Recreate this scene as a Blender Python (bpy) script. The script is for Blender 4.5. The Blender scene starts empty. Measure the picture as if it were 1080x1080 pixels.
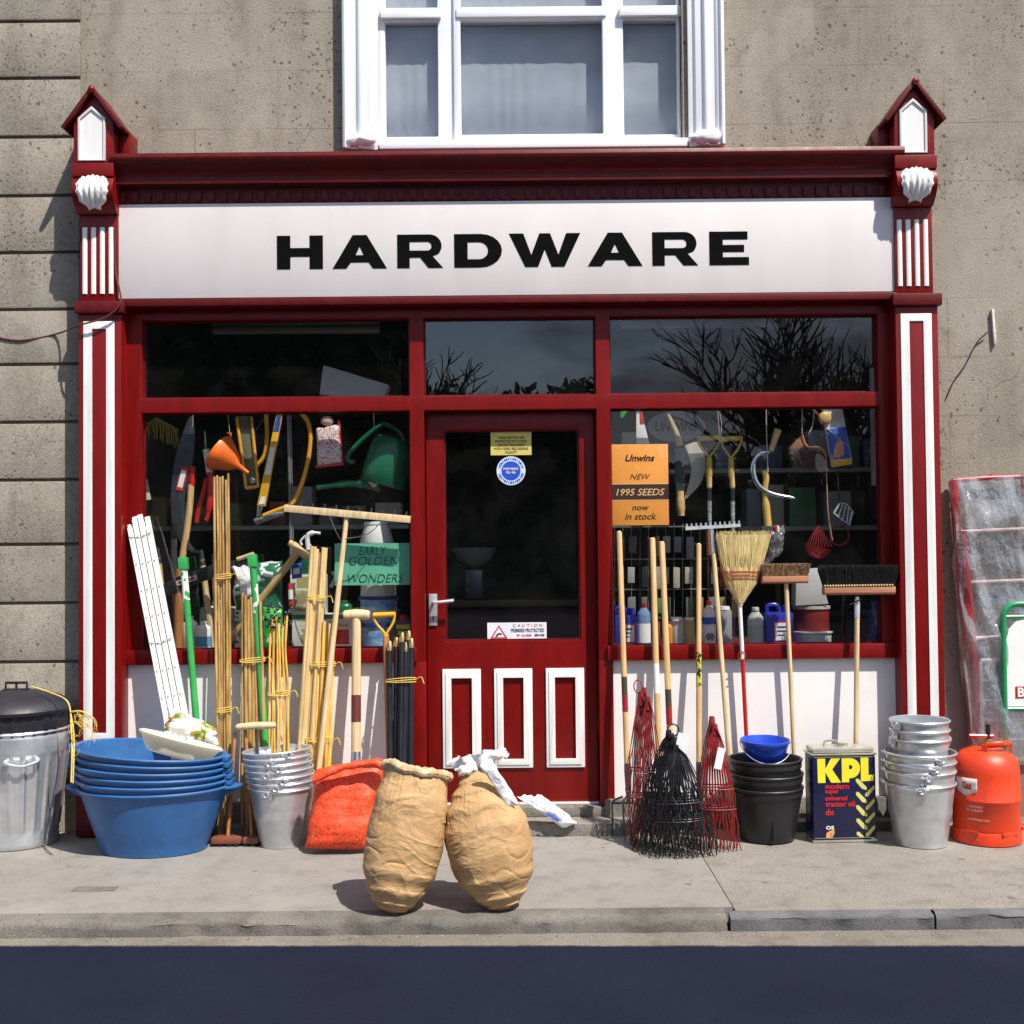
import bpy, bmesh, math, random
from mathutils import Vector, Matrix, noise
random.seed(7)
R = math.radians
sc = bpy.context.scene
COL = sc.collection
V = Vector

# ------------------------------------------------------------------ camera
D, H, F = 6.1, 1.44, 1256.0            # distance to the facade, eye height, focal length in px of a 1080 px picture
PITCH, ROLL = R(1.5), R(0.55)
cf = V((0, math.cos(PITCH), math.sin(PITCH)))
cu0 = V((0, -math.sin(PITCH), math.cos(PITCH)))
cr0 = V((1, 0, 0))
cr = cr0*math.cos(ROLL) - cu0*math.sin(ROLL)
cu = cu0*math.cos(ROLL) + cr0*math.sin(ROLL)
CAM = V((0, -D, H))
cd = bpy.data.cameras.new('camera'); co = bpy.data.objects.new('camera', cd); COL.objects.link(co)
m3 = Matrix((cr, cu, -cf)).transposed()
co.matrix_world = Matrix.Translation(CAM) @ m3.to_4x4()
cd.sensor_width = 36; cd.lens = 36*F/1080; cd.clip_end = 500; cd.clip_start = 0.05
sc.camera = co

def ray(px, py):
    return cf + cr*((px-540)/F) - cu*((py-540)/F)
def P(px, py, Y):
    """measured point of the photograph, at depth Y from the wall plane"""
    d = ray(px, py); t = (Y+D)/d.y
    return CAM + d*t
def G(px, py, z=0.0):
    d = ray(px, py); t = (z-H)/d.z
    return CAM + d*t
def GX(px, Y, z=0.0):
    a, b = 540.0, 1400.0
    for _ in range(40):
        m = (a+b)/2
        if P(px, m, Y).z > z: a = m
        else: b = m
    return P(px, a, Y)
def S(Y): return (D+Y)/F               # metres per px at depth Y
def rect(x0, y0, x1, y1, Y):
    a, b, c, d = P(x0, y0, Y), P(x1, y0, Y), P(x0, y1, Y), P(x1, y1, Y)
    return (a.x+c.x)/2, (b.x+d.x)/2, (c.z+d.z)/2, (a.z+b.z)/2     # X0 X1 Z0 Z1

# ------------------------------------------------------------------ materials
MATS = {}
def nodes(name):
    m = bpy.data.materials.new(name); m.use_nodes = True
    nt = m.node_tree; b = nt.nodes['Principled BSDF']
    return m, nt, b
def coords(nt, scale=(1, 1, 1), jitter=True):
    tc = nt.nodes.new('ShaderNodeTexCoord'); mp = nt.nodes.new('ShaderNodeMapping')
    mp.inputs['Scale'].default_value = scale
    nt.links.new(tc.outputs['Object'], mp.inputs['Vector'])
    if jitter:
        oi = nt.nodes.new('ShaderNodeObjectInfo'); mu = nt.nodes.new('ShaderNodeMath'); mu.operation = 'MULTIPLY'
        mu.inputs[1].default_value = 17.0
        nt.links.new(oi.outputs['Random'], mu.inputs[0]); nt.links.new(mu.outputs[0], mp.inputs['Location'])
    return mp.outputs['Vector']
def noise_n(nt, vec, scale, detail=4, rough=.55):
    n = nt.nodes.new('ShaderNodeTexNoise'); n.inputs['Scale'].default_value = scale
    n.inputs['Detail'].default_value = detail; n.inputs['Roughness'].default_value = rough
    nt.links.new(vec, n.inputs['Vector']); return n.outputs['Fac']
def ramp(nt, fac, stops):
    r = nt.nodes.new('ShaderNodeValToRGB'); e = r.color_ramp.elements
    while len(e) < len(stops): e.new(.5)
    for i, (p, c) in enumerate(stops):
        e[i].position = p; e[i].color = tuple(c)+(1,) if len(c) == 3 else c
    nt.links.new(fac, r.inputs['Fac']); return r.outputs['Color']
def mixc(nt, a, b, fac, mode='MIX'):
    m = nt.nodes.new('ShaderNodeMix'); m.data_type = 'RGBA'; m.blend_type = mode
    for s, v in ((m.inputs[6], a), (m.inputs[7], b), (m.inputs[0], fac)):
        if isinstance(v, (int, float)): s.default_value = v
        elif isinstance(v, tuple): s.default_value = v+(1,) if len(v) == 3 else v
        else: nt.links.new(v, s)
    return m.outputs[2]
def bumpn(nt, b, h, strength, dist=.01):
    bp = nt.nodes.new('ShaderNodeBump'); bp.inputs['Strength'].default_value = strength; bp.inputs['Distance'].default_value = dist
    nt.links.new(h, bp.inputs['Height']); nt.links.new(bp.outputs['Normal'], b.inputs['Normal'])
def mul(c, k): return tuple(min(1, x*k) for x in c)
def mat(name, col, rough=.5, metal=0., var=.12, vs=9, bump=0., bs=60, col2=None, stretch=(1, 1, 1), dirt=0., dirtcol=(.12, .1, .08), spec=.5, lo=.35, hi=.65):
    if name in MATS: return MATS[name]
    m, nt, b = nodes(name)
    v = coords(nt, stretch)
    f = noise_n(nt, v, vs)
    c = ramp(nt, f, [(lo, mul(col, 1-var)), (hi, col2 or mul(col, 1+var))])
    if dirt:
        d = noise_n(nt, v, vs*2.7, 8, .7)
        dm = ramp(nt, d, [(.5, (0, 0, 0)), (.75, (dirt,)*3)])
        c = mixc(nt, c, dirtcol, dm)
    nt.links.new(c, b.inputs['Base Color'])
    r = nt.nodes.new('ShaderNodeMapRange'); r.inputs['To Min'].default_value = max(.05, rough-.1); r.inputs['To Max'].default_value = min(1, rough+.12)
    nt.links.new(noise_n(nt, v, vs*3), r.inputs['Value']); nt.links.new(r.outputs[0], b.inputs['Roughness'])
    b.inputs['Metallic'].default_value = metal; b.inputs['Specular IOR Level'].default_value = spec
    if bump: bumpn(nt, b, noise_n(nt, v, bs, 5), bump, .004)
    MATS[name] = m; return m

def glassmat(name, tint=(.985, .99, .985), dust=.012):
    m, nt, b = nodes(name); nt.nodes.remove(b); out = nt.nodes['Material Output']
    lw = nt.nodes.new('ShaderNodeLayerWeight'); lw.inputs['Blend'].default_value = .5
    p = nt.nodes.new('ShaderNodeMath'); p.operation = 'POWER'; p.inputs[1].default_value = 5
    nt.links.new(lw.outputs['Facing'], p.inputs[0])
    a = nt.nodes.new('ShaderNodeMath'); a.operation = 'MULTIPLY_ADD'; a.inputs[1].default_value = .96; a.inputs[2].default_value = .05
    nt.links.new(p.outputs[0], a.inputs[0])
    tr = nt.nodes.new('ShaderNodeBsdfTransparent'); tr.inputs['Color'].default_value = tint+(1,)
    gl = nt.nodes.new('ShaderNodeBsdfGlossy'); gl.inputs['Roughness'].default_value = 0.0
    v = coords(nt, (1, 1, 1)); bp = nt.nodes.new('ShaderNodeBump'); bp.inputs['Strength'].default_value = .05; bp.inputs['Distance'].default_value = .02
    nt.links.new(noise_n(nt, v, 2.2, 1), bp.inputs['Height']); nt.links.new(bp.outputs['Normal'], gl.inputs['Normal'])
    mx = nt.nodes.new('ShaderNodeMixShader'); nt.links.new(a.outputs[0], mx.inputs[0]); nt.links.new(tr.outputs[0], mx.inputs[1]); nt.links.new(gl.outputs[0], mx.inputs[2])
    df = nt.nodes.new('ShaderNodeBsdfDiffuse'); df.inputs['Color'].default_value = (.6, .58, .55, 1)
    dn = nt.nodes.new('ShaderNodeMapRange'); dn.inputs['From Min'].default_value = .45; dn.inputs['From Max'].default_value = .8
    dn.inputs['To Max'].default_value = dust*2; dn.inputs['To Min'].default_value = dust*.2
    nt.links.new(noise_n(nt, v, 5, 8, .65), dn.inputs['Value'])
    mx2 = nt.nodes.new('ShaderNodeMixShader'); nt.links.new(dn.outputs[0], mx2.inputs[0]); nt.links.new(mx.outputs[0], mx2.inputs[1]); nt.links.new(df.outputs[0], mx2.inputs[2])
    nt.links.new(mx2.outputs[0], out.inputs['Surface']); return m
def filmmat(name, milk=.11, bump=.9, gloss=.22):
    m, nt, b = nodes(name); nt.nodes.remove(b); out = nt.nodes['Material Output']
    tr = nt.nodes.new('ShaderNodeBsdfTransparent'); tr.inputs['Color'].default_value = (.97, .97, .97, 1)
    gl = nt.nodes.new('ShaderNodeBsdfGlossy'); gl.inputs['Roughness'].default_value = .12
    v = coords(nt, (1, 1, .5)); bp = nt.nodes.new('ShaderNodeBump'); bp.inputs['Strength'].default_value = bump; bp.inputs['Distance'].default_value = .05
    nt.links.new(noise_n(nt, v, 7, 6, .6), bp.inputs['Height']); nt.links.new(bp.outputs['Normal'], gl.inputs['Normal'])
    df = nt.nodes.new('ShaderNodeBsdfDiffuse'); df.inputs['Color'].default_value = (.8, .8, .8, 1)
    nt.links.new(bp.outputs['Normal'], df.inputs['Normal'])
    lw = nt.nodes.new('ShaderNodeLayerWeight'); lw.inputs['Blend'].default_value = .45
    nt.links.new(bp.outputs['Normal'], lw.inputs['Normal'])
    a = nt.nodes.new('ShaderNodeMath'); a.operation = 'MULTIPLY_ADD'; a.inputs[1].default_value = .5; a.inputs[2].default_value = gloss
    nt.links.new(lw.outputs['Facing'], a.inputs[0]); a.use_clamp = True
    mx = nt.nodes.new('ShaderNodeMixShader'); nt.links.new(a.outputs[0], mx.inputs[0]); nt.links.new(tr.outputs[0], mx.inputs[1]); nt.links.new(gl.outputs[0], mx.inputs[2])
    mx2 = nt.nodes.new('ShaderNodeMixShader'); mx2.inputs[0].default_value = milk; nt.links.new(mx.outputs[0], mx2.inputs[1]); nt.links.new(df.outputs[0], mx2.inputs[2])
    nt.links.new(mx2.outputs[0], out.inputs['Surface']); return m

RED = mat('red_gloss_paint', (.168, .0026, .0018), .36, spec=.34, var=.14, vs=5, stretch=(4, 4, 1), dirt=.22, dirtcol=(.075, .012, .01), bump=.10, bs=22)
REDC = mat('maroon_gloss_paint', (.095, .0022, .0026), .45, spec=.3, var=.15, vs=6, dirt=.2, dirtcol=(.2, .05, .05), bump=.07, bs=25)
WHITE = mat('white_paint', (.80, .78, .75), .45, var=.04, vs=4, stretch=(4, 4, .9), dirt=.22, dirtcol=(.42, .37, .31), bump=.08, bs=24)
SIGNW = mat('sign_white_paint', (.67, .615, .60), .42, var=.04, vs=1.6, stretch=(2.5, 2.5, .7), dirt=.13, dirtcol=(.46, .40, .38), bump=.05, bs=9)
RISER = mat('cream_white_paint', (.79, .755, .73), .55, var=.03, vs=3, dirt=.14, dirtcol=(.45, .4, .34), bump=.15, bs=20)
UPVC = mat('white_window_paint', (.84, .85, .87), .35, var=.02, vs=5, dirt=.05, dirtcol=(.5, .5, .5))
BLACK = mat('black_paint', (.003, .003, .003), .9, var=.1, spec=.08)
GLASS = glassmat('window_glass', dust=.004)
GLASSU = glassmat('upper_window_glass', (.94, .96, .98), .012)
WOOD = mat('pale_ash_wood', (.60, .42, .22), .5, var=.14, vs=7, stretch=(14, 14, .9), col2=(.74, .56, .32), bump=.05, bs=20, dirt=.12, dirtcol=(.3, .18, .08))
WOODW = mat('varnished_ash_wood', (.58, .36, .15), .38, var=.14, vs=7, stretch=(14, 14, .9), col2=(.72, .48, .22), dirt=.1, dirtcol=(.3, .16, .06))
WOODO = mat('orange_brown_wood', (.34, .14, .045), .45, var=.2, vs=7, stretch=(14, 14, .9))
WOODH = mat('brush_head_wood', (.40, .17, .09), .5, var=.15, vs=6, stretch=(1, 12, 12), dirt=.1)
CANE = mat('bamboo_cane', (.38, .21, .06), .4, var=.3, vs=9, stretch=(3, 3, .7), col2=(.55, .35, .13), dirt=.25, dirtcol=(.2, .11, .03))
CANEY = mat('yellow_cane', (.76, .38, .045), .35, var=.2, vs=9, stretch=(3, 3, .8), col2=(.8, .55, .16), dirt=.2, dirtcol=(.5, .22, .03))
STAKE = mat('pale_softwood_stake', (.58, .39, .15), .6, var=.16, vs=7, stretch=(16, 16, .8), col2=(.72, .53, .25), dirt=.1)
STRAW = mat('broom_straw', (.60, .44, .17), .6, var=.3, vs=30, stretch=(4, 4, .5), col2=(.74, .58, .27))
GALV = mat('galvanised_steel', (.60, .62, .645), .34, metal=.72, var=.1, vs=14, bump=.05, bs=18, dirt=.12, dirtcol=(.42, .43, .45))
STEEL = mat('bright_steel', (.62, .63, .65), .25, metal=1, var=.1, vs=20)
DSTEEL = mat('dark_steel', (.12, .125, .135), .35, metal=.8, var=.2, vs=20)
BLADE = mat('blued_blade_steel', (.055, .06, .075), .4, metal=.4, var=.2, vs=15)
BLUEP = mat('blue_tub_plastic', (.023, .108, .29), .36, var=.1, vs=7, bump=.10, bs=10, dirt=.3, dirtcol=(.10, .18, .32))
BLUEB = mat('bright_blue_plastic', (.012, .06, .46), .3, var=.06)
BLACKP = mat('black_plastic', (.012, .012, .014), .42, var=.2, dirt=.18, dirtcol=(.07, .065, .06), bump=.04)
LIDP = mat('dark_rubber_lid', (.016, .015, .022), .5, var=.2, dirt=.15, dirtcol=(.06, .06, .06))
WHITEP = mat('white_plastic', (.78, .78, .76), .3, var=.03)
def translu(name, col, k=.45):
    m, nt, b = nodes(name); out = nt.nodes['Material Output']; b.inputs['Base Color'].default_value = col+(1,); b.inputs['Roughness'].default_value = .3
    t = nt.nodes.new('ShaderNodeBsdfTranslucent'); t.inputs['Color'].default_value = col+(1,); mx = nt.nodes.new('ShaderNodeMixShader'); mx.inputs[0].default_value = k
    nt.links.new(b.outputs[0], mx.inputs[1]); nt.links.new(t.outputs[0], mx.inputs[2]); nt.links.new(mx.outputs[0], out.inputs['Surface']); return m
CREAMP = translu('cream_plastic', (.85, .82, .70))
GREENP = mat('green_plastic', (.035, .33, .075), .35, var=.1)
GREENC = mat('dark_green_can_plastic', (.01, .12, .055), .28, var=.1)
YELP = mat('yellow_paint', (.72, .36, .02), .35, var=.12, dirt=.12, dirtcol=(.4, .2, .03))
REDP = mat('bright_red_paint', (.5, .012, .01), .35, var=.1)
ORANGEP = mat('orange_plastic', (.85, .15, .012), .38, var=.06)
GASO = mat('gas_bottle_orange', (.70, .045, .006), .42, var=.14, vs=6, dirt=.5, dirtcol=(.30, .04, .02), bump=.05)
PAPER = mat('brown_kraft_paper', (.43, .25, .105), .68, var=.14, vs=4, col2=(.54, .335, .155), bump=.15, bs=40)
PLAST = mat('white_polythene', (.82, .82, .83), .25, var=.04, bump=.4, bs=16)
TWINE = mat('yellow_twine', (.7, .5, .1), .7, var=.2, vs=60)
CARDG = mat('green_card', (.12, .47, .30), .7, var=.06)
DARKT = mat('dark_grey_tube', (.009, .010, .015), .45, var=.3, spec=.3)
BRASS = mat('brass', (.6, .42, .17), .3, metal=1, var=.1)
WIRER = mat('red_dipped_wire', (.2, .008, .007), .5, var=.25, vs=20)
WIREB = mat('black_dipped_wire', (.007, .007, .008), .33, var=.3, vs=20)
BRISB = mat('dark_bristle', (.012, .010, .010), .8, var=.4, vs=80)
BRISN = mat('coir_bristle', (.28, .15, .065), .8, var=.5, vs=60, col2=(.48, .30, .15))
INK = mat('black_ink', (.01, .01, .01), .6, var=0.)
CARDBD = mat('grey_carton', (.42, .42, .42), .7, var=.06)
FABW = mat('net_curtain', (.38, .385, .40), .8, var=.05)
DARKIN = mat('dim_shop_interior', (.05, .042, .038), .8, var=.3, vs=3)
TERRA = mat('red_brown_wood', (.18, .055, .03), .5, var=.2, vs=8)
def crumple(m, scale, strength, dist, stretch):
    nt = m.node_tree; b = nt.nodes['Principled BSDF']; v = coords(nt, stretch)
    n1 = nt.nodes.new('ShaderNodeTexNoise'); n1.noise_type = 'RIDGED_MULTIFRACTAL'; n1.inputs['Scale'].default_value = scale; n1.inputs['Detail'].default_value = 5; n1.inputs['Roughness'].default_value = .55
    n1.inputs['Distortion'].default_value = .6; n1.normalize = False; n1.inputs['Offset'].default_value = 1.0; n1.inputs['Gain'].default_value = 1.6; nt.links.new(v, n1.inputs['Vector'])
    bumpn(nt, b, n1.outputs['Fac'], strength, dist)
crumple(PAPER, 7, .16, .02, (1, 1, 2)); crumple(PLAST, 12, .2, .02, (1, 1, 1))
def flat(name, col, rough=.5): return mat(name, col, rough, var=.04)

# ------------------------------------------------------------------ mesh builder
class MB:
    def __init__(s): s.v = []; s.f = []
    def add(s, vs, fs):
        o = len(s.v); s.v += [V(x) for x in vs]; s.f += [tuple(o+i for i in f) for f in fs]; return s
    def box(s, x0, x1, y0, y1, z0, z1, M=None):
        vs = [V((x, y, z)) for z in (z0, z1) for y in (y0, y1) for x in (x0, x1)]
        if M: vs = [M @ p for p in vs]
        return s.add(vs, [(0, 2, 3, 1), (4, 5, 7, 6), (0, 1, 5, 4), (2, 6, 7, 3), (0, 4, 6, 2), (1, 3, 7, 5)])
    def prism(s, pts, d, inset=0):
        """closed outline (3-D points) pushed along vector d"""
        n = len(pts); d = V(d)
        vs = [V(p) for p in pts] + [V(p)+d for p in pts]
        fs = [tuple(range(n-1, -1, -1)), tuple(range(n, 2*n))] + [(i, (i+1) % n, n+(i+1) % n, n+i) for i in range(n)]
        return s.add(vs, fs)
    def tube(s, pts, r, seg=8, cap=True, flatten=None):
        pts = [V(p) for p in pts]; n = len(pts)
        rr = r if isinstance(r, (list, tuple)) else [r]*n
        o = len(s.v); up = None
        for i, p in enumerate(pts):
            t = (pts[min(i+1, n-1)]-pts[max(i-1, 0)])
            if t.length < 1e-9: t = V((0, 0, 1))
            t.normalize()
            if up is None:
                a = V((0, 0, 1)) if abs(t.z) < .9 else V((1, 0, 0))
            else: a = up
            u = (a - t*a.dot(t))
            if u.length < 1e-6: u = t.orthogonal()
            u.normalize(); w = t.cross(u); up = u
            for k in range(seg):
                an = 2*math.pi*k/seg
                s.v.append(p + (u*math.cos(an)+w*math.sin(an))*rr[i])
        for i in range(n-1):
            for k in range(seg):
                a = o+i*seg+k; b = o+i*seg+(k+1) % seg
                s.f.append((a, b, b+seg, a+seg))
        if cap:
            s.f.append(tuple(o+k for k in range(seg-1, -1, -1))); s.f.append(tuple(o+(n-1)*seg+k for k in range(seg)))
        return s
    def lathe(s, prof, seg=40, M=None, rx=1, ry=1, fn=None, close=True):
        """profile [(radius, z)] spun round z; ends on the axis are closed"""
        o = len(s.v); n = len(prof)
        for (r, z) in prof:
            for k in range(seg):
                a = 2*math.pi*k/seg; q = r*(fn(a, r, z) if fn else 1)
                p = V((q*math.cos(a)*rx, q*math.sin(a)*ry, z)); s.v.append(M @ p if M else p)
        for i in range(n-1):
            for k in range(seg):
                a = o+i*seg+k; b = o+i*seg+(k+1) % seg; s.f.append((a, b, b+seg, a+seg))
        if close:
            s.f.append(tuple(o+k for k in range(seg-1, -1, -1))); s.f.append(tuple(o+(n-1)*seg+k for k in range(seg)))
        return s
    def grid(s, fn, nu, nv, wrap=False):
        o = len(s.v)
        for j in range(nv+1):
            for i in range(nu if wrap else nu+1): s.v.append(V(fn(i/nu, j/nv)))
        w = nu if wrap else nu+1
        for j in range(nv):
            for i in range(nu):
                a = o+j*w+i; b = o+j*w+(i+1) % w; s.f.append((a, b, b+w, a+w))
        return s
    def ball(s, c, r, seg=12, ring=8, M=None, sx=1, sy=1, sz=1):
        pr = [(max(r*math.sin(math.pi*j/ring), r*.02), -r*math.cos(math.pi*j/ring)) for j in range(ring+1)]
        T = Matrix.Translation(V(c)) @ (M or Matrix()) @ Matrix.Diagonal((sx, sy, sz, 1))
        return s.lathe(pr, seg, T)
    def build(s, name, m, parent=None, world=False, smooth=35, bevel=0, seg=2, T=None):
        me = bpy.data.meshes.new(name)
        W = Matrix()
        if T is not None: W = T
        if world and parent is not None: W = parent.matrix_world.inverted() @ W
        vs = [W @ v for v in s.v] if (T is not None or world) else s.v
        me.from_pydata(vs, [], s.f)
        bm = bmesh.new(); bm.from_mesh(me)
        bmesh.ops.recalc_face_normals(bm, faces=bm.faces)
        if bevel:
            es = [e for e in bm.edges if len(e.link_faces) == 2 and e.calc_face_angle(0) > .5]
            bmesh.ops.bevel(bm, geom=es, offset=bevel, segments=seg, profile=.6, affect='EDGES', clamp_overlap=True)
        bm.to_mesh(me); bm.free()
        for p in me.polygons: p.use_smooth = True
        me.set_sharp_from_angle(angle=R(smooth))
        return link(name, me, m, parent)
def link(name, me, m, parent=None):
    o = bpy.data.objects.new(name, me); COL.objects.link(o)
    if m is not None and not me.materials: me.materials.append(m)
    if parent is not None: o.parent = parent
    return o
def tag(o, label=None, cat=None, group=None, kind=None):
    if label: o['label'] = label
    if cat: o['category'] = cat
    if group: o['group'] = group
    if kind: o['kind'] = kind
    return o
def thing(name, label, cat, M=None, group=None):
    o = bpy.data.objects.new(name, None); COL.objects.link(o); o.empty_display_size = .1
    if M is not None:
        o.matrix_world = M if isinstance(M, Matrix) else Matrix.Translation(V(M))
    bpy.context.view_layer.update()
    return tag(o, label, cat, group)
def dup(root, M, label=None, group=None):
    def cp(o, par):
        c = o.copy(); COL.objects.link(c); c.parent = par
        for ch in list(o.children): cp(ch, c)
        return c
    r = root.copy(); COL.objects.link(r); r.matrix_world = M if isinstance(M, Matrix) else Matrix.Translation(V(M))
    for ch in list(root.children): cp(ch, r)
    if label: r['label'] = label
    if group: r['group'] = group
    return r
def aim(A, B, spin=0):
    """frame at A with z towards B and x as near world x as it goes"""
    A = V(A); z = (V(B)-A).normalized(); x = V((1, 0, 0)); x = (x-z*x.dot(z)).normalized(); y = z.cross(x)
    M = Matrix((x, y, z)).transposed().to_4x4(); M.translation = A
    return M @ Matrix.Rotation(spin, 4, 'Z')
def lean(tx, ty, Yt, bx, Yb, zb=0.0):
    T = P(tx, ty, Yt); B = GX(bx, Yb, zb); return B, T, aim(B, T), (T-B).length
def cat_rom(pts, n=6):
    pts = [V(p) for p in pts]; out = []
    q = [pts[0]*2-pts[1]] + pts + [pts[-1]*2-pts[-2]]
    for i in range(1, len(q)-2):
        for k in range(n):
            t = k/n; a, b, c, d = q[i-1], q[i], q[i+1], q[i+2]
            out.append(.5*((2*b)+(c-a)*t+(2*a-5*b+4*c-d)*t*t+(3*b-a-3*c+d)*t**3))
    out.append(pts[-1]); return out
def ppath(px, Y, n=6):
    """points measured on the photograph (x, y[, depth])"""
    pts = [P(p[0], p[1], p[2] if len(p) > 2 else Y) for p in px]
    return cat_rom(pts, n) if n and len(pts) > 2 else pts

# writing: curves filled and turned into thin meshes
def curve_mesh(cu_):
    ob = bpy.data.objects.new('tmp', cu_); COL.objects.link(ob)
    dg = bpy.context.evaluated_depsgraph_get(); me = bpy.data.meshes.new_from_object(ob.evaluated_get(dg))
    bpy.data.objects.remove(ob); bpy.data.curves.remove(cu_); return me
def fit(me, w, h, M, wrap=None):
    xs = [v.co.x for v in me.vertices]; ys = [v.co.y for v in me.vertices]; zs = [v.co.z for v in me.vertices]
    cx, cy = (min(xs)+max(xs))/2, (min(ys)+max(ys))/2
    sx = w/(max(xs)-min(xs)) if w else None; sy = h/(max(ys)-min(ys)) if h else None
    sx = sx or sy; sy = sy or sx
    for v in me.vertices:
        x, y = (v.co.x-cx)*sx, (v.co.y-cy)*sy; z = 0 if v.co.z < 1e-5 else .0012
        p = V((x, -z, y))
        if wrap: a = x/wrap; p = V((math.sin(a)*(wrap+z), -math.cos(a)*(wrap+z), y))
        v.co = M @ p
def text(name, body, w, h, M, m, parent, shear=0, bold=0., wrap=None):
    """M maps the plane x (right), z (up), -y (towards the reader)"""
    c = bpy.data.curves.new('txt', 'FONT'); c.body = body; c.size = 1; c.align_x = 'CENTER'; c.extrude = .01; c.shear = shear; c.offset = bold
    c.resolution_u = 3; c.space_line = 1.05
    me = curve_mesh(c); fit(me, w, h, M, wrap); me.name = name
    return link(name, me, m, parent)
def shape(contours, depth):
    c = bpy.data.curves.new('shp', 'CURVE'); c.dimensions = '2D'; c.fill_mode = 'BOTH'; c.extrude = depth
    for ct in contours:
        sp = c.splines.new('POLY'); sp.points.add(len(ct)-1)
        for i, (x, y) in enumerate(ct): sp.points[i].co = (x, y, 0, 1)
        sp.use_cyclic_u = True
    return curve_mesh(c)
def lettering(contours, M, m, name, parent, t=.004):
    me = shape(contours, .01)
    for v in me.vertices:
        x, y, z = v.co; v.co = M @ V((x, -(t if z > 0 else 0), y))
    me.name = name
    return link(name, me, m, parent)
def FM(c, tilt=0, yaw=0, spin=0):
    """frame for something lying in the facade plane at c"""
    return Matrix.Translation(V(c)) @ Matrix.Rotation(yaw, 4, 'Z') @ Matrix.Rotation(tilt, 4, 'X') @ Matrix.Rotation(spin, 4, 'Y')
# ------------------------------------------------------------------ light
SUN = V((.9, -1.0, 2.1)).normalized()
w = bpy.data.worlds.new('World'); sc.world = w; w.use_nodes = True
nt = w.node_tree; bg = nt.nodes['Background']
sky = nt.nodes.new('ShaderNodeTexSky'); sky.sky_type = 'NISHITA'; sky.sun_disc = False
sky.sun_elevation = math.asin(SUN.z); sky.sun_rotation = math.atan2(SUN.x, SUN.y)
sky.air_density = 1.0; sky.dust_density = 1.0
tc = nt.nodes.new('ShaderNodeTexCoord'); mp = nt.nodes.new('ShaderNodeMapping'); mp.inputs['Scale'].default_value = (1.2, 1.2, 3.2)
nt.links.new(tc.outputs['Generated'], mp.inputs['Vector'])
cl = nt.nodes.new('ShaderNodeTexNoise'); cl.inputs['Scale'].default_value = 2.3; cl.inputs['Detail'].default_value = 9; cl.inputs['Roughness'].default_value = .62
nt.links.new(mp.outputs['Vector'], cl.inputs['Vector'])
cm = ramp(nt, cl.outputs['Fac'], [(.46, (0, 0, 0)), (.60, (.9, .9, .9))])
c2 = nt.nodes.new('ShaderNodeTexNoise'); c2.inputs['Scale'].default_value = 3.4; c2.inputs['Detail'].default_value = 7
nt.links.new(mp.outputs['Vector'], c2.inputs['Vector'])
ccol = ramp(nt, c2.outputs['Fac'], [(.40, (1.0, .95, 1.35)), (.56, (2.6, 2.6, 3.0)), (.68, (6.5, 6.5, 6.6))])
cc = mixc(nt, sky.outputs['Color'], ccol, cm)
nt.links.new(cc, bg.inputs['Color']); bg.inputs['Strength'].default_value = .125
sl = bpy.data.lights.new('sun', 'SUN'); sl.energy = 4.5; sl.angle = R(.5); sl.color = (1, .955, .88)
so = bpy.data.objects.new('sun', sl); COL.objects.link(so); so.rotation_euler = SUN.to_track_quat('Z', 'Y').to_euler(); so.location = (6, -8, 14)
sc.view_settings.view_transform = 'Standard'; sc.view_settings.look = 'None'; sc.view_settings.gamma = 1
sc.view_settings.exposure = .66
sc.render.engine = 'CYCLES'
try:
    sc.cycles.max_bounces = 9; sc.cycles.transparent_max_bounces = 24
except Exception: pass

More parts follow.
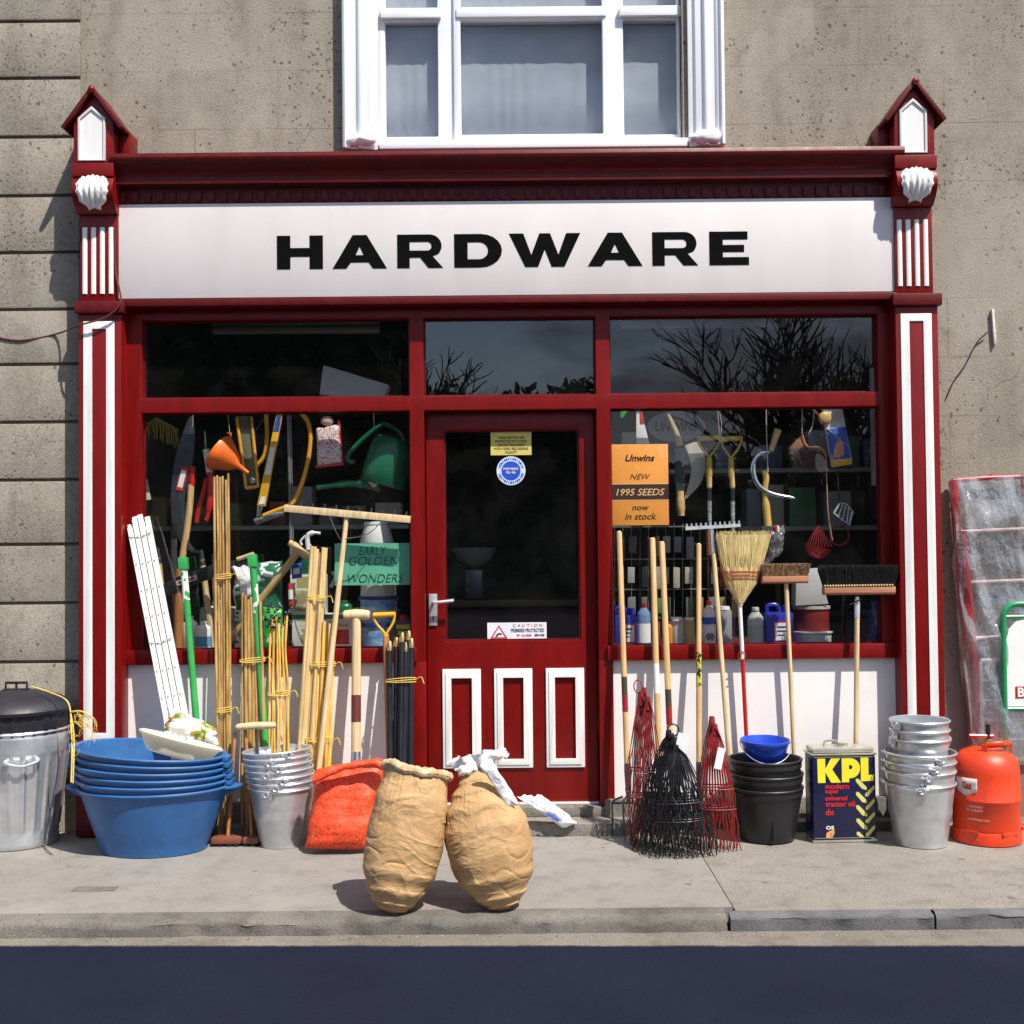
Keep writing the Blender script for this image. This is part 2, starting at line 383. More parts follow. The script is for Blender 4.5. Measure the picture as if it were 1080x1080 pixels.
# ------------------------------------------------------------------ street
YK = G(540, 967).y                    # kerb edge
ZR = -.065
def concrete(name, c1, c2, stains=.5, agg=.35):
    m, nt, b = nodes(name); v = coords(nt, (1, 1, 1), False)
    big = noise_n(nt, v, 1.3, 6, .6); mid = noise_n(nt, v, 7, 7, .65); fine = noise_n(nt, v, 140, 3, .6)
    c = ramp(nt, big, [(.35, c1), (.65, c2)])
    c = mixc(nt, c, ramp(nt, mid, [(.3, (.55, .53, .5)), (.5, (1, 1, 1)), (.75, (1.12, 1.1, 1.05))]), stains, 'MULTIPLY')
    c = mixc(nt, c, ramp(nt, fine, [(.32, (.45, .44, .42)), (.5, (1, 1, 1)), (.7, (1.3, 1.28, 1.22))]), agg, 'MULTIPLY')
    vo = nt.nodes.new('ShaderNodeTexVoronoi'); vo.feature = 'DISTANCE_TO_EDGE'; vo.inputs['Scale'].default_value = .8
    wv = nt.nodes.new('ShaderNodeTexNoise'); wv.inputs['Scale'].default_value = 5; wv.inputs['Detail'].default_value = 6; nt.links.new(v, wv.inputs['Vector'])
    vm = nt.nodes.new('ShaderNodeVectorMath'); vm.operation = 'MULTIPLY_ADD'; vm.inputs[1].default_value = (.35, .35, .35)
    nt.links.new(wv.outputs['Color'], vm.inputs[0]); nt.links.new(v, vm.inputs[2]); nt.links.new(vm.outputs[0], vo.inputs['Vector'])
    cr_ = ramp(nt, vo.outputs['Distance'], [(.0, (.35, .33, .3)), (.0045, (1, 1, 1))])
    c = mixc(nt, c, cr_, .32, 'MULTIPLY')
    gm = nt.nodes.new('ShaderNodeTexVoronoi'); gm.inputs['Scale'].default_value = 4.5; nt.links.new(v, gm.inputs['Vector'])
    gs = nt.nodes.new('ShaderNodeSeparateColor'); nt.links.new(gm.outputs['Color'], gs.inputs[0])
    gt = nt.nodes.new('ShaderNodeMath'); gt.operation = 'SUBTRACT'; nt.links.new(gm.outputs['Distance'], gt.inputs[0]); nt.links.new(ramp(nt, gs.outputs[2], [(.35, (0, 0, 0)), (1, (.075, .075, .075))]), gt.inputs[1])
    c = mixc(nt, c, (.07, .065, .06), mixc(nt, (0, 0, 0), ramp(nt, gt.outputs[0], [(0, (1, 1, 1)), (.012, (0, 0, 0))]), .55))
    nt.links.new(c, b.inputs['Base Color']); b.inputs['Roughness'].default_value = .85; b.inputs['Specular IOR Level'].default_value = .3
    mxh = nt.nodes.new('ShaderNodeMath'); mxh.operation = 'ADD'; nt.links.new(fine, mxh.inputs[0]); nt.links.new(mid, mxh.inputs[1])
    bumpn(nt, b, mxh.outputs[0], .35, .012); return m
PAVE = concrete('pavement_concrete', (.215, .198, .18), (.262, .242, .222))
PAVE2 = concrete('pavement_aggregate', (.20, .182, .158), (.243, .222, .193), .55, .6)
KERBM = concrete('kerb_concrete', (.11, .10, .088), (.19, .172, .15), .8, .5)
KERBS = concrete('kerb_bluestone', (.085, .085, .09), (.15, .148, .15), .7, .4)
GUTT = concrete('gutter_concrete', (.15, .132, .11), (.205, .183, .155), .7, .6)
def tarmac():
    m, nt, b = nodes('dark_tarmac'); v = coords(nt, (1, 1, 1), False)
    vo = nt.nodes.new('ShaderNodeTexVoronoi'); vo.inputs['Scale'].default_value = 150; nt.links.new(v, vo.inputs['Vector'])
    c = ramp(nt, vo.outputs['Distance'], [(.1, (.0105, .0135, .029)), (.6, (.0075, .0098, .022))])
    c = mixc(nt, c, ramp(nt, noise_n(nt, v, 2.2, 6), [(.35, (.8, .8, .8)), (.65, (1.15, 1.15, 1.12))]), .8, 'MULTIPLY')
    nt.links.new(c, b.inputs['Base Color']); b.inputs['Roughness'].default_value = .9; b.inputs['Specular IOR Level'].default_value = .12
    bumpn(nt, b, vo.outputs['Distance'], .35, .006); return m
TAR = tarmac()
def st(name, mb, m, **k): return tag(mb.build(name, m, **k), kind='structure')
# one ground sheet = the road, out to the horizon
st('road', MB().box(-60, 60, -80, YK-.01, ZR-.5, ZR-.004), TAR)
ga, gb = G(0, 997, ZR), G(1080, 997, ZR)
k = (gb.y-ga.y)/(gb.x-ga.x)
gl = MB(); ZG = ZR
gpts = [(14, YK+.02, ZG), (-14, YK+.02, ZG), (-14, ga.y+k*(-14-ga.x), ZG)]
for i in range(701):
    x = -3.5+i*.01; gpts.append((x, ga.y+k*(x-ga.x)+.006*noise.noise(V((x*4, 1, 0)))+.0045*noise.noise(V((x*23, 5, 0))), ZG))
gpts.append((14, ga.y+k*(14-ga.x), ZG)); gl.prism(gpts, (0, 0, -.2))
st('gutter', gl, GUTT)
XJ = G(772, 970).x; XJ2 = G(990, 966).x
def kerb_piece(name, x0, x1, m, depth, rnd, seed, drop=0.0):
    """pavement edge: rounded, worn and broken nose"""
    random.seed(seed); mb = MB(); n = max(2, int((x1-x0)/.025))
    prof = []
    for j in range(7):
        a = j/6*math.pi/2; prof.append((YK+rnd-rnd*math.sin(a), -rnd+rnd*math.cos(a)))
    prof = [(YK+depth, -drop)] + [(y, z-drop) for y, z in prof] + [(YK, ZR-.02)]
    def fn(u, vv):
        x = x0+(x1-x0)*u; j = min(int(round(vv*(len(prof)-1))), len(prof)-1); y, z = prof[j]
        q = noise.noise(V((x*3, seed, j*.15)))*.018 + noise.noise(V((x*13, seed, j*.4)))*.011
        k2 = 0 if j in (0, len(prof)-1) else 1
        ch = max(0, noise.noise(V((x*5.3, seed+4, 0)))-.25)*.07
        return V((x, y+(q*.6+ch)*k2, z+min(0, q-.004)*k2-ch*.5*k2))
    mb.grid(fn, n, len(prof)-1)
    mb.add([(x0, YK+.005, ZR-.02), (x0, YK+.005, -.03), (x0, YK+depth, -drop-.001), (x0, YK+depth, ZR-.02)], [(0, 1, 2, 3)])
    mb.add([(x1, YK+.005, ZR-.02), (x1, YK+.005, -.03), (x1, YK+depth, -drop-.001), (x1, YK+depth, ZR-.02)], [(0, 1, 2, 3)])
    return st(name, mb, m, smooth=50)
kerb_piece('kerb', -12, XJ-.006, KERBM, .10, .028, 3)
kerb_piece('kerb', XJ+.006, XJ2-.004, KERBS, .05, .02, 9)
kerb_piece('kerb', XJ2+.004, XJ2+1.1, KERBS, .05, .02, 12)
kerb_piece('kerb', XJ2+1.108, 12, KERBS, .05, .02, 15)
XS = G(742, 905).x
st('pavement', MB().box(-12, XS-.0025, YK+.10, .2, -.3, 0), PAVE)
st('pavement', MB().box(XS+.0025, 12, YK+.05, .2, -.3, -.0015), PAVE2)
st('pavement_joint', MB().box(XS-.0025, XS+.0025, YK+.10, .2, -.3, -.006), PAVE2)
random.seed(19); gr = MB()
for i in range(420):
    x = random.uniform(-2.7, 2.7); y = max(ga.y+.01, YK-.012-abs(random.gauss(0, .045))); r = random.uniform(.0015, .0045)*(1.5 if random.random() < .08 else 1)
    gr.ball((x, y, ZR+r*.3-(.003 if y < ga.y else 0)), r, 6, 4, sx=random.uniform(.8, 1.5), sz=.7)
tag(gr.build('gutter_grit', mat('grit_stone', (.20, .18, .15), .9, var=.5, vs=30), smooth=10), 'loose grit and small stones along the gutter', 'grit', kind='stuff')
# small iron cover let into the pavement
cvr = G(100, 938)
o = MB().box(cvr.x-.09, cvr.x+.09, cvr.y-.03, cvr.y+.03, 0, .004).build('utility_cover', mat('worn_iron', (.135, .122, .108), .7, .0, var=.3), bevel=.001)
tag(o, 'small rectangular iron cover set flush in the pavement', 'cover')
# weed and moss in the gutter at the left
mw = MB(); random.seed(5); c0 = G(46, 972, -.03)
for i in range(70):
    a = random.random()*6.28; r = random.random()*.035; p = c0+V((math.cos(a)*r, math.sin(a)*r*.6-.012, random.random()*.03-.012))
    d = V((random.uniform(-1, 1), random.uniform(-1, 1), random.uniform(.2, 1.5))).normalized()*.02; s_ = d.cross(V((random.random(), random.random(), .3))).normalized()*.006
    mw.add([p, p+d*.5+s_, p+d, p+d*.5-s_], [(0, 1, 2, 3)])
tag(mw.build('weed', mat('weed_green', (.06, .17, .02), .6, var=.3)), 'small green weed growing at the kerb edge', 'weed')

# ------------------------------------------------------------------ the building
B = thing('shop_building', 'grey rendered building with a dark red and white hardware shopfront', 'shop')
def stucco(name, lines=True, base=((.275, .24, .19), (.335, .297, .24))):
    m, nt, b = nodes(name); v = coords(nt, (1, 1, 1), False)
    big = noise_n(nt, v, 1.1, 6, .6); mid = noise_n(nt, v, 9, 6, .65); fine = noise_n(nt, v, 95, 4, .65)
    c = ramp(nt, big, [(.33, base[0]), (.66, base[1])])
    c = mixc(nt, c, ramp(nt, mid, [(.3, (.72, .7, .68)), (.5, (1, 1, 1)), (.72, (1.12, 1.11, 1.1))]), .65, 'MULTIPLY')
    c = mixc(nt, c, ramp(nt, fine, [(.3, (.5, .48, .46)), (.5, (1, 1, 1)), (.72, (1.3, 1.3, 1.3))]), .55, 'MULTIPLY')
    vo = nt.nodes.new('ShaderNodeTexVoronoi'); vo.inputs['Scale'].default_value = 24; vo.inputs['Randomness'].default_value = 1; nt.links.new(v, vo.inputs['Vector'])
    thr = nt.nodes.new('ShaderNodeMath'); thr.operation = 'SUBTRACT'; nt.links.new(vo.outputs['Distance'], thr.inputs[0])
    sep = nt.nodes.new('ShaderNodeSeparateColor'); nt.links.new(vo.outputs['Color'], sep.inputs[0])
    sz = ramp(nt, sep.outputs[0], [(.45, (0, 0, 0)), (1, (.30, .30, .30))]); nt.links.new(sz, thr.inputs[1])
    nz = nt.nodes.new('ShaderNodeMath'); nz.operation = 'MULTIPLY_ADD'; nz.inputs[1].default_value = .62; nt.links.new(noise_n(nt, v, 60, 3), nz.inputs[0]); nt.links.new(thr.outputs[0], nz.inputs[2])
    pk = ramp(nt, nz.outputs[0], [(.21, (1, 1, 1)), (.26, (0, 0, 0))])
    c = mixc(nt, c, (.075, .062, .05), mixc(nt, (0, 0, 0), pk, .75))
    vo2 = nt.nodes.new('ShaderNodeTexVoronoi'); vo2.inputs['Scale'].default_value = 52; nt.links.new(v, vo2.inputs['Vector'])
    s2 = nt.nodes.new('ShaderNodeSeparateColor'); nt.links.new(vo2.outputs['Color'], s2.inputs[0])
    t2 = nt.nodes.new('ShaderNodeMath'); t2.operation = 'SUBTRACT'; nt.links.new(vo2.outputs['Distance'], t2.inputs[0]); nt.links.new(ramp(nt, s2.outputs[1], [(.55, (0, 0, 0)), (1, (.42, .42, .42))]), t2.inputs[1])
    p2_ = ramp(nt, t2.outputs[0], [(0, (1, 1, 1)), (.06, (0, 0, 0))]); cl2 = ramp(nt, noise_n(nt, v, 2.6, 4), [(.45, (0, 0, 0)), (.62, (.8, .8, .8))])
    c = mixc(nt, c, (.095, .08, .064), mixc(nt, p2_, cl2, 1.0, 'MULTIPLY'))
    stv = coords(nt, (2.2, 2.2, .35), False); stn = ramp(nt, noise_n(nt, stv, 2.4, 6, .6), [(.35, (.80, .79, .77)), (.55, (1, 1, 1)), (.75, (1.1, 1.09, 1.08))])
    c = mixc(nt, c, stn, .8, 'MULTIPLY')
    ck = nt.nodes.new('ShaderNodeTexVoronoi'); ck.feature = 'DISTANCE_TO_EDGE'; ck.inputs['Scale'].default_value = .9
    cv = nt.nodes.new('ShaderNodeVectorMath'); cv.operation = 'MULTIPLY_ADD'; cv.inputs[1].default_value = (.3, .3, .3)
    cn = nt.nodes.new('ShaderNodeTexNoise'); cn.inputs['Scale'].default_value = 4; cn.inputs['Detail'].default_value = 7; nt.links.new(v, cn.inputs['Vector'])
    nt.links.new(cn.outputs['Color'], cv.inputs[0]); nt.links.new(v, cv.inputs[2]); nt.links.new(cv.outputs[0], ck.inputs['Vector'])
    ckm = mixc(nt, ramp(nt, ck.outputs['Distance'], [(0, (1, 1, 1)), (.0035, (0, 0, 0))]), ramp(nt, noise_n(nt, v, 1.7, 3), [(.5, (0, 0, 0)), (.6, (.7, .7, .7))]), 1.0, 'MULTIPLY')
    c = mixc(nt, c, (.10, .085, .068), ckm)
    pt = ramp(nt, noise_n(nt, v, .9, 5, .5), [(.56, (0, 0, 0)), (.585, (.35, .35, .35))]); c = mixc(nt, c, (.40, .36, .305), pt)
    sp = nt.nodes.new('ShaderNodeTexVoronoi'); sp.inputs['Scale'].default_value = 22; nt.links.new(v, sp.inputs['Vector'])
    ls = ramp(nt, sp.outputs['Distance'], [(.06, (.6, .6, .6)), (.1, (0, 0, 0))]); lk = ramp(nt, noise_n(nt, v, 3, 2), [(.5, (0, 0, 0)), (.62, (1, 1, 1))])
    c = mixc(nt, c, (.55, .52, .48), mixc(nt, ls, lk, 1.0, 'MULTIPLY'))
    hgt = nt.nodes.new('ShaderNodeMath'); hgt.operation = 'SUBTRACT'; nt.links.new(fine, hgt.inputs[0]); nt.links.new(pk, hgt.inputs[1])
    hh = hgt.outputs[0]
    if lines:
        mp = nt.nodes.new('ShaderNodeMapping'); mp.inputs['Rotation'].default_value = (R(-90), 0, 0)
        z0 = P(900, 192, 0).z; mp.inputs['Location'].default_value = (.33, -z0+6*.304, 0)
        mp.vector_type = 'POINT'
        tcn = nt.nodes.new('ShaderNodeTexCoord'); nt.links.new(tcn.outputs['Object'], mp.inputs['Vector'])
        br = nt.nodes.new('ShaderNodeTexBrick'); br.inputs['Scale'].default_value = 1; br.inputs['Mortar Size'].default_value = .0035
        br.inputs['Brick Width'].default_value = .86; br.inputs['Row Height'].default_value = .304; br.inputs['Mortar Smooth'].default_value = .1
        nt.links.new(mp.outputs['Vector'], br.inputs['Vector'])
        ln = mixc(nt, (0, 0, 0), br.outputs['Fac'], ramp(nt, noise_n(nt, v, 2.4, 3), [(.38, (.12, .12, .12)), (.6, (.8, .8, .8))]), 'MULTIPLY')
        ln = mixc(nt, br.outputs['Fac'], ramp(nt, noise_n(nt, v, 2.4, 3), [(.42, (.02, .02, .02)), (.68, (.4, .4, .4))]), 1.0, 'MULTIPLY')
        c = mixc(nt, c, (.10, .085, .07), ln)
        h2 = nt.nodes.new('ShaderNodeMath'); h2.operation = 'SUBTRACT'; nt.links.new(hh, h2.inputs[0]); nt.links.new(ln, h2.inputs[1]); hh = h2.outputs[0]
    nt.links.new(c, b.inputs['Base Color']); b.inputs['Roughness'].default_value = .9; b.inputs['Specular IOR Level'].default_value = .2
    bumpn(nt, b, hh, .34, .008); return m
STUC = stucco('scored_render'); STUQ = stucco('quoin_render', False, ((.275, .243, .198), (.335, .298, .247)))
STONE = concrete('plinth_stone', (.14, .128, .112), (.24, .22, .19), .8, .45)

def Z(py, Y, px=540): return P(px, py, Y).z
def X(px, Y, py=540): return P(px, py, Y).x
def plate(contours, Y, t, name, m, parent, bevel=0):
    """flat board with holes, contours in metres (x, z); front at Y, thickness t backwards"""
    me = shape(contours, .01)
    for v in me.vertices:
        x, y, z = v.co; v.co = V((x, Y+(t if z < 0 else 0), y))
    bm = bmesh.new(); bm.from_mesh(me); bmesh.ops.remove_doubles(bm, verts=bm.verts, dist=1e-5); bmesh.ops.recalc_face_normals(bm, faces=bm.faces)
    if bevel:
        es = [e for e in bm.edges if len(e.link_faces) == 2 and e.calc_face_angle(0) > .7]
        bmesh.ops.bevel(bm, geom=es, offset=bevel, segments=2, profile=.6, affect='EDGES', clamp_overlap=True)
    bm.to_mesh(me); bm.free(); me.name = name
    for p in me.polygons: p.use_smooth = True
    me.set_sharp_from_angle(angle=R(35))
    return link(name, me, m, parent)
def rc(x0, x1, z0, z1): return [(x0, z0), (x1, z0), (x1, z1), (x0, z1)]

# key levels (metres)
YP, YF, YG, YD, YR = -.16, -.07, -.018, .0, -.055
XL, XR = X(104, 0), X(972, 0)                       # shop opening in the wall
ZTOP = Z(180, 0)
# upstairs window levels
UX0, UX1 = X(398, 0), X(726, 0); UZ0 = Z(152, 0)
UZ1 = UZ0+1.75
plate([rc(-7, 7, -.2, 7.5), rc(XL, XR, -.19, ZTOP), rc(UX0, UX1, UZ0, UZ1)], 0, .32, 'wall', STUC, B)
qx = X(84, -.025)
qys = [-110, -48, 13, 73, 135, 197, 257, 317, 375, 436, 497, 565, 627, 689, 752, 815, 890]
for a, b_ in zip(qys[:-1], qys[1:]):
    z1, z0 = Z(a+4.4, -.025)-.008, Z(b_+4.4, -.025)+.008
    MB().box(qx-1.3, qx, -.025, .0-.001, max(z0, .0), z1).build('quoin', STUQ, B, bevel=.007)
# dim rooms behind the glass
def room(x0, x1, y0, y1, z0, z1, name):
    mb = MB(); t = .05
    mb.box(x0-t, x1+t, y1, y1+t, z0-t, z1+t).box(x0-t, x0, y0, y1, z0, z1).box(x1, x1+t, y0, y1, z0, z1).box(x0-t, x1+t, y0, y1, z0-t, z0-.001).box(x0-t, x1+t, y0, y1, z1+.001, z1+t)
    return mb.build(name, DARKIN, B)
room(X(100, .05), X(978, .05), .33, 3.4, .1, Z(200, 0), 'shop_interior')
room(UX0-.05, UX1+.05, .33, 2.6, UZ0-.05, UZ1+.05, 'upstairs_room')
MB().box(-7, 7, .33, 6, 7.2, 7.45).build('roof', STONE, B)

# pilasters
def pilaster(dx, dz):
    T = Matrix.Translation((dx, 0, dz))
    x0, x1 = X(83, YP), X(128, YP, 600)
    zt, zb = Z(331, YP, 105), 0.0
    p = MB().box(x0, x1, YP, .0-.002, zb, zt).build('pilaster', RED, B, bevel=.004, T=T)
    a0, a1, c0, c1 = X(88.2, YP), X(121, YP), Z(339, YP, 105), Z(781, YP, 105)
    b0, b1, d0, d1 = X(97.5, YP), X(112.2, YP), Z(347, YP, 105), Z(773, YP, 105)
    fr = plate([rc(a0+dx, a1+dx, c1, c0), rc(b0+dx, b1+dx, d1, d0)], YP-.005, .0045, 'moulding', WHITE, p, bevel=.0015); fr.location.z = 0
    MB().box(x0-.008, x1+.008, YP-.018, -.003, .012, Z(835, YP, 105)).build('plinth_block', REDC, p, bevel=.004, T=T)
    # cap under the console
    MB().box(x0-.018, x1+.018, YP-.022, -.003, zt+.001, Z(318, YP, 105)).build('cap', REDC, p, bevel=.008, T=T)
    yc = -.155; k0, k1 = X(84.5, yc), X(124.5, yc); zc0, zc1 = Z(318, YP, 105)+.001, Z(226, yc, 105)
    con = MB().box(k0, k1, yc, -.003, zc0, zc1).build('console', RED, p, bevel=.004, T=T)
    fl = X(1, yc)-X(0, yc)
    for i in range(4):
        xx = X(89.5+i*9.2, yc, 270)
        MB().tube([(xx, yc, Z(310, yc, 105)), (xx, yc, Z(240, yc, 105))], .0125, 10).build('flute', WHITE, p, T=T @ Matrix.Translation((0, yc*.45, 0)) @ Matrix.Diagonal((1, .55, 1, 1)))
    # scroll bracket
    s0, s1 = X(78.5, -.2, 205), X(121.5, -.2, 205); zs0, zs1 = Z(227, yc, 105)+.002, Z(186, yc, 105)
    prof = []
    hh = zs1-zs0
    for j in range(17):
        t = j/16; a = math.pi*t
        prof.append((-.158-.075*math.sin(a*.92+.08)**.8-.02*t, zs0+hh*t))
    pts = [V((s0, -.004, zs0))]+[V((s0, y, z)) for y, z in prof]+[V((s0, -.004, zs1))]
    MB().prism(pts, (s1-s0, 0, 0)).build('scroll_bracket', RED, p, smooth=40, bevel=.003, T=T)
    # acanthus leaf: lobed, ribbed, curling over the scroll
    xm = (s0+s1)/2; hw = X(115.5, -.23, 205)-X(81.5, -.23, 205)
    def leaf(u, v):
        wv = (.5+.5*math.sin(math.pi*min(1, (1-v)*1.0+.12))**.5)*(1-.10*abs(math.sin(v*math.pi*4.2)))
        if v > .86: wv *= .97
        if v < .25: wv *= .66+.34*math.sin(v/.25*math.pi/2)
        tt = .10+.86*v; a = math.pi*tt
        y = -.158-.075*max(0, math.sin(a*.92+.08))**.8-.02*tt; z = zs0+hh*tt
        s_ = (u-.5)*2
        rib = .006*math.cos(s_*math.pi*5.0+v*1.5*(1 if s_ > 0 else -1))*(.4+.6*abs(s_)) + .007*(1-s_*s_)+.006*math.exp(-(s_/.1)**2)
        return (xm+s_*hw*.5*wv*1.06, y-.004-rib, z-.01*abs(s_)**1.5*hh*4)
    lf = MB().grid(leaf, 40, 26).build('acanthus_leaf', WHITE, p, smooth=60, T=T)
    sol = lf.modifiers.new('thick', 'SOLIDIFY'); sol.thickness = .004; sol.offset = -1
    # finial: a little gabled house
    yf = -.215; f0, f1 = X(77.5, yf, 150), X(119.5, yf, 150); fb, fe = Z(187, yf, 100), Z(128, yf, 100); fa = Z(100, yf, 98); fm = (f0+f1)/2
    fin = MB().prism([(f0, yf, fb), (f1, yf, fb), (f1, yf, fe), (fm, yf, fa), (f0, yf, fe)], (0, -yf-.003, 0)).build('finial', RED, p, bevel=.003, T=T)
    w0, w1 = X(82.5, yf, 150), X(111.5, yf, 150); wb, we, wa = Z(170, yf, 97), Z(125, yf, 97), Z(112.5, yf, 97); wm = (w0+w1)/2
    out = [(w0+dx, wb+dz), (w1+dx, wb+dz), (w1+dx, we+dz), (wm+dx, wa+dz), (w0+dx, we+dz)]
    q = .012; inn = [(w0+dx+q, wb+dz+q*.5), (w1+dx-q, wb+dz+q*.5), (w1+dx-q, we+dz-q*.5), (wm+dx, wa+dz-q*1.5), (w0+dx+q, we+dz-q*.5)]
    plate([out, inn], yf-.01, .0095, 'panel_frame', flat('greyed_white_paint', (.62, .6, .58)), fin, bevel=.003)
    plate([out], yf-.003, .0028, 'panel', WHITE, fin)
    MB().box(f0-.006, f1+.006, yf-.016, yf-.001, fb, Z(172.5, yf, 97)).build('moulding', RED, fin, bevel=.005, T=T)
    # roof slabs with overhang, ridge roll and apex knob
    ov = .03; rf = MB()
    for sgn in (-1, 1):
        ex = fm+sgn*((f1-f0)/2+.038); ez = fe-.038*(fa-fe)/((f1-f0)/2)+.004
        a = V((fm, yf-ov, fa+.008)); b2 = V((ex, yf-ov, ez)); n_ = V((-(b2-a).z, 0, (b2-a).x)).normalized()*(.02)
        if n_.z < 0: n_ = -n_
        rf.prism([a, b2, b2+n_, a+n_], (0, -yf+ov-.004, 0))
    rf.build('roof', REDC, fin, bevel=.003, T=T)
    MB().tube([(fm, yf-ov-.008, fa+.016), (fm, -.004, fa+.016)], .016, 12).build('ridge', RED, fin, T=T)
    MB().ball((fm, yf-ov+.006, fa+.018), .019, 12, 8).build('knob', RED, fin, T=T)
    MB().box(f1+.0015, f1+.055, -.13, -.003, Z(163, -.13, 100), Z(139, -.13, 100)).build('side_block', RED, fin, bevel=.004, T=T) if dx < .1 else MB().box(f0-.055, f0-.0015, -.13, -.003, Z(163, -.13, 100), Z(139, -.13, 100)).build('side_block', RED, fin, bevel=.004, T=T)
    return p
pilaster(0, 0)
dX = P(950, 591, YP)-P(84, 600, YP)
pilaster(dX.x, 0)

# cornice, fascia
cx0, cx1 = X(121, -.15, 190), X(949, -.15, 190)
zz = lambda py, Y: Z(py, Y, 540)
prof = [(-.002, zz(157, -.2)+.03), (-.10, zz(157, -.2)+.012), (-.232, zz(158, -.23)), (-.238, zz(162, -.235)), (-.234, zz(166, -.23))]
for j in range(9):
    t = j/8; prof.append((-.232+.042*math.sin(t*math.pi/2), zz(166.5, -.22)*(1-t)+zz(185, -.19)*t))
prof += [(-.19, zz(185.5, -.19)), (-.19, zz(190.5, -.19)), (-.145, zz(192, -.145)), (-.137, zz(195, -.137)), (-.137, zz(211, -.137)), (-.13, zz(214, -.13)), (-.002, zz(214, -.13))]
cor = MB().prism([V((cx0, y, z)) for y, z in prof], (cx1-cx0, 0, 0)).build('cornice', REDC, B, smooth=30, bevel=.002)
dn = None; nd = 62
for i in range(nd):
    x = cx0+.02+(cx1-cx0-.06)*i/(nd-1)
    if dn is None:
        dn = MB().box(0, .030, -.1455, -.1375, zz(209.5, -.15), zz(198.5, -.15)).build('dentil', REDC, cor, bevel=.003); dd = dn
    else:
        dd = dn.copy(); COL.objects.link(dd); dd.parent = cor
    dd.location.x = x
fx0, fx1 = X(126.5, -.12, 260), X(943.5, -.12, 260)
fas = MB().box(fx0, fx1, -.14, -.004, zz(312, -.12), zz(213, -.12)).build('fascia_board', SIGNW, B, bevel=.002)
# HARDWARE, extended heavy capitals
def L(name, x0, w, cs):
    y0 = 282.7; hpx = 35.2
    res = []
    for c in cs: res.append([(X(x0+u*w, -.12, 265), zz(y0-vv*hpx, -.12)) for u, vv in c])
    me_ = lettering(res, Matrix.Translation((0, -.1405, 0)), BLACK, 'letter', fas, .0015)
s_ = .29
Hc = [[(0, 0), (s_, 0), (s_, .37), (1-s_, .37), (1-s_, 0), (1, 0), (1, 1), (1-s_, 1), (1-s_, .63), (s_, .63), (s_, 1), (0, 1)]]
Ac = [[(0, 0), (.255, 0), (.335, .185), (.665, .185), (.745, 0), (1, 0), (.63, 1), (.37, 1)], [(.425, .40), (.575, .40), (.5, .66)]]
def arc(cx, cy, rx, ry, a0, a1, n=10): return [(cx+rx*math.cos(R(a0+(a1-a0)*i/n)), cy+ry*math.sin(R(a0+(a1-a0)*i/n))) for i in range(n+1)]
Rc = [[(0, 0), (.27, 0), (.27, .31), (.50, .31), (.68, 0), (1, 0), (.77, .355)]+arc(.70, .655, .27, .345, -45, 90)+[(0, 1)],
      [(.27, .52), (.66, .52)]+arc(.66, .65, .09, .13, -90, 90)[1:-1]+[(.66, .78), (.27, .78)]]
Dc = [[(0, 0), (.55, 0)]+arc(.55, .5, .45, .5, -90, 90)[1:-1]+[(.55, 1), (0, 1)],
      [(.28, .245), (.52, .245)]+arc(.52, .5, .19, .255, -90, 90)[1:-1]+[(.52, .755), (.28, .755)]]
Wc = [[(0, 1), (.225, 0), (.405, 0), (.5, .52), (.595, 0), (.775, 0), (1, 1), (.80, 1), (.69, .36), (.575, 1), (.425, 1), (.31, .36), (.20, 1)]]
Ec = [[(0, 0), (1, 0), (1, .235), (.34, .235), (.34, .39), (.88, .39), (.88, .60), (.34, .60), (.34, .765), (.97, .765), (.97, 1), (0, 1)]]
for nm, x0, x1, cs in (('H', 293, 341.3, Hc), ('A', 351.4, 408.4, Ac), ('R', 419.4, 467.5, Rc), ('D', 479.3, 529.5, Dc), ('W', 537, 612, Wc), ('A', 619.5, 677, Ac), ('R', 687.5, 735.5, Rc), ('E', 747.5, 789, Ec)):
    L(nm, x0, x1-x0, cs)
MB().box(X(128, -.145, 318), X(946, -.145, 318), -.156, -.003, zz(319.5, -.156), zz(311.6, -.156)).build('bead_moulding', REDC, B, bevel=.006)

# shop window frames (one timber frame of head, jambs, mullions and bars)
zh0, zh1 = zz(334.5, YF), zz(319, YF)
zb0, zb1 = zz(432, YF), zz(416.5, YF)
zs1 = Z(685, YF, 290); zs0 = Z(699, YF, 290)
jx0, jx1 = X(127.5, YF, 500), X(948.5, YF, 500)
gl0, gl1 = X(149.5, YF, 500), X(432.5, YF, 500)
gm0, gm1 = X(447.5, YF, 500), X(629.5, YF, 500)
gr0, gr1 = X(644.5, YF, 500), X(928.5, YF, 500)
zthr = Z(846, YD, 540)
fw = plate([[(jx0, zs0), (gm0, zs0), (gm0, zb0), (gm1, zb0), (gm1, zs0), (jx1, zs0), (jx1, zh1), (jx0, zh1)],
            rc(gl0, gl1, zb1, zh0), rc(gl0, gl1, zs1, zb0), rc(gm0, gm1, zb1, zh0), rc(gr0, gr1, zb1, zh0), rc(gr0, gr1, zs1, zb0)],
           YF, .072, 'shopfront_frame', RED, B, bevel=.005)
for a, b_ in ((gl1, gm0), (gm1, gr0)):        # door posts below sill level
    MB().box(a, b_, YF, .05, .12, zs0-.001).build('door_post', RED, B, bevel=.004)
def pane(x0, x1, z0, z1, parent=None, name='pane', Y=YG, m=GLASS):
    return MB().box(x0-.012, x1+.012, Y, Y+.005, z0-.012, z1+.012).build(name, m, parent or fw)
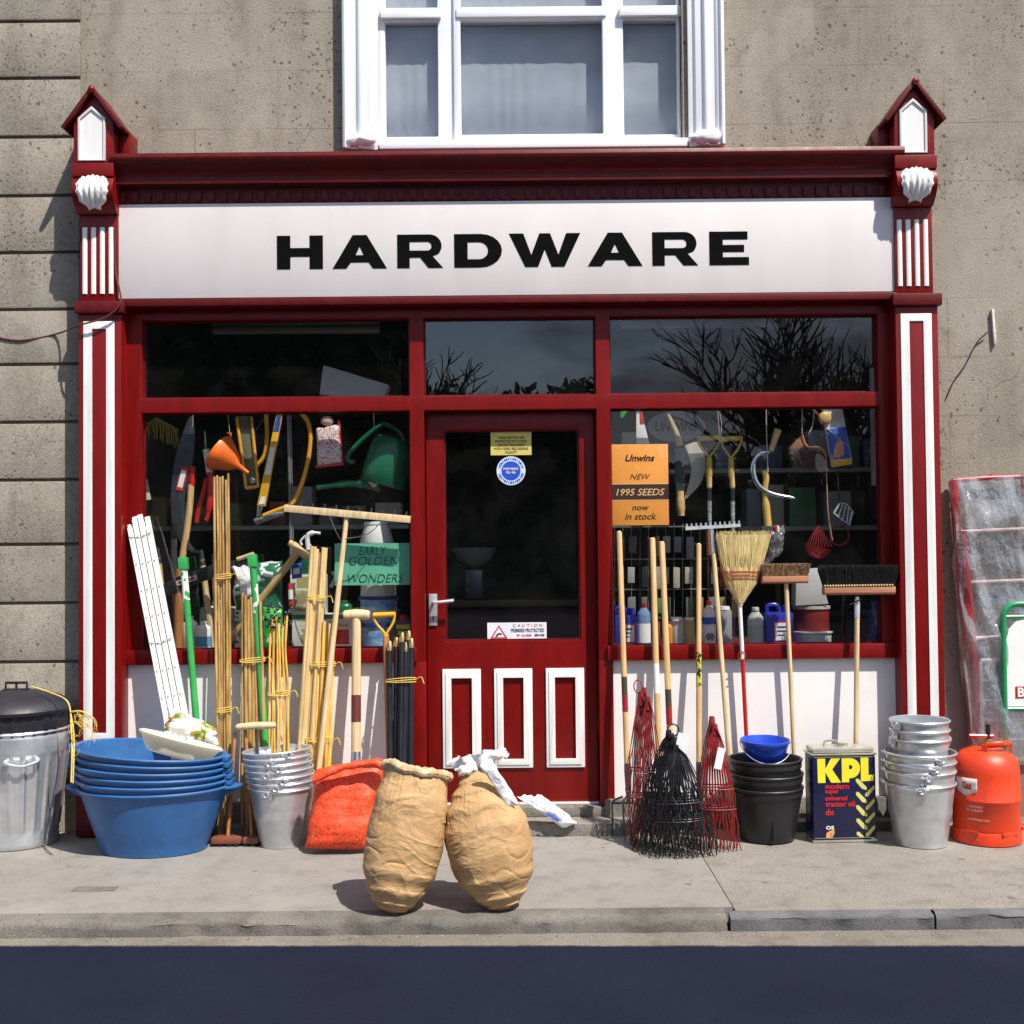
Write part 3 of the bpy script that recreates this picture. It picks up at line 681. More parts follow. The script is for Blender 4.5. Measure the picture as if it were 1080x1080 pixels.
for a, b_, c, d in ((gl0, gl1, zb1, zh0), (gl0, gl1, zs1, zb0), (gm0, gm1, zb1, zh0), (gr0, gr1, zb1, zh0), (gr0, gr1, zs1, zb0)):
    pane(a, b_, c, d)
    q = .008
    plate([rc(a-.002, b_+.002, c-.002, d+.002), rc(a+q, b_-q, c+q, d-q)], YG-.012, .0115, 'glazing_bead', REDC, fw, bevel=.003)
# sills, risers, plinth steps
for a, b_, nm in ((jx0+.002, gl1+.03, 'l'), (gr0-.03, jx1-.002, 'r')):
    MB().box(a, b_, -.09, -.0705, zs0-.004, zs1+.004).build('window_sill', RED, B, bevel=.005)
    zr = Z(845, YR, 290)
    MB().box(a, b_, YR, .05, zr, zs0-.0045).build('stall_riser', RISER, B)
    MB().box(a-.02, b_+.02, -.085, .05, -.02, zr-.001).build('plinth', STONE, B, bevel=.006)
MB().box(X(432, -.1, 850), X(646, -.1, 850), -.075, .3, .062, zthr-.012).build('door_step', STONE, B, bevel=.008)
MB().box(X(372, -.2, 860), X(668, -.2, 860), -.22, .3, -.02, .0615).build('door_step', STONE, B, bevel=.01)
MB().box(X(800, -.2, 860), X(945, -.2, 860), -.17, .0, -.02, .05).build('plinth', STONE, B, bevel=.01)
MB().box(X(130, -.2, 860), X(300, -.2, 860), -.17, .0, -.02, .05).build('plinth', STONE, B, bevel=.01)
# window boards inside
for a, b_ in ((gl0-.02, gl1+.02), (gr0-.02, gr1+.02)):
    MB().box(a, b_, .05, .62, zs1-.06, zs1-.006).build('window_board', mat('dull_red_board', (.09, .012, .012), .6), B)
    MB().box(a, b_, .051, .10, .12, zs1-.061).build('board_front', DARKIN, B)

# door
dx0, dx1 = gm0+.004, gm1-.004
dg0, dg1 = X(469, YD, 560), X(611.5, YD, 560); dz1, dz0 = Z(453.5, YD, 540), Z(675.5, YD, 540)
door = plate([rc(dx0, dx1, zthr, zb0-.004), rc(dg0, dg1, dz0, dz1)], YD, .045, 'door', RED, B, bevel=.004)
pane(dg0, dg1, dz0, dz1, door, Y=.02)
q = .008
plate([rc(dg0-.001, dg1+.001, dz0-.001, dz1+.001), rc(dg0+q, dg1-q, dz0+q, dz1-q)], .008, .0115, 'glazing_bead', REDC, door, bevel=.003)
for a, b_ in ((467, 507.5), (521.5, 561.8), (576, 616.5)):
    o0, o1, t1, t0 = X(a, YD, 757), X(b_, YD, 757), Z(705, YD, 540), Z(809.5, YD, 540); bw = .042
    plate([rc(o0, o1, t0, t1), rc(o0+bw, o1-bw, t0+bw, t1-bw)], YD-.012, .0115, 'panel_moulding', WHITE, door, bevel=.004)
    plate([rc(o0+.016, o1-.016, t0+.016, t1-.016), rc(o0+bw+.004, o1-bw-.004, t0+bw+.004, t1-bw-.004)], YD-.017, .0045, 'panel_bead', WHITE, door, bevel=.002)
hp0, hp1, hz1, hz0 = X(452.5, YD, 640), X(461.2, YD, 640), Z(625.5, YD), Z(659, YD)
hd = MB().box(hp0, hp1, YD-.010, YD-.0005, hz0, hz1).build('handle', mat('satin_aluminium', (.75, .75, .76), .3, metal=.7), door, bevel=.002)
lv = P(457, 635.5, YD-.03)
MB().tube(cat_rom([(lv.x, YD-.008, lv.z), (lv.x, YD-.045, lv.z), (lv.x+.02, YD-.053, lv.z+.002), (lv.x+.105, YD-.053, lv.z+.01)], 4), .008, 8).build('lever', MATS['satin_aluminium'], hd)
kz = Z(651, YD); MB().box((hp0+hp1)/2-.003, (hp0+hp1)/2+.003, YD-.0112, YD-.0095, kz-.012, kz+.01).build('keyhole', BLACK, hd)
MB().box(dx0, dx1, YD-.012, YD+.03, zthr-.010, zthr-.0005).build('weather_strip', flat('strip_aluminium', (.7, .7, .7)), door)

# upstairs window
UW = None
ux = lambda px: X(px, .06, 80); uz = lambda py: Z(py, .06, 560)
cols = [(406.5, 462), (486, 635.5), (657.5, 714.5)]
zlo, zm0, zm1 = uz(143.5), uz(21.5), uz(9.5)
holes = []
for a, b_ in cols: holes += [rc(ux(a), ux(b_), zlo, zm0), rc(ux(a), ux(b_), zm1, UZ1-.08)]
UW = plate([rc(UX0+.003, UX1-.003, UZ0+.002, UZ1-.003)]+holes, .05, .07, 'upstairs_window', UPVC, B, bevel=.008)
a, b_ = cols[1]
plate([rc(ux(a)-.035, ux(b_)+.035, zlo-.03, UZ1-.06), rc(ux(a)+.001, ux(b_)-.001, zlo+.001, zm0-.001), rc(ux(a)+.001, ux(b_)-.001, zm1+.001, UZ1-.081)], .032, .0175, 'casement', UPVC, UW, bevel=.006)
for a, b_ in cols:
    pane(ux(a), ux(b_), zlo, zm0, UW, Y=.08, m=GLASSU); pane(ux(a), ux(b_), zm1, UZ1-.08, UW, Y=.08, m=GLASSU)
    MB().box(ux(a)-.02, ux(b_)+.02, .022, .0495, zm0+.004, zm1-.004).build('transom_bar', UPVC, UW, bevel=.006)
    # net curtain: vertical folds
    def cur(u, v, a=a, b_=b_):
        x = ux(a)-.04+(ux(b_)-ux(a)+.08)*u; f_ = math.sin(x*70+math.sin(x*13)*3+v*.25)*.0011
        return (x, .125+f_, zlo-.06+(UZ1-zlo+.05)*v)
    cu_ = MB().grid(cur, 90, 6).build('curtain', FABW, UW, smooth=80)
    so_ = cu_.modifiers.new('thick', 'SOLIDIFY'); so_.thickness = .002
for sgn, a, b_ in ((-1, 362.5, 399), (1, 725, 762)):
    x0, x1 = X(a, 0, 80), X(b_, 0, 80); w_ = x1-x0; mb = MB()
    pr = [(0, -.02), (.0, -.06), (.09, -.068), (.12, -.05), (.2, -.05), (.24, -.036), (.42, -.036), (.47, -.055), (.55, -.055), (.6, -.036), (.8, -.036), (.85, -.02), (1, -.02), (1, .0), (0, .0)]
    pts = []
    for u, y in pr:
        xx = x0+w_*u if sgn < 0 else x1-w_*u
        pts.append(V((xx, y-.003, UZ0-.03)))
    mb.prism(pts, (0, 0, UZ1-UZ0+.25)).build('window_surround', UPVC, UW, smooth=20, bevel=.004)
    def lump(u, v): 
        return None
    ob = MB(); xm = (x0+x1)/2
    ob.ball((xm, -.045, UZ0+.012), .05, 16, 10, sx=w_*9.5, sy=.7, sz=.7)
    oo = ob.build('surround_base', UPVC, UW)
    for v in oo.data.vertices: v.co += V((noise.noise(v.co*40), noise.noise(v.co*40+V((5, 0, 0))), noise.noise(v.co*40+V((0, 7, 0)))))*.012
MB().box(X(400, 0, 80), X(724, 0, 80), -.035, .049, UZ0-.03, UZ0+.015).build('window_ledge', UPVC, UW, bevel=.008)
# ------------------------------------------------------------------ things on the pavement
def wob(mb, amp, sc_, seed=0):
    for i, v in enumerate(mb.v): mb.v[i] = v + V((noise.noise(v*sc_+V((seed, 0, 0))), noise.noise(v*sc_+V((0, seed+9, 0))), noise.noise(v*sc_+V((0, 0, seed+17)))))*amp
    return mb
def at(M, x=0, y=0, z=0): return M @ Matrix.Translation((x, y, z))

def stand(px, py, rb): return GX(px, G(px, py).y+rb)
# --- dustbin with rubber lid
rb = .195; c = stand(17, 899, rb); s = S(c.y)
hb = 121*s
M = Matrix.Translation(c)
t = thing('dustbin', 'ribbed galvanised dustbin with a black domed lid left of the shopfront', 'dustbin', M)
rt = 52*s
rib = lambda a, r, z: 1+(.034*max(0, math.cos(a*24))**.7 if .07 < z < hb*.80 else 0)
pf = [(rb*.97, 0), (rb, .006), (rb+.004, .03), (rb, .045), (rb+.003, .06)]+[(rb+(rt-rb)*k/20, .07+(hb*.8-.07)*k/20) for k in range(21)]+[(rt+.004, hb*.82), (rt, hb*.84), (rt+.006, hb*.87), (rt, hb*.9), (rt+.007, hb*.935), (rt+.002, hb*.96), (rt+.012, hb*.985), (rt+.008, hb), (rt-.004, hb-.002), (rt-.006, hb*.8), (rb-.01, .02)]
MB().lathe(pf, 192, fn=rib).build('body', GALV, t, smooth=50)
for an in (-62, 118):
    a = R(an); hx = V((math.cos(a), math.sin(a), 0)); tx = V((-hx.y, hx.x, 0)); z = hb*.76
    q = MB().tube(cat_rom([hx*(rt-.005)-tx*.07+V((0, 0, z)), hx*(rt+.022)-tx*.065+V((0, 0, z-.004)), hx*(rt+.03)+V((0, 0, z-.018)), hx*(rt+.022)+tx*.065+V((0, 0, z-.004)), hx*(rt-.005)+tx*.07+V((0, 0, z))], 5), .0065, 8)
    for sg in (-1, 1): q.ball(hx*(rt+.004)+tx*.07*sg+V((0, 0, z)), .016, 10, 6)
    q.build('handle', GALV, t)
rl = 55*s; zl = hb-.022
MB().lathe([(rl-.03, zl), (rl-.012, zl), (rl-.008, zl+.005), (rl-.006, zl+.095), (rl+.008, zl+.10), (rl+.012, zl+.115), (rl, zl+.135), (rl*.8, zl+.165), (rl*.5, zl+.19), (rl*.2, zl+.202), (.01, zl+.204)], 96,
           fn=lambda a, r, z: 1+(.012*(1 if math.cos(a*30) > 0 else -1) if zl+.004 < z < zl+.098 else 0)).build('lid', LIDP, t, smooth=40)
lh = MB().tube([(-.052, 0, zl+.195), (-.052, 0, zl+.235), (.052, 0, zl+.235), (.052, 0, zl+.195)], .007, 6).tube([(0, 0, zl+.197), (0, 0, zl+.235)], .006, 6).box(-.06, .06, -.02, .02, zl+.193, zl+.206)
lh.build('lid_handle', BLACKP, t)
# yellow twine over the lid and down to the tub handle
py_ = c.y-.05
tw = ppath([(33, 724, c.y-.05), (52, 730, c.y-.10), (68, 737, c.y-.16), (73.5, 746, c.y-.18), (75, 765, c.y-.2), (76, 790, -.62), (75, 825, -.66)], 0, 8)
mb = MB().tube(tw, .0035, 6)
mb.tube(ppath([(74, 748, -.52), (78, 778, -.6), (77, 826, -.66)], 0, 8), .003, 6)
mb.tube(ppath([(74, 751, -.53), (84, 750, -.56), (92, 753, -.57), (99, 758, -.57), (102, 766, -.56)], 0, 8), [.004]*20+[.003]*13, 6)
random.seed(2)
for i in range(16):
    a = ppath([(80+random.uniform(-6, 14), 751+random.uniform(-2, 3), -.56), (84+random.uniform(-6, 18), 760+random.uniform(-2, 8), -.57), (82+random.uniform(-6, 24), 768+random.uniform(-6, 22), -.56)], 0, 5); mb.tube(a, .0009, 4)
for i in range(4):
    cx_, cy_ = 80+random.uniform(-3, 3), 780+random.uniform(-12, 12); mb.tube(ppath([(cx_+7*math.cos(k)*random.uniform(.6, 1), cy_+8*math.sin(k), -.6) for k in (0, 1, 2, 3, 4, 5, 6)], 0, 4), .0008, 4)
tag(mb.build('twine', TWINE), 'frayed yellow twine tied from the dustbin lid down to the blue tub', 'twine')

# --- blue tubs
rb = .25; c = stand(163, 906, rb*.76); s = S(c.y)
r1, ht = 76*s, 66*s; OV = .76
pf = [(rb*.96, .0), (rb, .004), (rb+.003, .02)]+[(rb+(r1-rb)*(k/8)**.9, .02+(ht-.03)*k/8) for k in range(1, 9)]+[(r1+.016, ht-.008), (r1+.02, ht), (r1+.012, ht+.006), (r1-.003, ht+.002), (r1-.006, ht-.01)]+[(rb-.003+(r1-rb)*(k/8)**.9, .023+(ht-.03)*k/8) for k in range(7, 0, -1)]+[(rb-.01, .012), (.01, .011)]
t = thing('plastic_tub', 'blue plastic tub at the bottom of the stack, standing on the pavement', 'tub', Matrix.Translation(c), 'stacked blue plastic tubs')
MB().lathe(pf, 72, ry=OV).build('body', BLUEP, t, smooth=50)
def ear(sg):
    mb = MB(); w_ = .075
    pts = [V((sg*(r1+.008), -w_, ht+.002)), V((sg*(r1+.06), -w_*.55, ht+.004)), V((sg*(r1+.078), 0, ht+.006)), V((sg*(r1+.06), w_*.55, ht+.004)), V((sg*(r1+.008), w_, ht+.002))]
    mb.prism(pts, (0, 0, -.012))
    mb.prism([V((sg*(r1-.01), -.01, ht-.005)), V((sg*(r1+.07), -.01, ht-.008)), V((sg*(r1+.04), -.01, ht-.035)), V((sg*(r1-.022), -.01, ht-.06))], (0, .02, 0))
    return mb
for sg in (-1, 1): ear(sg).build('handle', BLUEP, t, bevel=.004)
names_ = ['second blue tub from the bottom of the stack', 'middle blue tub, two above the lowest rim of the stack', 'third blue tub from the top of the stack', 'second blue tub from the top of the stack', 'topmost blue tub, holding the tilted white basin']
for i in range(5):
    k = i+1
    M = Matrix.Translation(c+V((-.008*k+random.uniform(-.004, .004), -.004*k, .0345*k))) @ Matrix.Rotation(R(.95*k), 4, 'Y') @ Matrix.Rotation(R(random.uniform(-2, 2)), 4, 'Z')
    if i == 0:
        t2 = thing('plastic_tub', names_[0], 'tub', M, 'stacked blue plastic tubs')
        MB().lathe(pf, 72, ry=OV).build('body', BLUEP, t2, smooth=50)
        for sg in (-1, 1):
            MB().box(sg*(r1+.016)-.022, sg*(r1+.016)+.022, -.042, .042, ht-.022, ht+.002).build('handle', BLUEP, t2, bevel=.007)
    else: dup(t2, M, names_[i])
tubtop = c.z+.0345*5+ht
# white basin, tilted on top
bp_ = P(191, 781, c.y-.05); bas_r = 43*s
M = Matrix.Translation(bp_) @ Matrix.Rotation(R(15), 4, 'Y') @ Matrix.Rotation(R(-10), 4, 'X')
t = thing('washing_up_basin', 'cream white plastic basin tilted on top of the blue tubs', 'basin', M)
MB().lathe([(.01, -.075), (bas_r*.66, -.075), (bas_r*.76, -.066), (bas_r*.95, -.008), (bas_r, -.006), (bas_r+.006, .004), (bas_r-.002, .011), (bas_r*.93, .006), (bas_r*.73, -.062), (.01, -.070)], 64).build('bowl', CREAMP, t, smooth=50)
# printed bag in the basin
def pillow(px, Y, th, name, label, cat, m, n=26, puff=.5, amp=.006, sc_=14, seed=1, parent=None, lean_dy=0.0, crease=0):
    """bag from four measured corners (tl, tr, br, bl), bulging th"""
    tl, tr, br, bl = [P(x, y, Y+(lean_dy if i < 2 else 0)) for i, (x, y) in enumerate(px)]
    cen = (tl+tr+br+bl)/4
    mb = MB()
    for sgn in (-1, 1):
        def fn(u, v):
            p = (bl*(1-u)+br*u)*(1-v)+(tl*(1-u)+tr*u)*v
            e = (max(0, 1-abs(2*u-1)**3.2)*max(0, 1-abs(2*v-1)**3.2))**puff
            q = e*th*.5*sgn
            wv = noise.noise(p*sc_+V((seed*3, 0, sgn)))*amp*(.3+e) + (noise.noise(V((p.x*9, seed, p.z*38)))*crease*e)
            ed = 1-.06*math.sin(math.pi*v)*abs(2*u-1)
            return cen+(p-cen)*ed+V((noise.noise(V((v*5, seed, u)))*amp, q+wv, noise.noise(V((u*5, seed+3, v)))*amp))
        mb.grid(fn, n, n)
    # weld rims
    o = mb.build(name, m, parent, world=bool(parent), smooth=70)
    bm = bmesh.new(); bm.from_mesh(o.data)
    bmesh.ops.remove_doubles(bm, verts=bm.verts, dist=.0035); bmesh.ops.recalc_face_normals(bm, faces=bm.faces); bm.to_mesh(o.data); bm.free()
    if label: tag(o, label, cat)
    return o
def printmat(name, stops, scale=9, bump=.3, rough=.35, vstretch=(1, 1, 1)):
    m, nt, b = nodes(name); v = coords(nt, vstretch); n = noise_n(nt, v, scale, 2, .5)
    r = nt.nodes.new('ShaderNodeValToRGB'); r.color_ramp.interpolation = 'CONSTANT'; e = r.color_ramp.elements
    while len(e) < len(stops): e.new(.5)
    for i, (p, cl_) in enumerate(stops): e[i].position = p; e[i].color = cl_+(1,)
    nt.links.new(n, r.inputs['Fac']); nt.links.new(r.outputs['Color'], b.inputs['Base Color']); b.inputs['Roughness'].default_value = rough
    bumpn(nt, b, noise_n(nt, v, 22, 5), bump, .006); return m
bagp = printmat('printed_white_bag', [(0, (.8, .8, .78)), (.55, (.5, .2, .03)), (.60, (.03, .25, .03)), (.66, (.75, .4, .05)), (.7, (.8, .8, .78))], 11)
pillow([(178, 744), (228, 768), (232, 786), (172, 770)], c.y-.02, .09, 'printed_bag', 'crumpled white plastic bag with green and orange print lying in the basin', 'bag', bagp, amp=.012, sc_=18)

# --- folded white trellis
A_, T_, M, Ln = lean(145, 545, -.085, 197, -.27, .34)
t = thing('folded_trellis', 'bundle of folded white wooden trellis leaning in the left corner', 'trellis', M)
W_ = 26*S(-.2); random.seed(3)
for i in range(4):
    for j in range(2):
        x = (i-1.5)*W_/4; dz = random.uniform(-.035, .03)
        MB().box(x-W_/8+.0028, x+W_/8-.0028, j*.014-.014, j*.014-.001, -.0+max(0, dz), Ln+dz-(.03 if i in (0, 3) else 0)).build('slat', WHITE, t, bevel=.0012, seg=1)
riv = MB()
for k in range(9):
    z = Ln*(.08+.105*k)
    for i in range(4): riv.tube([((i-1.5)*W_/4, -.018, z+random.uniform(-.004, .004)), ((i-1.5)*W_/4, -.012, z)], .0035, 8)
    if k in (0, 4, 8): riv.tube(cat_rom([(-W_*.5, -.0155, z+.012), (0, -.0165, z-.006), (W_*.5, -.0155, z+.010)], 5), .0012, 5)
riv.build('rivets', flat('zinc_rivets', (.3, .3, .3)), t)

# --- bundles of canes, stakes, rods: every stick a part
def bundle(name, label, cat, tops, bots, Yt, Yb, r, m, part, ties=(), tie_m=TWINE, wob_=.004, group=None, knots=True, cap=None, over=None, zbase=0.0):
    tx = sum(p[0] for p in tops)/len(tops); ty = sum(p[1] for p in tops)/len(tops); bx = sum(bots)/len(bots)
    B0 = GX(bx, Yb, zbase); T0 = P(tx, ty, Yt); M = aim(B0, T0)
    t = thing(name, label, cat, M, group)
    Mi = M.inverted(); lines = []
    for i, (p, b_) in enumerate(zip(tops, bots)):
        oy = random.uniform(-1.2, 1.2)*r
        a = GX(b_, Yb+oy*1.5, zbase); e = P(p[0], p[1], Yt+oy); n = 12
        pts = []; rr = []
        ph = random.random()*9
        for k in range(n+1):
            q = a.lerp(e, k/n)+V((noise.noise(V((k*.35, ph, 0))), noise.noise(V((k*.35, ph, 5)))*.6, 0))*wob_
            pts.append(Mi @ q); rr.append(r*(1.06-.18*k/n)*(1+(.12 if knots and (k+i) % 3 == 0 else 0)))
        so_ = MB().tube(cat_rom(pts, 2), [rr[min(len(rr)-1, j//2)] for j in range(2*n+1)], 7).build(part, m, t, smooth=50); lines.append(pts)
        if cap:
            d = (pts[-1]-pts[-2]).normalized(); MB().tube([pts[-1]-d*.002, pts[-1]+d*.02, pts[-1]+d*.045], [r*.9, r*.95, r*.55], 8).build('ferrule', cap, so_)
    for f_ in ties:
        f0 = f_; k = f0*n; i0 = int(k); fr_ = k-i0
        ps = [l[i0].lerp(l[min(i0+1, n)], fr_) for l in lines]
        x0, x1 = min(p.x for p in ps)-r*1.4, max(p.x for p in ps)+r*1.4; y0, y1 = min(p.y for p in ps)-r*1.4, max(p.y for p in ps)+r*1.4; z = ps[0].z
        mb = MB()
        for q in range(3):
            mb.tube([V(((x0+x1)/2+(x1-x0)/2*math.cos(a)*1.02, (y0+y1)/2+(y1-y0)/2*math.sin(a)*1.05, z+(q-1)*.006+.006*math.sin(a+q))) for a in [j*math.pi/8 for j in range(17)]], .0022, 5)
        mb.tube(cat_rom([V((x1, y0, z)), V((x1+.03, y0-.01, z+.012)), V((x1+.045, y0-.012, z-.02))], 4), .002, 5)
        mb.build('tie', tie_m, t)
    return t
def spread_(x0, x1, y, n, dy=8): return [(x0+(x1-x0)*(i+.5)/n+random.uniform(-.6, .6), y+random.uniform(-dy, dy)) for i in range(n)]
def bx_(x0, x1, n): return [x0+(x1-x0)*(i+.5)/n for i in range(n)]
random.seed(11)
bundle('bamboo_cane_bundle', 'tallest bundle of thin brown bamboo canes, tied with yellow twine', 'canes', spread_(224, 243, 502, 6, 7), bx_(229, 245, 6), -.1, -.18, .0066, CANE, 'cane', (.35, .72))
bundle('short_cane_bundle', 'shorter bundle of brown canes tied near the window sill, beside the green pole', 'canes', spread_(255, 275, 628, 7, 6), bx_(254, 285, 7), -.115, -.17, .0085, CANE, 'cane', (.72,))
bundle('yellow_wand_bundle', 'bundle of thin yellow wands with black ends beside the green pole', 'canes', spread_(283, 304, 655, 8, 10), bx_(283, 307, 8), -.115, -.19, .0055, CANEY, 'wand', (.66,), wob_=.012)
mb = MB()
random.seed(4)
bundle('stake_bundle', 'tied bundle of pale square softwood stakes leaning left of the hay rake', 'stakes', spread_(328, 345, 580, 6, 5), bx_(308, 327, 6), -.09, -.20, .0105, STAKE, 'stake', (.82,), knots=False, wob_=.001)
bundle('knotty_cane_bundle', 'bundle of orange yellow knotty canes between the stakes and hay rake handle', 'canes', spread_(331, 353, 660, 7, 6), bx_(318, 347, 7), -.115, -.20, .0095, CANEY, 'cane', (.8, .45), wob_=.003)
bundle('drain_rod_bundle', 'bundle of dark drain rods with brass ends tied with yellow twine', 'rods', [(411, 686), (418, 682), (424, 677), (431, 675), (434, 683), (428, 687)], [412, 417, 422, 428, 432, 425], -.17, -.36, .0155, DARKT, 'rod', (.84, .33), cap=BRASS, knots=False, wob_=.001)
# black wand tips
random.seed(8); mb = MB()
for i in range(26):
    p = P(280+random.random()*28, 640+random.random()*22, -.115+random.uniform(-.015, .01)); mb.ball(p, random.uniform(.006, .010), 8, 5)
    mb.tube([p, p+V((random.uniform(-.02, .02), random.uniform(-.01, .01), random.uniform(.0, .03)))], .003, 5)
wb = [o for o in bpy.data.objects if o.name.startswith('yellow_wand_bundle')][0]
mb.build('black_tips', BLACKP, wb, world=True)

# --- green tools
def green_pole(tx, ty, bx, Yt, Yb, label, top):
    A_, T_, M, Ln = lean(tx, ty, Yt, bx, Yb); t = thing('green_hoe', label, 'hoe', M); r = 3.7*S(Yb)
    MB().tube([(0, 0, .05), (0, 0, Ln*.5), (0, 0, Ln*.93)], [r, r, r*.95], 12).build('handle', GREENP, t)
    MB().tube([(0, 0, Ln*.79), (0, 0, Ln*.954)], r*1.03, 12).build('label_sleeve', printmat('green_white_label', [(0, (.03, .3, .07)), (.5, (.72, .72, .62)), (.62, (.03, .3, .07))], 14, 0), t)
    MB().box(-r*1.25, r*1.25, -r*1.25, r*1.25, Ln*.955, Ln).build('hanging_cap', GREENP, t, bevel=.003)
    return t, M, Ln
t, M, Ln = green_pole(193, 588, 217, -.09, -.17, 'green handled hoe leaning between the white trellis and the canes', 0)
MB().box(-.06, .06, -.012, .012, .0, .05).build('blade', DSTEEL, t, bevel=.003)
t, M, Ln = green_pole(266, 585, 287, -.09, -.185, 'green handled hoe leaning beside the short brown canes', 0)
MB().box(-.06, .06, -.012, .012, .0, .05).build('blade', DSTEEL, t, bevel=.003)

# --- T and D handled tools
def tee(M, Ln, r, w_, m, t):
    MB().tube([(-w_*.5, 0, Ln), (-w_*.45, 0, Ln+.001), (-w_*.2, 0, Ln+.002), (0, 0, Ln+.003), (w_*.2, 0, Ln+.002), (w_*.45, 0, Ln), (w_*.5, 0, Ln-.001)], [r*.72, r*.98, r*1.1, r*1.15, r*1.1, r*.98, r*.72], 14).build('grip', m, t)
A_, T_, M, Ln = lean(376, 649, -.12, 375, -.27)
t = thing('digging_spade', 'spade with a pale wooden T shaped grip, its blade behind the orange sack', 'spade', M); r = 5.0*S(-.2)
MB().tube([(0, 0, .32), (0, 0, Ln*.6), (0, 0, Ln)], [r*1.0, r, r*.95], 14).build('shaft', WOOD, t); tee(M, Ln, r*1.05, 28*S(-.12), WOOD, t)
MB().tube([(0, 0, Ln*.52), (0, 0, Ln*.64)], r*1.04, 14).build('label_sleeve', flat('red_brown_label', (.12, .02, .015)), t)
MB().tube([(0, -.002, .22), (0, -.002, Ln*.39)], [r*1.3, r*1.02], 12).build('socket', STEEL, t)
MB().prism([(-.085, -.004, .24), (.085, -.004, .24), (.08, -.004, .02), (0, -.004, -.0), (-.08, -.004, .02)], (0, .004, 0)).build('blade', DSTEEL, t)
def dgrip(px, Yt, t, world=True, m=YELP):
    """D grip from measured bar ends and yoke: (x0, x1, y bar, yoke x, yoke y)"""
    x0, x1, yb, yx, yy = px
    a, b_, y_ = P(x0, yb, Yt), P(x1, yb-1, Yt), P(yx, yy, Yt); e = .011
    MB().tube([a, a.lerp(b_, .5), b_], .0135, 12).build('grip', m, t, world=True)
    mb = MB()
    for p in (a, b_): mb.tube(cat_rom([p+V((0, 0, .012)), p+V((0, 0, -.012)), p.lerp(y_, .45)+(p-(a+b_)/2)*.18, y_+V((0, 0, .005)), y_-V((0, 0, .03))], 5), .0065, 8)
    mb.tube([y_+V((0, 0, .01)), y_-V((0, 0, .02)), y_-V((0, 0, .09))], [.013, .0165, .0155], 10)
    mb.build('yoke', m, t, world=True)
A_, T_, M, Ln = lean(406, 655, -.115, 413, -.33)
t = thing('yellow_fork', 'garden tool with a worn yellow D shaped grip behind the drain rods', 'fork', M); r = .0145
dgrip((394, 416, 649, 407, 671), -.115, t)
MB().tube([(0, 0, .3), (0, 0, Ln-16*S(-.1))], r, 12).build('shaft', WOODO, t)
MB().tube([(0, 0, .2), (0, 0, .34)], [.010, r*1.1], 10).build('socket', DSTEEL, t)
mb = MB()
for k in range(4): mb.tube(cat_rom([(0, 0, .21), ((k-1.5)*.05, -.01, .19), ((k-1.5)*.052, -.01, .1), ((k-1.5)*.052, -.0, .0)], 5), .005, 6)
mb.build('tines', DSTEEL, t)
# small T grip low in front of the canes
A_, T_, M, Ln = lean(270, 766, -.225, 276, -.215)
t = thing('garden_auger', 'low pale wooden T shaped grip standing behind the bucket stack', 'tool', M)
tee(M, Ln, .016, 43*S(-.42), WOOD, t); MB().tube([(0, 0, 0), (0, 0, Ln)], .008, 10).build('shaft', DSTEEL, t)
# brush heads on the ground at the foot of the canes
for (x0, x1, yy, lb, tx, ty) in ((224, 256, 879, 'yard brush with a brown head standing at the foot of the tallest canes', 248, 772), (257, 274, 882, 'yard brush with a brown head at the foot of the shorter canes', 259, 770)):
    a, b_ = GX(x0, -.33), GX(x1, -.33); M = Matrix.Translation((a+b_)/2)
    t = thing('yard_brush', lb, 'broom', M); hw = (b_-a).length/2
    MB().box(-hw, hw, -.035, .035, .012, .045).build('head', TERRA, t, bevel=.01)
    bb = MB(); random.seed(3)
    for i in range(140): x, y = random.uniform(-hw, hw), random.uniform(-.03, .03); bb.tube([(x*.97, y, .02), (x*1.02, y*1.2, .0)], .002, 4)
    bb.build('bristles', BRISB, t)
    e = P(tx, ty, -.2); MB().tube([(a+b_)/2+V((0, 0, .03)), e], .0085, 10).build('handle', WOODO, t, world=True)
# --- hay rake
A_, T_, M, Ln = lean(366, 541, -.075, 328, -.27)
t = thing('hay_rake', 'pale wooden hay rake leaning head up in front of the left window', 'rake', M); Mi = M.inverted()
MB().tube([(0, 0, 0), (0, 0, Ln*.5), (0, 0, Ln)], [.0145, .0145, .012], 12).build('handle', WOOD, t)
h0, h1 = P(300, 536, -.085), P(433, 548, -.085)
d = (h1-h0).normalized(); up = V((-d.z, 0, d.x)); fr = V((0, -1, 0)); hp = []
for (u, wv) in ((-1, -1), (1, -1), (1, 1), (-1, 1)): hp.append(h0+up*u*.018+fr*wv*.014)
MB().prism(hp, h1-h0).build('head', WOOD, t, world=True, bevel=.003)
for i in range(11):
    p = h0.lerp(h1, (i+.4)/10.8); MB().tube([p-up*.02, p+up*.0, p+up*.04], [.0055, .0055, .0045], 7).build('peg', DSTEEL, t, world=True)
mb = MB()
for x, y in ((345, 538), (407, 545)): mb.tube(ppath([(x, y, -.09), ((x+357)/2+(3 if x < 360 else 6), (y+569)/2+6, -.1), (359, 569, -.1)], 0, 5), .0022, 6)
mb.build('wire_brace', STEEL, t, world=True)

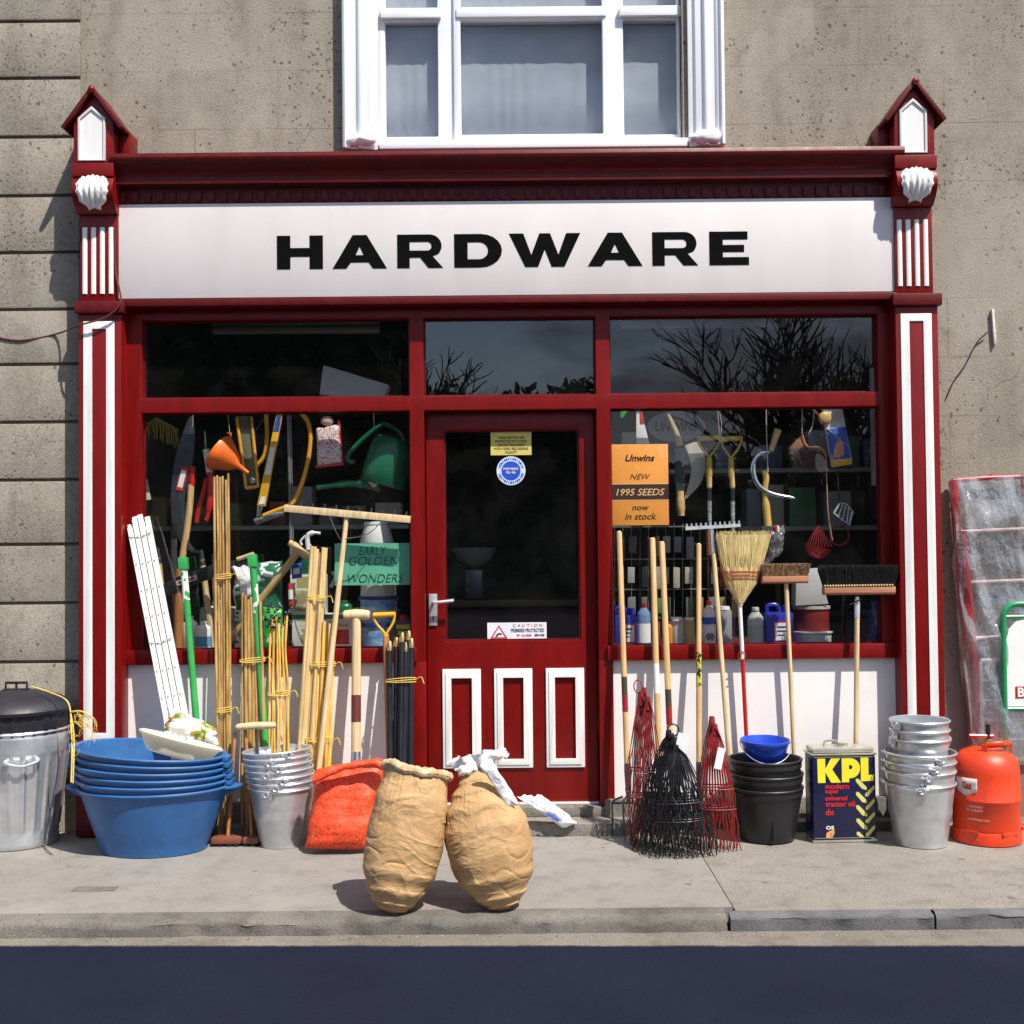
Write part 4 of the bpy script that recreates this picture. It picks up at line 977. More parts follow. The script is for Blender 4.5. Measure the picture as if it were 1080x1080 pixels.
# --- galvanised buckets
def bucket_proto(label, M, r0, r1, h, group, ears=0.0, hoop=True):
    t = thing('bucket', label, 'bucket', M, group)
    pf = [(r0*.94, .008), (r0*.97, 0), (r0*1.01, .002), (r0, .012)]
    for k in range(1, 15):
        z = .012+(h-.012)*k/15; r = r0+(r1-r0)*z/h; bump_ = .0032 if k in (7, 8) else 0
        pf.append((r+bump_, z))
    pf += [(r1-.001, h-.016), (r1+.004, h-.012), (r1+.0065, h-.004), (r1+.003, h), (r1-.003, h-.002), (r1-.004, h-.03), (r0-.003, .015), (.01, .014)]
    MB().lathe(pf, 64).build('body', GALV, t, smooth=40)
    for sg in (0, math.pi):
        a = ears+sg; n_ = V((math.cos(a), math.sin(a), 0)); tg = V((-n_.y, n_.x, 0)); z = h-.028; rr = r0+(r1-r0)*z/h
        mb = MB(); c0 = n_*(rr+.004)+V((0, 0, z))
        mb.prism([c0+tg*.03+V((0, 0, .016)), c0-tg*.03+V((0, 0, .016)), c0-tg*.022+V((0, 0, -.014)), c0+tg*.022+V((0, 0, -.014))], n_*.004)
        mb.tube([c0+n_*.014+V((0, 0, .012))+tg*(.013*math.cos(k*math.pi/6))+V((0, 0, .013*math.sin(k*math.pi/6))) for k in range(13)], .0042, 7)
        mb.build('ear', GALV, t)
    # wire bail resting down along the rim
    if hoop:
        n_ = V((math.cos(ears), math.sin(ears), 0)); tg = V((-n_.y, n_.x, 0)); pts = []
        for k in range(25):
            q = math.pi*k/24; pts.append(n_*(r1+.018)*math.cos(q)-tg*(r1+.013)*math.sin(q)+V((0, 0, h-.018+.012*math.sin(q))))
        MB().tube(pts, .0028, 6).build('bail', GALV, t)
    return t
r0 = .105; cb = stand(298, 896, r0); s = S(cb.y)
r1b, hb_ = 34.5*s, 62*s
GB = 'galvanised buckets nested beside the orange sack'
lab = ['galvanised bucket at the bottom of the stack left of the orange sack', 'second galvanised bucket up in the left bucket stack', 'third galvanised bucket up in the left bucket stack', 'fourth galvanised bucket up in the left bucket stack', 'fifth galvanised bucket up in the left bucket stack', 'next to topmost galvanised bucket in the left bucket stack', 'topmost galvanised bucket in the left stack, seen over its rim']
angs = [-105, -88, -76, -100, -79, -92, -60]
bk = bucket_proto(lab[0], Matrix.Translation(cb) @ Matrix.Rotation(R(angs[0]+90), 4, 'Z'), r0, r1b, hb_, GB, -math.pi/2, False)
for i in range(1, 7):
    M = Matrix.Translation(cb+V((-.002*i, 0, .0285*i))) @ Matrix.Rotation(R(-.55*i), 4, 'Y') @ Matrix.Rotation(R(-.3*i), 4, 'X') @ Matrix.Rotation(R(angs[i]+90), 4, 'Z')
    dup(bk, M, lab[i])
# right stack
GB2 = 'galvanised buckets nested beside the orange gas bottle'
r0 = .12; cb = stand(971, 896, r0); s = S(cb.y); r1b, hb_ = 35.5*s, 65*s
lab = ['large galvanised bucket standing on the pavement left of the gas bottle', 'second large galvanised bucket up, left of the gas bottle', 'third large galvanised bucket up, left of the gas bottle', 'uppermost of the large galvanised buckets left of the gas bottle']
angs = [-105, -96, -84, -75]
bk = bucket_proto(lab[0], Matrix.Translation(cb) @ Matrix.Rotation(R(angs[0]+90), 4, 'Z'), r0, r1b, hb_, GB2, -math.pi/2, True)
for i in range(1, 4):
    dup(bk, Matrix.Translation(cb+V((.002*i, 0, .058*i if i == 1 else .058+.042*(i-1)))) @ Matrix.Rotation(R(angs[i]+90), 4, 'Z'), lab[i])
zt = .058+.042*2+hb_-.055; r1s = 29.5*s; r0s = 24*s
lab = ['small galvanised bucket set inside the large ones left of the gas bottle', 'middle small galvanised bucket left of the gas bottle', 'topmost small galvanised bucket left of the gas bottle, open rim showing']
sk = None
for i in range(3):
    M = Matrix.Translation(cb+V((.006, 0, zt-.066+.043*i))) @ Matrix.Rotation(R(8*i), 4, 'Z')
    if sk is None: sk = bucket_proto(lab[0], M, r0s, r1s, .185, GB2, 0.12, False)
    else: dup(sk, M, lab[i])

# --- orange mesh sack
orm = printmat('orange_net_sack', [(0, (.35, .03, .012)), (.40, (.78, .055, .012)), (.54, (.86, .09, .02)), (.63, (.40, .03, .012)), (.66, (.88, .20, .07))], 130, .9, .55)
o = pillow([(332, 812), (408, 802), (393, 896), (321, 895)], -.50, .17, 'net_sack', 'bright orange net sack slumped against the left paper sack', 'sack', orm, n=48, amp=.010, sc_=11, seed=4, lean_dy=.10, crease=.004)
f_ = MB()
def fold(u, v):
    p = P(330+82*u, 822-14*u-8*math.sin(u*3), -.53+.02*u); a = v*2*math.pi
    q = .034*(.75+.35*noise.noise(V((u*4, 3, 0)))+.1*math.sin(u*9))
    return p+V((noise.noise(V((u*6, v*2, 1)))*.008, math.cos(a)*q, math.sin(a)*q*.8+noise.noise(V((u*7, v*3, 7)))*.01))
f_.grid(fold, 40, 14).build('rolled_top', orm, o, smooth=70)

# --- brown paper sacks
def sack(axis_b, axis_t, Y0, Y1, prof, name, label, seed, m=PAPER, dflat=.86):
    b0 = G(*axis_b); Y0 = b0.y; Y1 = Y0+.11; t0 = P(axis_t[0], axis_t[1], Y1)
    M = aim(b0, t0); Ln = (t0-b0).length; t = thing(name, label, 'sack', M)
    hs = [p[0] for p in prof]; ws = [p[1] for p in prof]
    def wd(v):
        for k in range(len(hs)-1):
            if v <= hs[k+1]:
                q = (v-hs[k])/(hs[k+1]-hs[k]); q = q*q*(3-2*q); return ws[k]+(ws[k+1]-ws[k])*q
        return ws[-1]
    s = S((Y0+Y1)/2)
    def fn(u, v):
        a = u*2*math.pi; v = v**1.25; w_ = wd(v)*s*.5; z = Ln*v
        sx = math.copysign(abs(math.cos(a))**.9, math.cos(a)); sy = math.copysign(abs(math.sin(a))**.9, math.sin(a))
        p = V((w_*sx, w_*dflat*sy, z)); q = p+V((seed*3.1, 0, 0))
        w1 = noise.noise(q*7)*1.3; msk = max(0, min(1, .55+noise.noise(q*5+V((0, 0, 30)))*1.6))
        wv = V((noise.noise(q*8), noise.noise(q*8+V((9, 0, 0))), noise.noise(q*8+V((0, 9, 0)))))*.5
        def rdg(fx, fz, o): return (1-min(1, abs(noise.noise(V((q.x*fx+o, q.y*fx, q.z*fz))+wv))*2.6))**2
        ra, rb_, rc_, rd_ = rdg(7, 13, 0)**1.6, rdg(15, 26, 7)**1.5, rdg(30, 45, 3), rdg(9, 14, 21)**1.5
        r4_ = 1-min(1, abs(noise.noise(V((math.cos(a)*5.5, math.sin(a)*5.5, z*2.2+seed*7))))*4)  # long pleats
        amp = min(1, 9*v*(1-v)+.2)
        e = ra*.0036*msk+rb_*.0016*msk+rc_*.0002-rd_*.0032*(1.1-msk*.6)+r4_*.0024*max(0, v*1.6-.6)+noise.noise(q*4)*.006
        return p+V((math.cos(a), math.sin(a)*.9, 0))*e*amp+V((0, 0, noise.noise(q*9)*.008*amp))
    return t, MB().grid(fn, 280, 260, wrap=True), wd, s, Ln, M
t, mb, wd, s, Ln, M = sack((413, 963), (440, 812), -1.22, -1.12, [(0, 13), (.03, 31), (.08, 45), (.17, 62), (.29, 76), (.5, 82), (.75, 78), (.93, 69), (1, 68)], 'paper_sack', 'brown paper sack with rolled down top holding the dark rods', 2)
n = len(mb.v); mb.f.append(tuple(range(279, -1, -1)))
body = mb.build('body', PAPER, t, smooth=60)
rim = MB()
def rimf(u, v):
    a = u*2*math.pi; q = v*2*math.pi; rr = 66*s*.5
    k = .017*(1+.35*noise.noise(V((math.cos(a)*3, math.sin(a)*3, 1))))+.006*noise.noise(V((math.cos(a)*9, math.sin(a)*9, v*3)))
    r_ = rr+.004+k*math.cos(q)
    return (r_*math.cos(a), r_*.86*math.sin(a), Ln-.004+k*1.1*math.sin(q)+.016*noise.noise(V((math.cos(a)*2.2, math.sin(a)*2.2, 5))))
rim.grid(rimf, 110, 12, wrap=True).build('rolled_rim', mat('rim_kraft_paper', (.45, .29, .14), .75, var=.25, vs=22, col2=(.62, .45, .27), bump=.4, bs=25), t, smooth=60)
MB().lathe([(.01, Ln-.05), (66*s*.5, Ln-.05), (66*s*.5, Ln-.045), (.01, Ln-.04)], 30, ry=.86).build('contents', flat('dark_compost', (.03, .02, .012), .9), t)
t, mb, wd, s, Ln, M = sack((532, 959), (499, 815), -1.21, -1.10, [(0, 13), (.03, 35), (.1, 55), (.24, 79), (.39, 88), (.58, 88), (.73, 76), (.86, 56), (.94, 36), (1, 26)], 'paper_sack', 'brown paper sack with its neck tied shut by white plastic', 5)
mb.f.append(tuple(range(279, -1, -1))); mb.f.append(tuple(range(len(mb.v)-280, len(mb.v))))
mb.build('body', PAPER, t, smooth=60)
mb = MB()
def neck(u, v):
    a = u*2*math.pi; z = -.03+.10*v; rr = (.055-.03*math.sin(min(1, v*1.6)*math.pi)+.03*max(0, v-.55)*2)*(1+.22*math.cos(a*7+v*2)+.15*noise.noise(V((math.cos(a)*3, math.sin(a)*3, v*4))))
    return (rr*math.cos(a)+.012*v, rr*.8*math.sin(a), Ln+z+.02*noise.noise(V((math.cos(a)*2, math.sin(a)*2, 9)))*v)
mb.grid(neck, 60, 16, wrap=True); mb.build('tied_neck', PLAST, t, smooth=70)
for (px, lb, se) in (([(503, 800), (532, 786), (538, 795), (506, 812)], None, 3), ([(480, 806), (503, 796), (506, 814), (484, 819)], None, 8)):
    pillow(px, t.matrix_world.translation.y+.09, .06, 'plastic_flap', None, None, PLAST, n=20, amp=.016, sc_=22, seed=se, parent=t)
pillow([(505, 806), (518, 800), (548, 848), (536, 852)], t.matrix_world.translation.y+.0, .025, 'plastic_tail', None, None, PLAST, n=20, amp=.008, sc_=18, seed=6, parent=t)
# white polythene behind
o = pillow([(545, 840), (571, 838), (610, 868), (594, 874)], -.235, .07, 'polythene_bag', 'limp white polythene bag with blue print lying on the door step', 'bag', PLAST, n=30, amp=.016, sc_=18, seed=9)
pm = P(583, 862, -.275)
MB().box(-.035, .035, -.0006, .0006, -.006, .006).build('print', flat('blue_print', (.05, .1, .5)), o, T=Matrix.Translation(pm) @ Matrix.Rotation(R(33), 4, 'Y'))

# --- long handles in front of the right window
def handle_tool(name, label, cat, tx, ty, bx, Yt, Yb, r, m=WOODW, z0=.28, bands=(), grp=None, sock=DSTEEL):
    A_, T_, M, Ln = lean(tx, ty, Yt, bx, Yb); t = thing(name, label, cat, M, grp)
    MB().tube([(0, 0, z0), (0, 0, Ln*.5), (0, 0, Ln-.012), (0, 0, Ln-.004), (0, 0, Ln)], [r*1.02, r*1.08, r, r*.86, r*.5], 14).build('handle', m, t)
    for (f0, f1, bm_) in bands: MB().tube([(0, 0, Ln*f0), (0, 0, Ln*f1)], r*1.08, 14, cap=True).build('label_sleeve', bm_, t)
    if sock: MB().tube([(0, 0, z0-.12), (0, 0, z0+.03), (0, 0, z0+.07)], [r*.7, r*1.15, r*1.1], 12).build('socket', sock, t)
    return t, M, Ln
LAB_B = flat('black_gold_label', (.05, .04, .015)); LAB_R = flat('red_label', (.28, .01, .01)); LAB_W = flat('white_paper_label', (.75, .75, .75)); LAB_Y = printmat('yellow_black_label', [(0, (.02, .02, .02)), (.48, (.62, .55, .08)), (.6, (.02, .02, .02)), (.64, (.62, .55, .08))], 55, .0)
HG = 'long handled tools leaning on the right window'
t, M, Ln = handle_tool('garden_fork', 'long handled fork nearest the door with a black and red label', 'fork', 653, 560, 664, -.09, -.22, .0135, bands=((.40, .455, LAB_R), (.455, .515, LAB_B)), grp=HG)
mb = MB()
for k in range(4): mb.tube(cat_rom([((k-1.5)*.018, 0, .19), ((k-1.5)*.052, -.012, .165), ((k-1.5)*.055, -.016, .09), ((k-1.5)*.056, -.002, .0)], 5), [.0055]*15+[.002], 6)
mb.box(-.085, .085, -.016, -.006, .155, .166); mb.build('tines', DSTEEL, t)
for (tx, ty, bx, bands, lb) in ((688, 567, 697, ((.47, .57, LAB_W),), 'long handled shovel with a white label, left of a close twin'), (698, 571, 711, ((.37, .43, LAB_R), (.43, .49, LAB_B)), 'long handled shovel with red and black label, right of its close twin')):
    t, M, Ln = handle_tool('shovel', lb, 'shovel', tx, ty, bx, -.09, -.20 if tx < 690 else -.22, .0145, bands=bands, grp=HG)
    MB().prism([(-.07, 0, .2), (.07, 0, .2), (.085, 0, .06), (0, 0, 0), (-.085, 0, .06)], (0, .004, 0)).build('blade', DSTEEL, t)
t, M, Ln = handle_tool('hoe', 'long handled hoe with a yellow and black label in front of the red wire rakes', 'hoe', 737, 573, 737, -.09, -.20, .0125, bands=((.50, .62, LAB_Y),), grp=HG)
MB().box(-.07, .07, -.03, -.026, .0, .11).build('blade', DSTEEL, t)
# steel garden rake, head up
A_, T_, M, Ln = lean(750.5, 556, -.085, 775, -.20); t = thing('garden_rake', 'steel garden rake leaning head up with its teeth above the straw broom', 'rake', M)
MB().tube([(0, 0, 0), (0, 0, Ln*.5), (0, 0, Ln-.10)], [.0125, .0125, .0115], 12).build('handle', WOOD, t)
MB().tube([(0, 0, Ln-.13), (0, 0, Ln-.005)], [.0132, .009], 10).build('socket', STEEL, t)
h0, h1 = P(723, 557.5, -.09), P(781, 554, -.09); d = (h1-h0).normalized()
mb = MB().prism([h0+V((0, -.006, -.008)), h0+V((0, .004, -.008)), h0+V((0, .004, .008)), h0+V((0, -.006, .008))], h1-h0)
for i in range(12):
    p = h0.lerp(h1, (i+.3)/11.6); mb.prism([p+V((-.006, -.005, 0)), p+V((.006, -.005, 0)), p+V((.002, -.007, .024)), p+V((-.004, -.007, .024))], (0, .008, 0))
mb.build('head', mat('worn_bright_steel', (.7, .7, .7), .35, metal=.5, var=.2, vs=40), t, world=True)

# straw broom
A_, T_, M, Ln = lean(780, 632, -.115, 792, -.10); t = thing('straw_broom', 'straw broom standing head up with red stitching and a red handle', 'broom', M)
MB().tube([(0, 0, 0), (0, 0, Ln*.70), (0, 0, Ln*.735)], [.0105, .0105, .0095], 12).build('handle', REDP, t)
MB().tube([(0, 0, Ln*.735), (0, 0, Ln+.01)], .0102, 12).build('bare_handle', WHITE, t)
loop = MB().tube([(-.005+.02*math.cos(a), -.012, Ln*.755+.02*math.sin(a)) for a in [k*math.pi/8 for k in range(17)]], .0022, 6).build('hanging_loop', REDP, t)
Mi = M.inverted(); ss = S(-.11)
prof = [(637, 6), (630, 13), (622, 26), (612, 36), (600, 42), (585, 50), (570, 57), (562, 60)]     # row, width
random.seed(6)
base = Mi @ P(780.5, 637, -.115); st_ = MB()
cxs = lambda y: 780.5+(637-y)*.045
def wat(y):
    for (a, wa), (b_, wb_) in zip(prof[:-1], prof[1:]):
        if a >= y >= b_: return wa+(wb_-wa)*(a-y)/(a-b_)
    return prof[-1][1]
def bpt(y, u, v):
    w_ = wat(y)*ss; th = min(w_, .055*(.55+.45*min(1, (637-y)/30)))*(.6 if y < 600 else 1)
    p = P(cxs(y), y, -.115); return p+V((u*w_*.5, v*th*.5, 0))
for i in range(620):
    a = random.random()*6.283; q = math.sqrt(random.uniform(.35, 1)); u, v = q*math.cos(a), q*math.sin(a)
    ye = 562+random.uniform(-2.5, 6)
    st_.tube([bpt(y, u*(1 if k < 5 else 1+random.uniform(-.04, .04)), v) for k, y in enumerate((636, 628, 615, 600, 582, ye))], .0017, 4)
st_.build('straw', STRAW, t, world=True)
core = MB(); o_ = 0
core.grid(lambda u, v: bpt(636-72*v, .93*math.cos(u*6.2832), .93*math.sin(u*6.2832)), 24, 14, wrap=True).build('straw_core', STRAW, t, world=True)
for y in (596, 599, 602.5, 606, 609.5):
    MB().tube([bpt(y+.25*math.sin(a*5), 1.03*math.cos(a), 1.05*math.sin(a)) for a in [k*math.pi/24 for k in range(49)]], .0018, 5).build('stitching', REDP, t, world=True)
MB().tube([bpt(637, 0, 0)-V((0, 0, .01)), bpt(630, 0, 0), bpt(623, 0, 0)], [.013, .02, .02], 12).build('wire_binding', STRAW, t, world=True)

# two brooms head up
def brush(name, label, tx, ty, bx, Yt, Yb, head, bm_, bl, r, hd_m, brs, npx, splay, bt=.0016, bsag=0):
    A_, T_, M, Ln = lean(tx, ty, Yt, bx, Yb); t = thing(name, label, 'broom', M)
    MB().tube([(0, 0, 0), (0, 0, Ln*.5), (0, 0, Ln)], [r, r, r], 12).build('handle', WOOD, t)
    x0, x1, y0, y1 = head; a, b_ = P(x0, (y0+y1)/2, Yt), P(x1, (y0+y1)/2-.6, Yt); hh = (y1-y0)*S(Yt)/2; dpt = .03
    e = (b_-a).normalized(); n_ = V((-e.z, 0, e.x))
    sec = [V((0, -dpt, 0))-n_*hh*.5, V((0, -dpt*.7, 0))-n_*hh, V((0, dpt*.7, 0))-n_*hh, V((0, dpt, 0))-n_*hh*.5, V((0, dpt, 0))+n_*hh, V((0, -dpt, 0))+n_*hh]
    MB().prism([a+q for q in sec], b_-a).build('head', hd_m, t, world=True, bevel=.004)
    bb = MB()
    for i in range(npx):
        row = random.choice((-.85, -.45, 0, .45, .85)); u = random.random(); p = a.lerp(b_, .015+.97*u)+V((0, row*dpt*.9, 0))+n_*hh*.95
        d = n_+e*(u-.5)*splay+e*random.uniform(-.16, .16)+V((0, row*.25+random.uniform(-.12, .12), 0))
        bb.tube([p, p+d*bl*random.uniform(.8, 1.05)], [bt, bt*.7], 4)
    bb.build('bristles', brs, t, world=True)
    return t, M, Ln
random.seed(21)
t, M, Ln = brush('coir_broom', 'broom with brown coir bristles standing head up right of the straw broom', 829, 612, 841, -.115, -.10, (803, 851.5, 608, 615.5), 0, .062, .0115, WOODH, BRISN, 2400, .25)
t, M, Ln = brush('yard_broom', 'wide broom with black bristles standing head up furthest right', 904, 641, 902, -.13, -.175, (868, 943, 619, 627.5), 0, .105, .0125, WOODH, BRISB, 3600, .22, .0019)
ca, cb2 = P(868.5, 618, -.16), P(942.5, 617, -.16)
mb = MB()
for i in range(26): p = ca.lerp(cb2, (i+.5)/26); mb.ball(p, .0055, 8, 5)
mb.build('bristle_roots', STRAW, t, world=True)
MB().tube([(0, 0, Ln-.05), (0, 0, Ln+.02), (0, 0, Ln+.055)], [.0135, .014, .009], 12).build('socket', mat('white_metal_socket', (.7, .7, .72), .3, metal=.5), t)
MB().tube([P(896, 638, -.15), P(908, 632, -.15)], .004, 6).build('clip', BLACKP, t, world=True)

# --- spring tine rake heads of dipped wire
def rake_head(name, label, M, h, w_, n, m, bend, group, waist=.55, seed=0, bar=(.5, .66), wr=.0027, depth=.10, pinch=.12):
    random.seed(seed); t = thing(name, label, 'rake head', M, group)
    mb = MB()
    def tine(u, f_):
        a = u*w_*.5; fl = f_**.62
        x = a*fl*(1 if f_ < waist else 1-pinch*(f_-waist)/(1-waist)); y = -depth*math.sin(min(1, f_)*math.pi*.55)*(1-.55*u*u)-.018*u*u
        return V((x, y, h*(1-f_)))
    for i in range(n):
        u = -1+2*i/(n-1); pts = []
        for k in range(15):
            f_ = k/14; p = tine(u, f_)
            if f_ > waist: p += V((random.uniform(-1, 1)*bend, random.uniform(-1, 1)*bend*1.4, 0))
            if f_ == 1: p += V((0, bend, 0)); p.z = 0
            pts.append(p)
        mb.tube(pts, wr, 5)
    mb.build('tines', m, t, smooth=60)
    br_ = MB()
    for f_ in bar: br_.tube([tine(-1+2*k/16, f_)+V((0, -.004, 0)) for k in range(17)], wr*1.25, 6)
    br_.build('cross_bar', m, t, smooth=60)
    MB().tube([(0, 0, h*.93), (0, .0, h*1.0), (0, .0, h*1.02)], [.018, .014, .012], 10).build('socket', m, t)
    return t
def put_rakes(px, yy, topy, Y, wpx, cnt, m, grp, labs, seed, bend, n, dY=.035, tilt=0, waist=.55, depth=.10, wr=.0027, dxp=4, pinch=.12):
    for i in range(cnt):
        c = GX(px+(i-(cnt-1)/2)*dxp, Y-dY*i); h = (P(px, topy, Y-dY*i).z)*(1-.03*i)
        M = Matrix.Translation(c) @ Matrix.Rotation(R(tilt+random.uniform(-2.5, 2.5)), 4, 'Y') @ Matrix.Rotation(R(random.uniform(-10, 10)), 4, 'Z')
        rake_head('rake_head', labs[i], M, h, wpx*S(Y), n, m, bend, grp, waist, seed+i, wr=wr, depth=depth, pinch=pinch)
ordn = ['rearmost', 'second from back', 'middle', 'second from front', 'foremost']
put_rakes(710, 0, 772, -.42, 80, 5, WIREB, 'black wire rake heads', ['%s black wire rake head in the heap left of the buckets' % o_ for o_ in ordn], 30, .012, 17, dY=.033, waist=.36, depth=.12, wr=.0027, dxp=4)
tr = thing('wire_ring', 'black wire ring at the peak of the black rake heads', 'ring', P(710, 770, -.53))
MB().tube([(.026*math.cos(k*math.pi/10), .006*math.sin(k*math.pi/10), .026*math.sin(k*math.pi/10)) for k in range(21)], .0038, 7).build('ring', WIREB, tr)
put_rakes(676, 0, 728, -.34, 46, 3, WIRER, 'red wire rake heads left of the black heap', ['%s red wire rake head in the clump nearest the door' % o_ for o_ in ('rearmost', 'middle', 'foremost')], 50, .010, 11, dY=.03, tilt=2, waist=.42, depth=.05, wr=.0024, pinch=.45)
put_rakes(752, 0, 758, -.40, 52, 3, WIRER, 'red wire rake heads right of the black heap', ['%s red wire rake head in the clump beside the black buckets' % o_ for o_ in ('rearmost', 'middle', 'foremost')], 70, .006, 12, dY=.03, tilt=2, waist=.5, depth=.09, wr=.0026)
tr = thing('wire_ring', 'red wire ring above the red rake heads nearest the door', 'ring', P(673, 724, -.36))
MB().tube([(.02*math.cos(k*math.pi/10), .006*math.sin(k*math.pi/10), .03*math.sin(k*math.pi/10)) for k in range(21)], .003, 7).build('ring', WIRER, tr)
for (x, y, Yy, w2, h2, lb) in ((719, 787, -.56, .055, .12, 'white card tag hanging inside the black wire rake heads'), (759, 800, -.52, .035, .10, 'white card tag on the red rake heads beside the black buckets')):
    o = MB().box(-w2/2, w2/2, -.001, .001, -h2/2, h2/2).build('card_tag', flat('white_tag', (.75, .75, .74)), T=Matrix.Translation(P(x, y, Yy)) @ Matrix.Rotation(R(12), 4, 'Y')); tag(o, lb, 'tag')

# --- black buckets and the blue pail
r0 = .13; cb = stand(809, 891.5, r0); s = S(cb.y); r1b, hb_ = 36.5*s, 56*s
pf = [(r0*.93, .0), (r0, .006)]+[(r0+(r1b-r0)*k/8, .006+(hb_-.05)*k/8) for k in range(1, 9)]+[(r1b+.004, hb_-.04), (r1b+.005, hb_-.022), (r1b+.001, hb_-.02), (r1b+.006, hb_-.016), (r1b+.01, hb_-.004), (r1b+.006, hb_), (r1b-.002, hb_-.003), (r0-.004, .01), (.01, .01)]
GBK = 'nested black plastic buckets'
t = thing('black_bucket', 'black plastic bucket at the bottom of the black stack', 'bucket', Matrix.Translation(cb), GBK)
MB().lathe(pf, 56).build('body', BLACKP, t, smooth=40)
MB().box(-.0025, .0025, -r0-.024, -r0-.006, .02, hb_*.62).build('seam', BLACKP, t, bevel=.001)
for i, lb in enumerate(('middle black plastic bucket of the black stack', 'topmost black plastic bucket, holding the blue pail')):
    z = (.066, .132)[i]
    dup(t, Matrix.Translation(cb+V((-.003*i, .0, z))) @ Matrix.Rotation(R(7*i+3), 4, 'Z') @ Matrix.Rotation(R((.6, -.6)[i]), 4, 'X'), lb)
for o_ in [ch for r_ in bpy.data.objects if r_.name.startswith('black_bucket.') for ch in r_.children if ch.name.startswith('seam')]: bpy.data.objects.remove(o_)
rp = 26*s; zb = P(808, 780, cb.y).z-.1
M = Matrix.Translation(cb+V((-.006, -.012, zb))) @ Matrix.Rotation(R(2), 4, 'X')
t = thing('blue_pail', 'small bright blue plastic pail sitting in the top black bucket', 'pail', M)
MB().lathe([(rp*.7, 0), (rp*.74, .004), (rp*.94, .088), (rp*.985, .09), (rp, .096), (rp*.99, .104), (rp*.95, .104), (rp*.93, .1), (rp*.72, .01), (.01, .01)], 48).build('body', BLUEB, t, smooth=45)
hl = [(rp*1.02*math.cos(a), rp*1.0*math.sin(a)*.98, .094-.085*abs(math.sin(a))) for a in [-math.pi*k/20 for k in range(21)]]
MB().tube(hl, .0022, 6).build('wire_handle', mat('zinc_wire', (.65, .65, .65), .3, metal=.6), t)

# --- oil tin
c = GX(887, -.46); s = S(-.5); tw_, td, th_ = 69*s, .13, 101*s
c = stand(887, 888.5, td/2); M = Matrix.Translation(c) @ Matrix.Rotation(R(2.5), 4, 'Z')
NAVY = mat('navy_tin_paint', (.008, .010, .045), .28, var=.1, dirt=.1, dirtcol=(.05, .05, .06)); TINM = mat('tinplate', (.60, .56, .46), .3, metal=.75, var=.15, vs=12)
t = thing('oil_tin', 'tall navy oil tin with big yellow letters and tread pattern', 'tin', M)
MB().box(-tw_/2, tw_/2, -td/2, td/2, .004, th_*.915).build('body', NAVY, t, bevel=.012)
MB().box(-tw_/2-.003, tw_/2+.003, -td/2-.003, td/2+.003, 0, .012).build('rim', TINM, t, bevel=.004)
mb = MB()
pr = [(0, .0), (.004, .004), (.004, .012), (-.004, .02), (-.012, .06*.8), (-.03, .05)]
for k in range(len(pr)-1):
    pass
mb.box(-tw_/2-.004, tw_/2+.004, -td/2-.004, td/2+.004, th_*.916, th_*.935); o = mb.build('rim', TINM, t, bevel=.004)
MB().box(-tw_/2+.004, tw_/2-.004, -td/2+.004, td/2-.004, th_*.936, th_*.995).build('top', TINM, t, bevel=.016)
MB().tube([(tw_*.05, 0, th_*.99), (tw_*.05, 0, th_+.012)], .024, 16).build('cap', TINM, t)
MB().tube(cat_rom([(-tw_*.25, 0, th_*.985), (-tw_*.22, 0, th_+.02), (-tw_*.05, 0, th_+.02), (-tw_*.02, 0, th_*.985)], 5), .005, 6).build('handle', TINM, t)
MB().box(-tw_/2+.006, tw_/2-.006, -td/2-.0015, -td/2+.01, th_*.895, th_*.903).build('seam_line', TINM, t)
MB().box(-tw_/2+.006, tw_/2-.006, -td/2-.0015, -td/2+.01, th_*.045, th_*.050).build('seam_line', TINM, t)
YEL = flat('tin_yellow_ink', (.78, .66, .03), .35); REDI = flat('tin_red_ink', (.6, .02, .02), .35); PALEY = flat('tin_tread_ink', (.62, .58, .16), .35)
def tp(zx, zy):   # zoomed tin picture (864x1080 of 100x125 px) -> local
    return ((zx/8.64-47.8)*s, -td/2-.0004, (118.3-zy/8.64)*s)
def tinshape(contours, m, nm):
    cs = [[(tp(x, y)[0], tp(x, y)[2]) for x, y in ct] for ct in contours]; return lettering(cs, Matrix.Translation((0, -td/2-.0004, 0)), m, nm, t, .001)
tinshape([[(162, 250), (236, 250), (236, 345), (290, 250), (375, 250), (300, 350), (382, 472), (290, 472), (236, 375), (236, 472), (165, 472)]], YEL, 'letter')
tinshape([[(390, 250)]+[(470+92*math.cos(R(a)), 342+92*math.sin(R(a))) for a in range(-90, 91, 15)]+[(458, 434), (458, 470), (390, 470)], [(458, 312), (470, 312)]+[(470+20*math.cos(R(a)), 332+20*math.sin(R(a))) for a in range(-75, 91, 15)]+[(458, 352)]], YEL, 'letter')
tinshape([[(568, 246), (640, 246), (640, 408), (688, 404), (688, 460), (568, 464)]], YEL, 'letter')
for i in range(5):
    y0 = 440+i*122
    e = min(1, (972-y0)/90)
    tinshape([[(520, y0), (545, y0), (545+75*e, y0+78*e), (620-75*(1-e)*.6, y0+105*e), (520+70*e*.8, y0+92*e), (520, y0+26*min(1, e*2))]], PALEY, 'tread_mark')
    y1 = 500+i*122; tinshape([[(690, y1), (694, y1+30), (632, y1+104 if y1+104 < 976 else 974), (606, y1+104 if y1+104 < 976 else 974), (606, y1+80 if y1+80 < 970 else 968)]], PALEY, 'tread_mark')
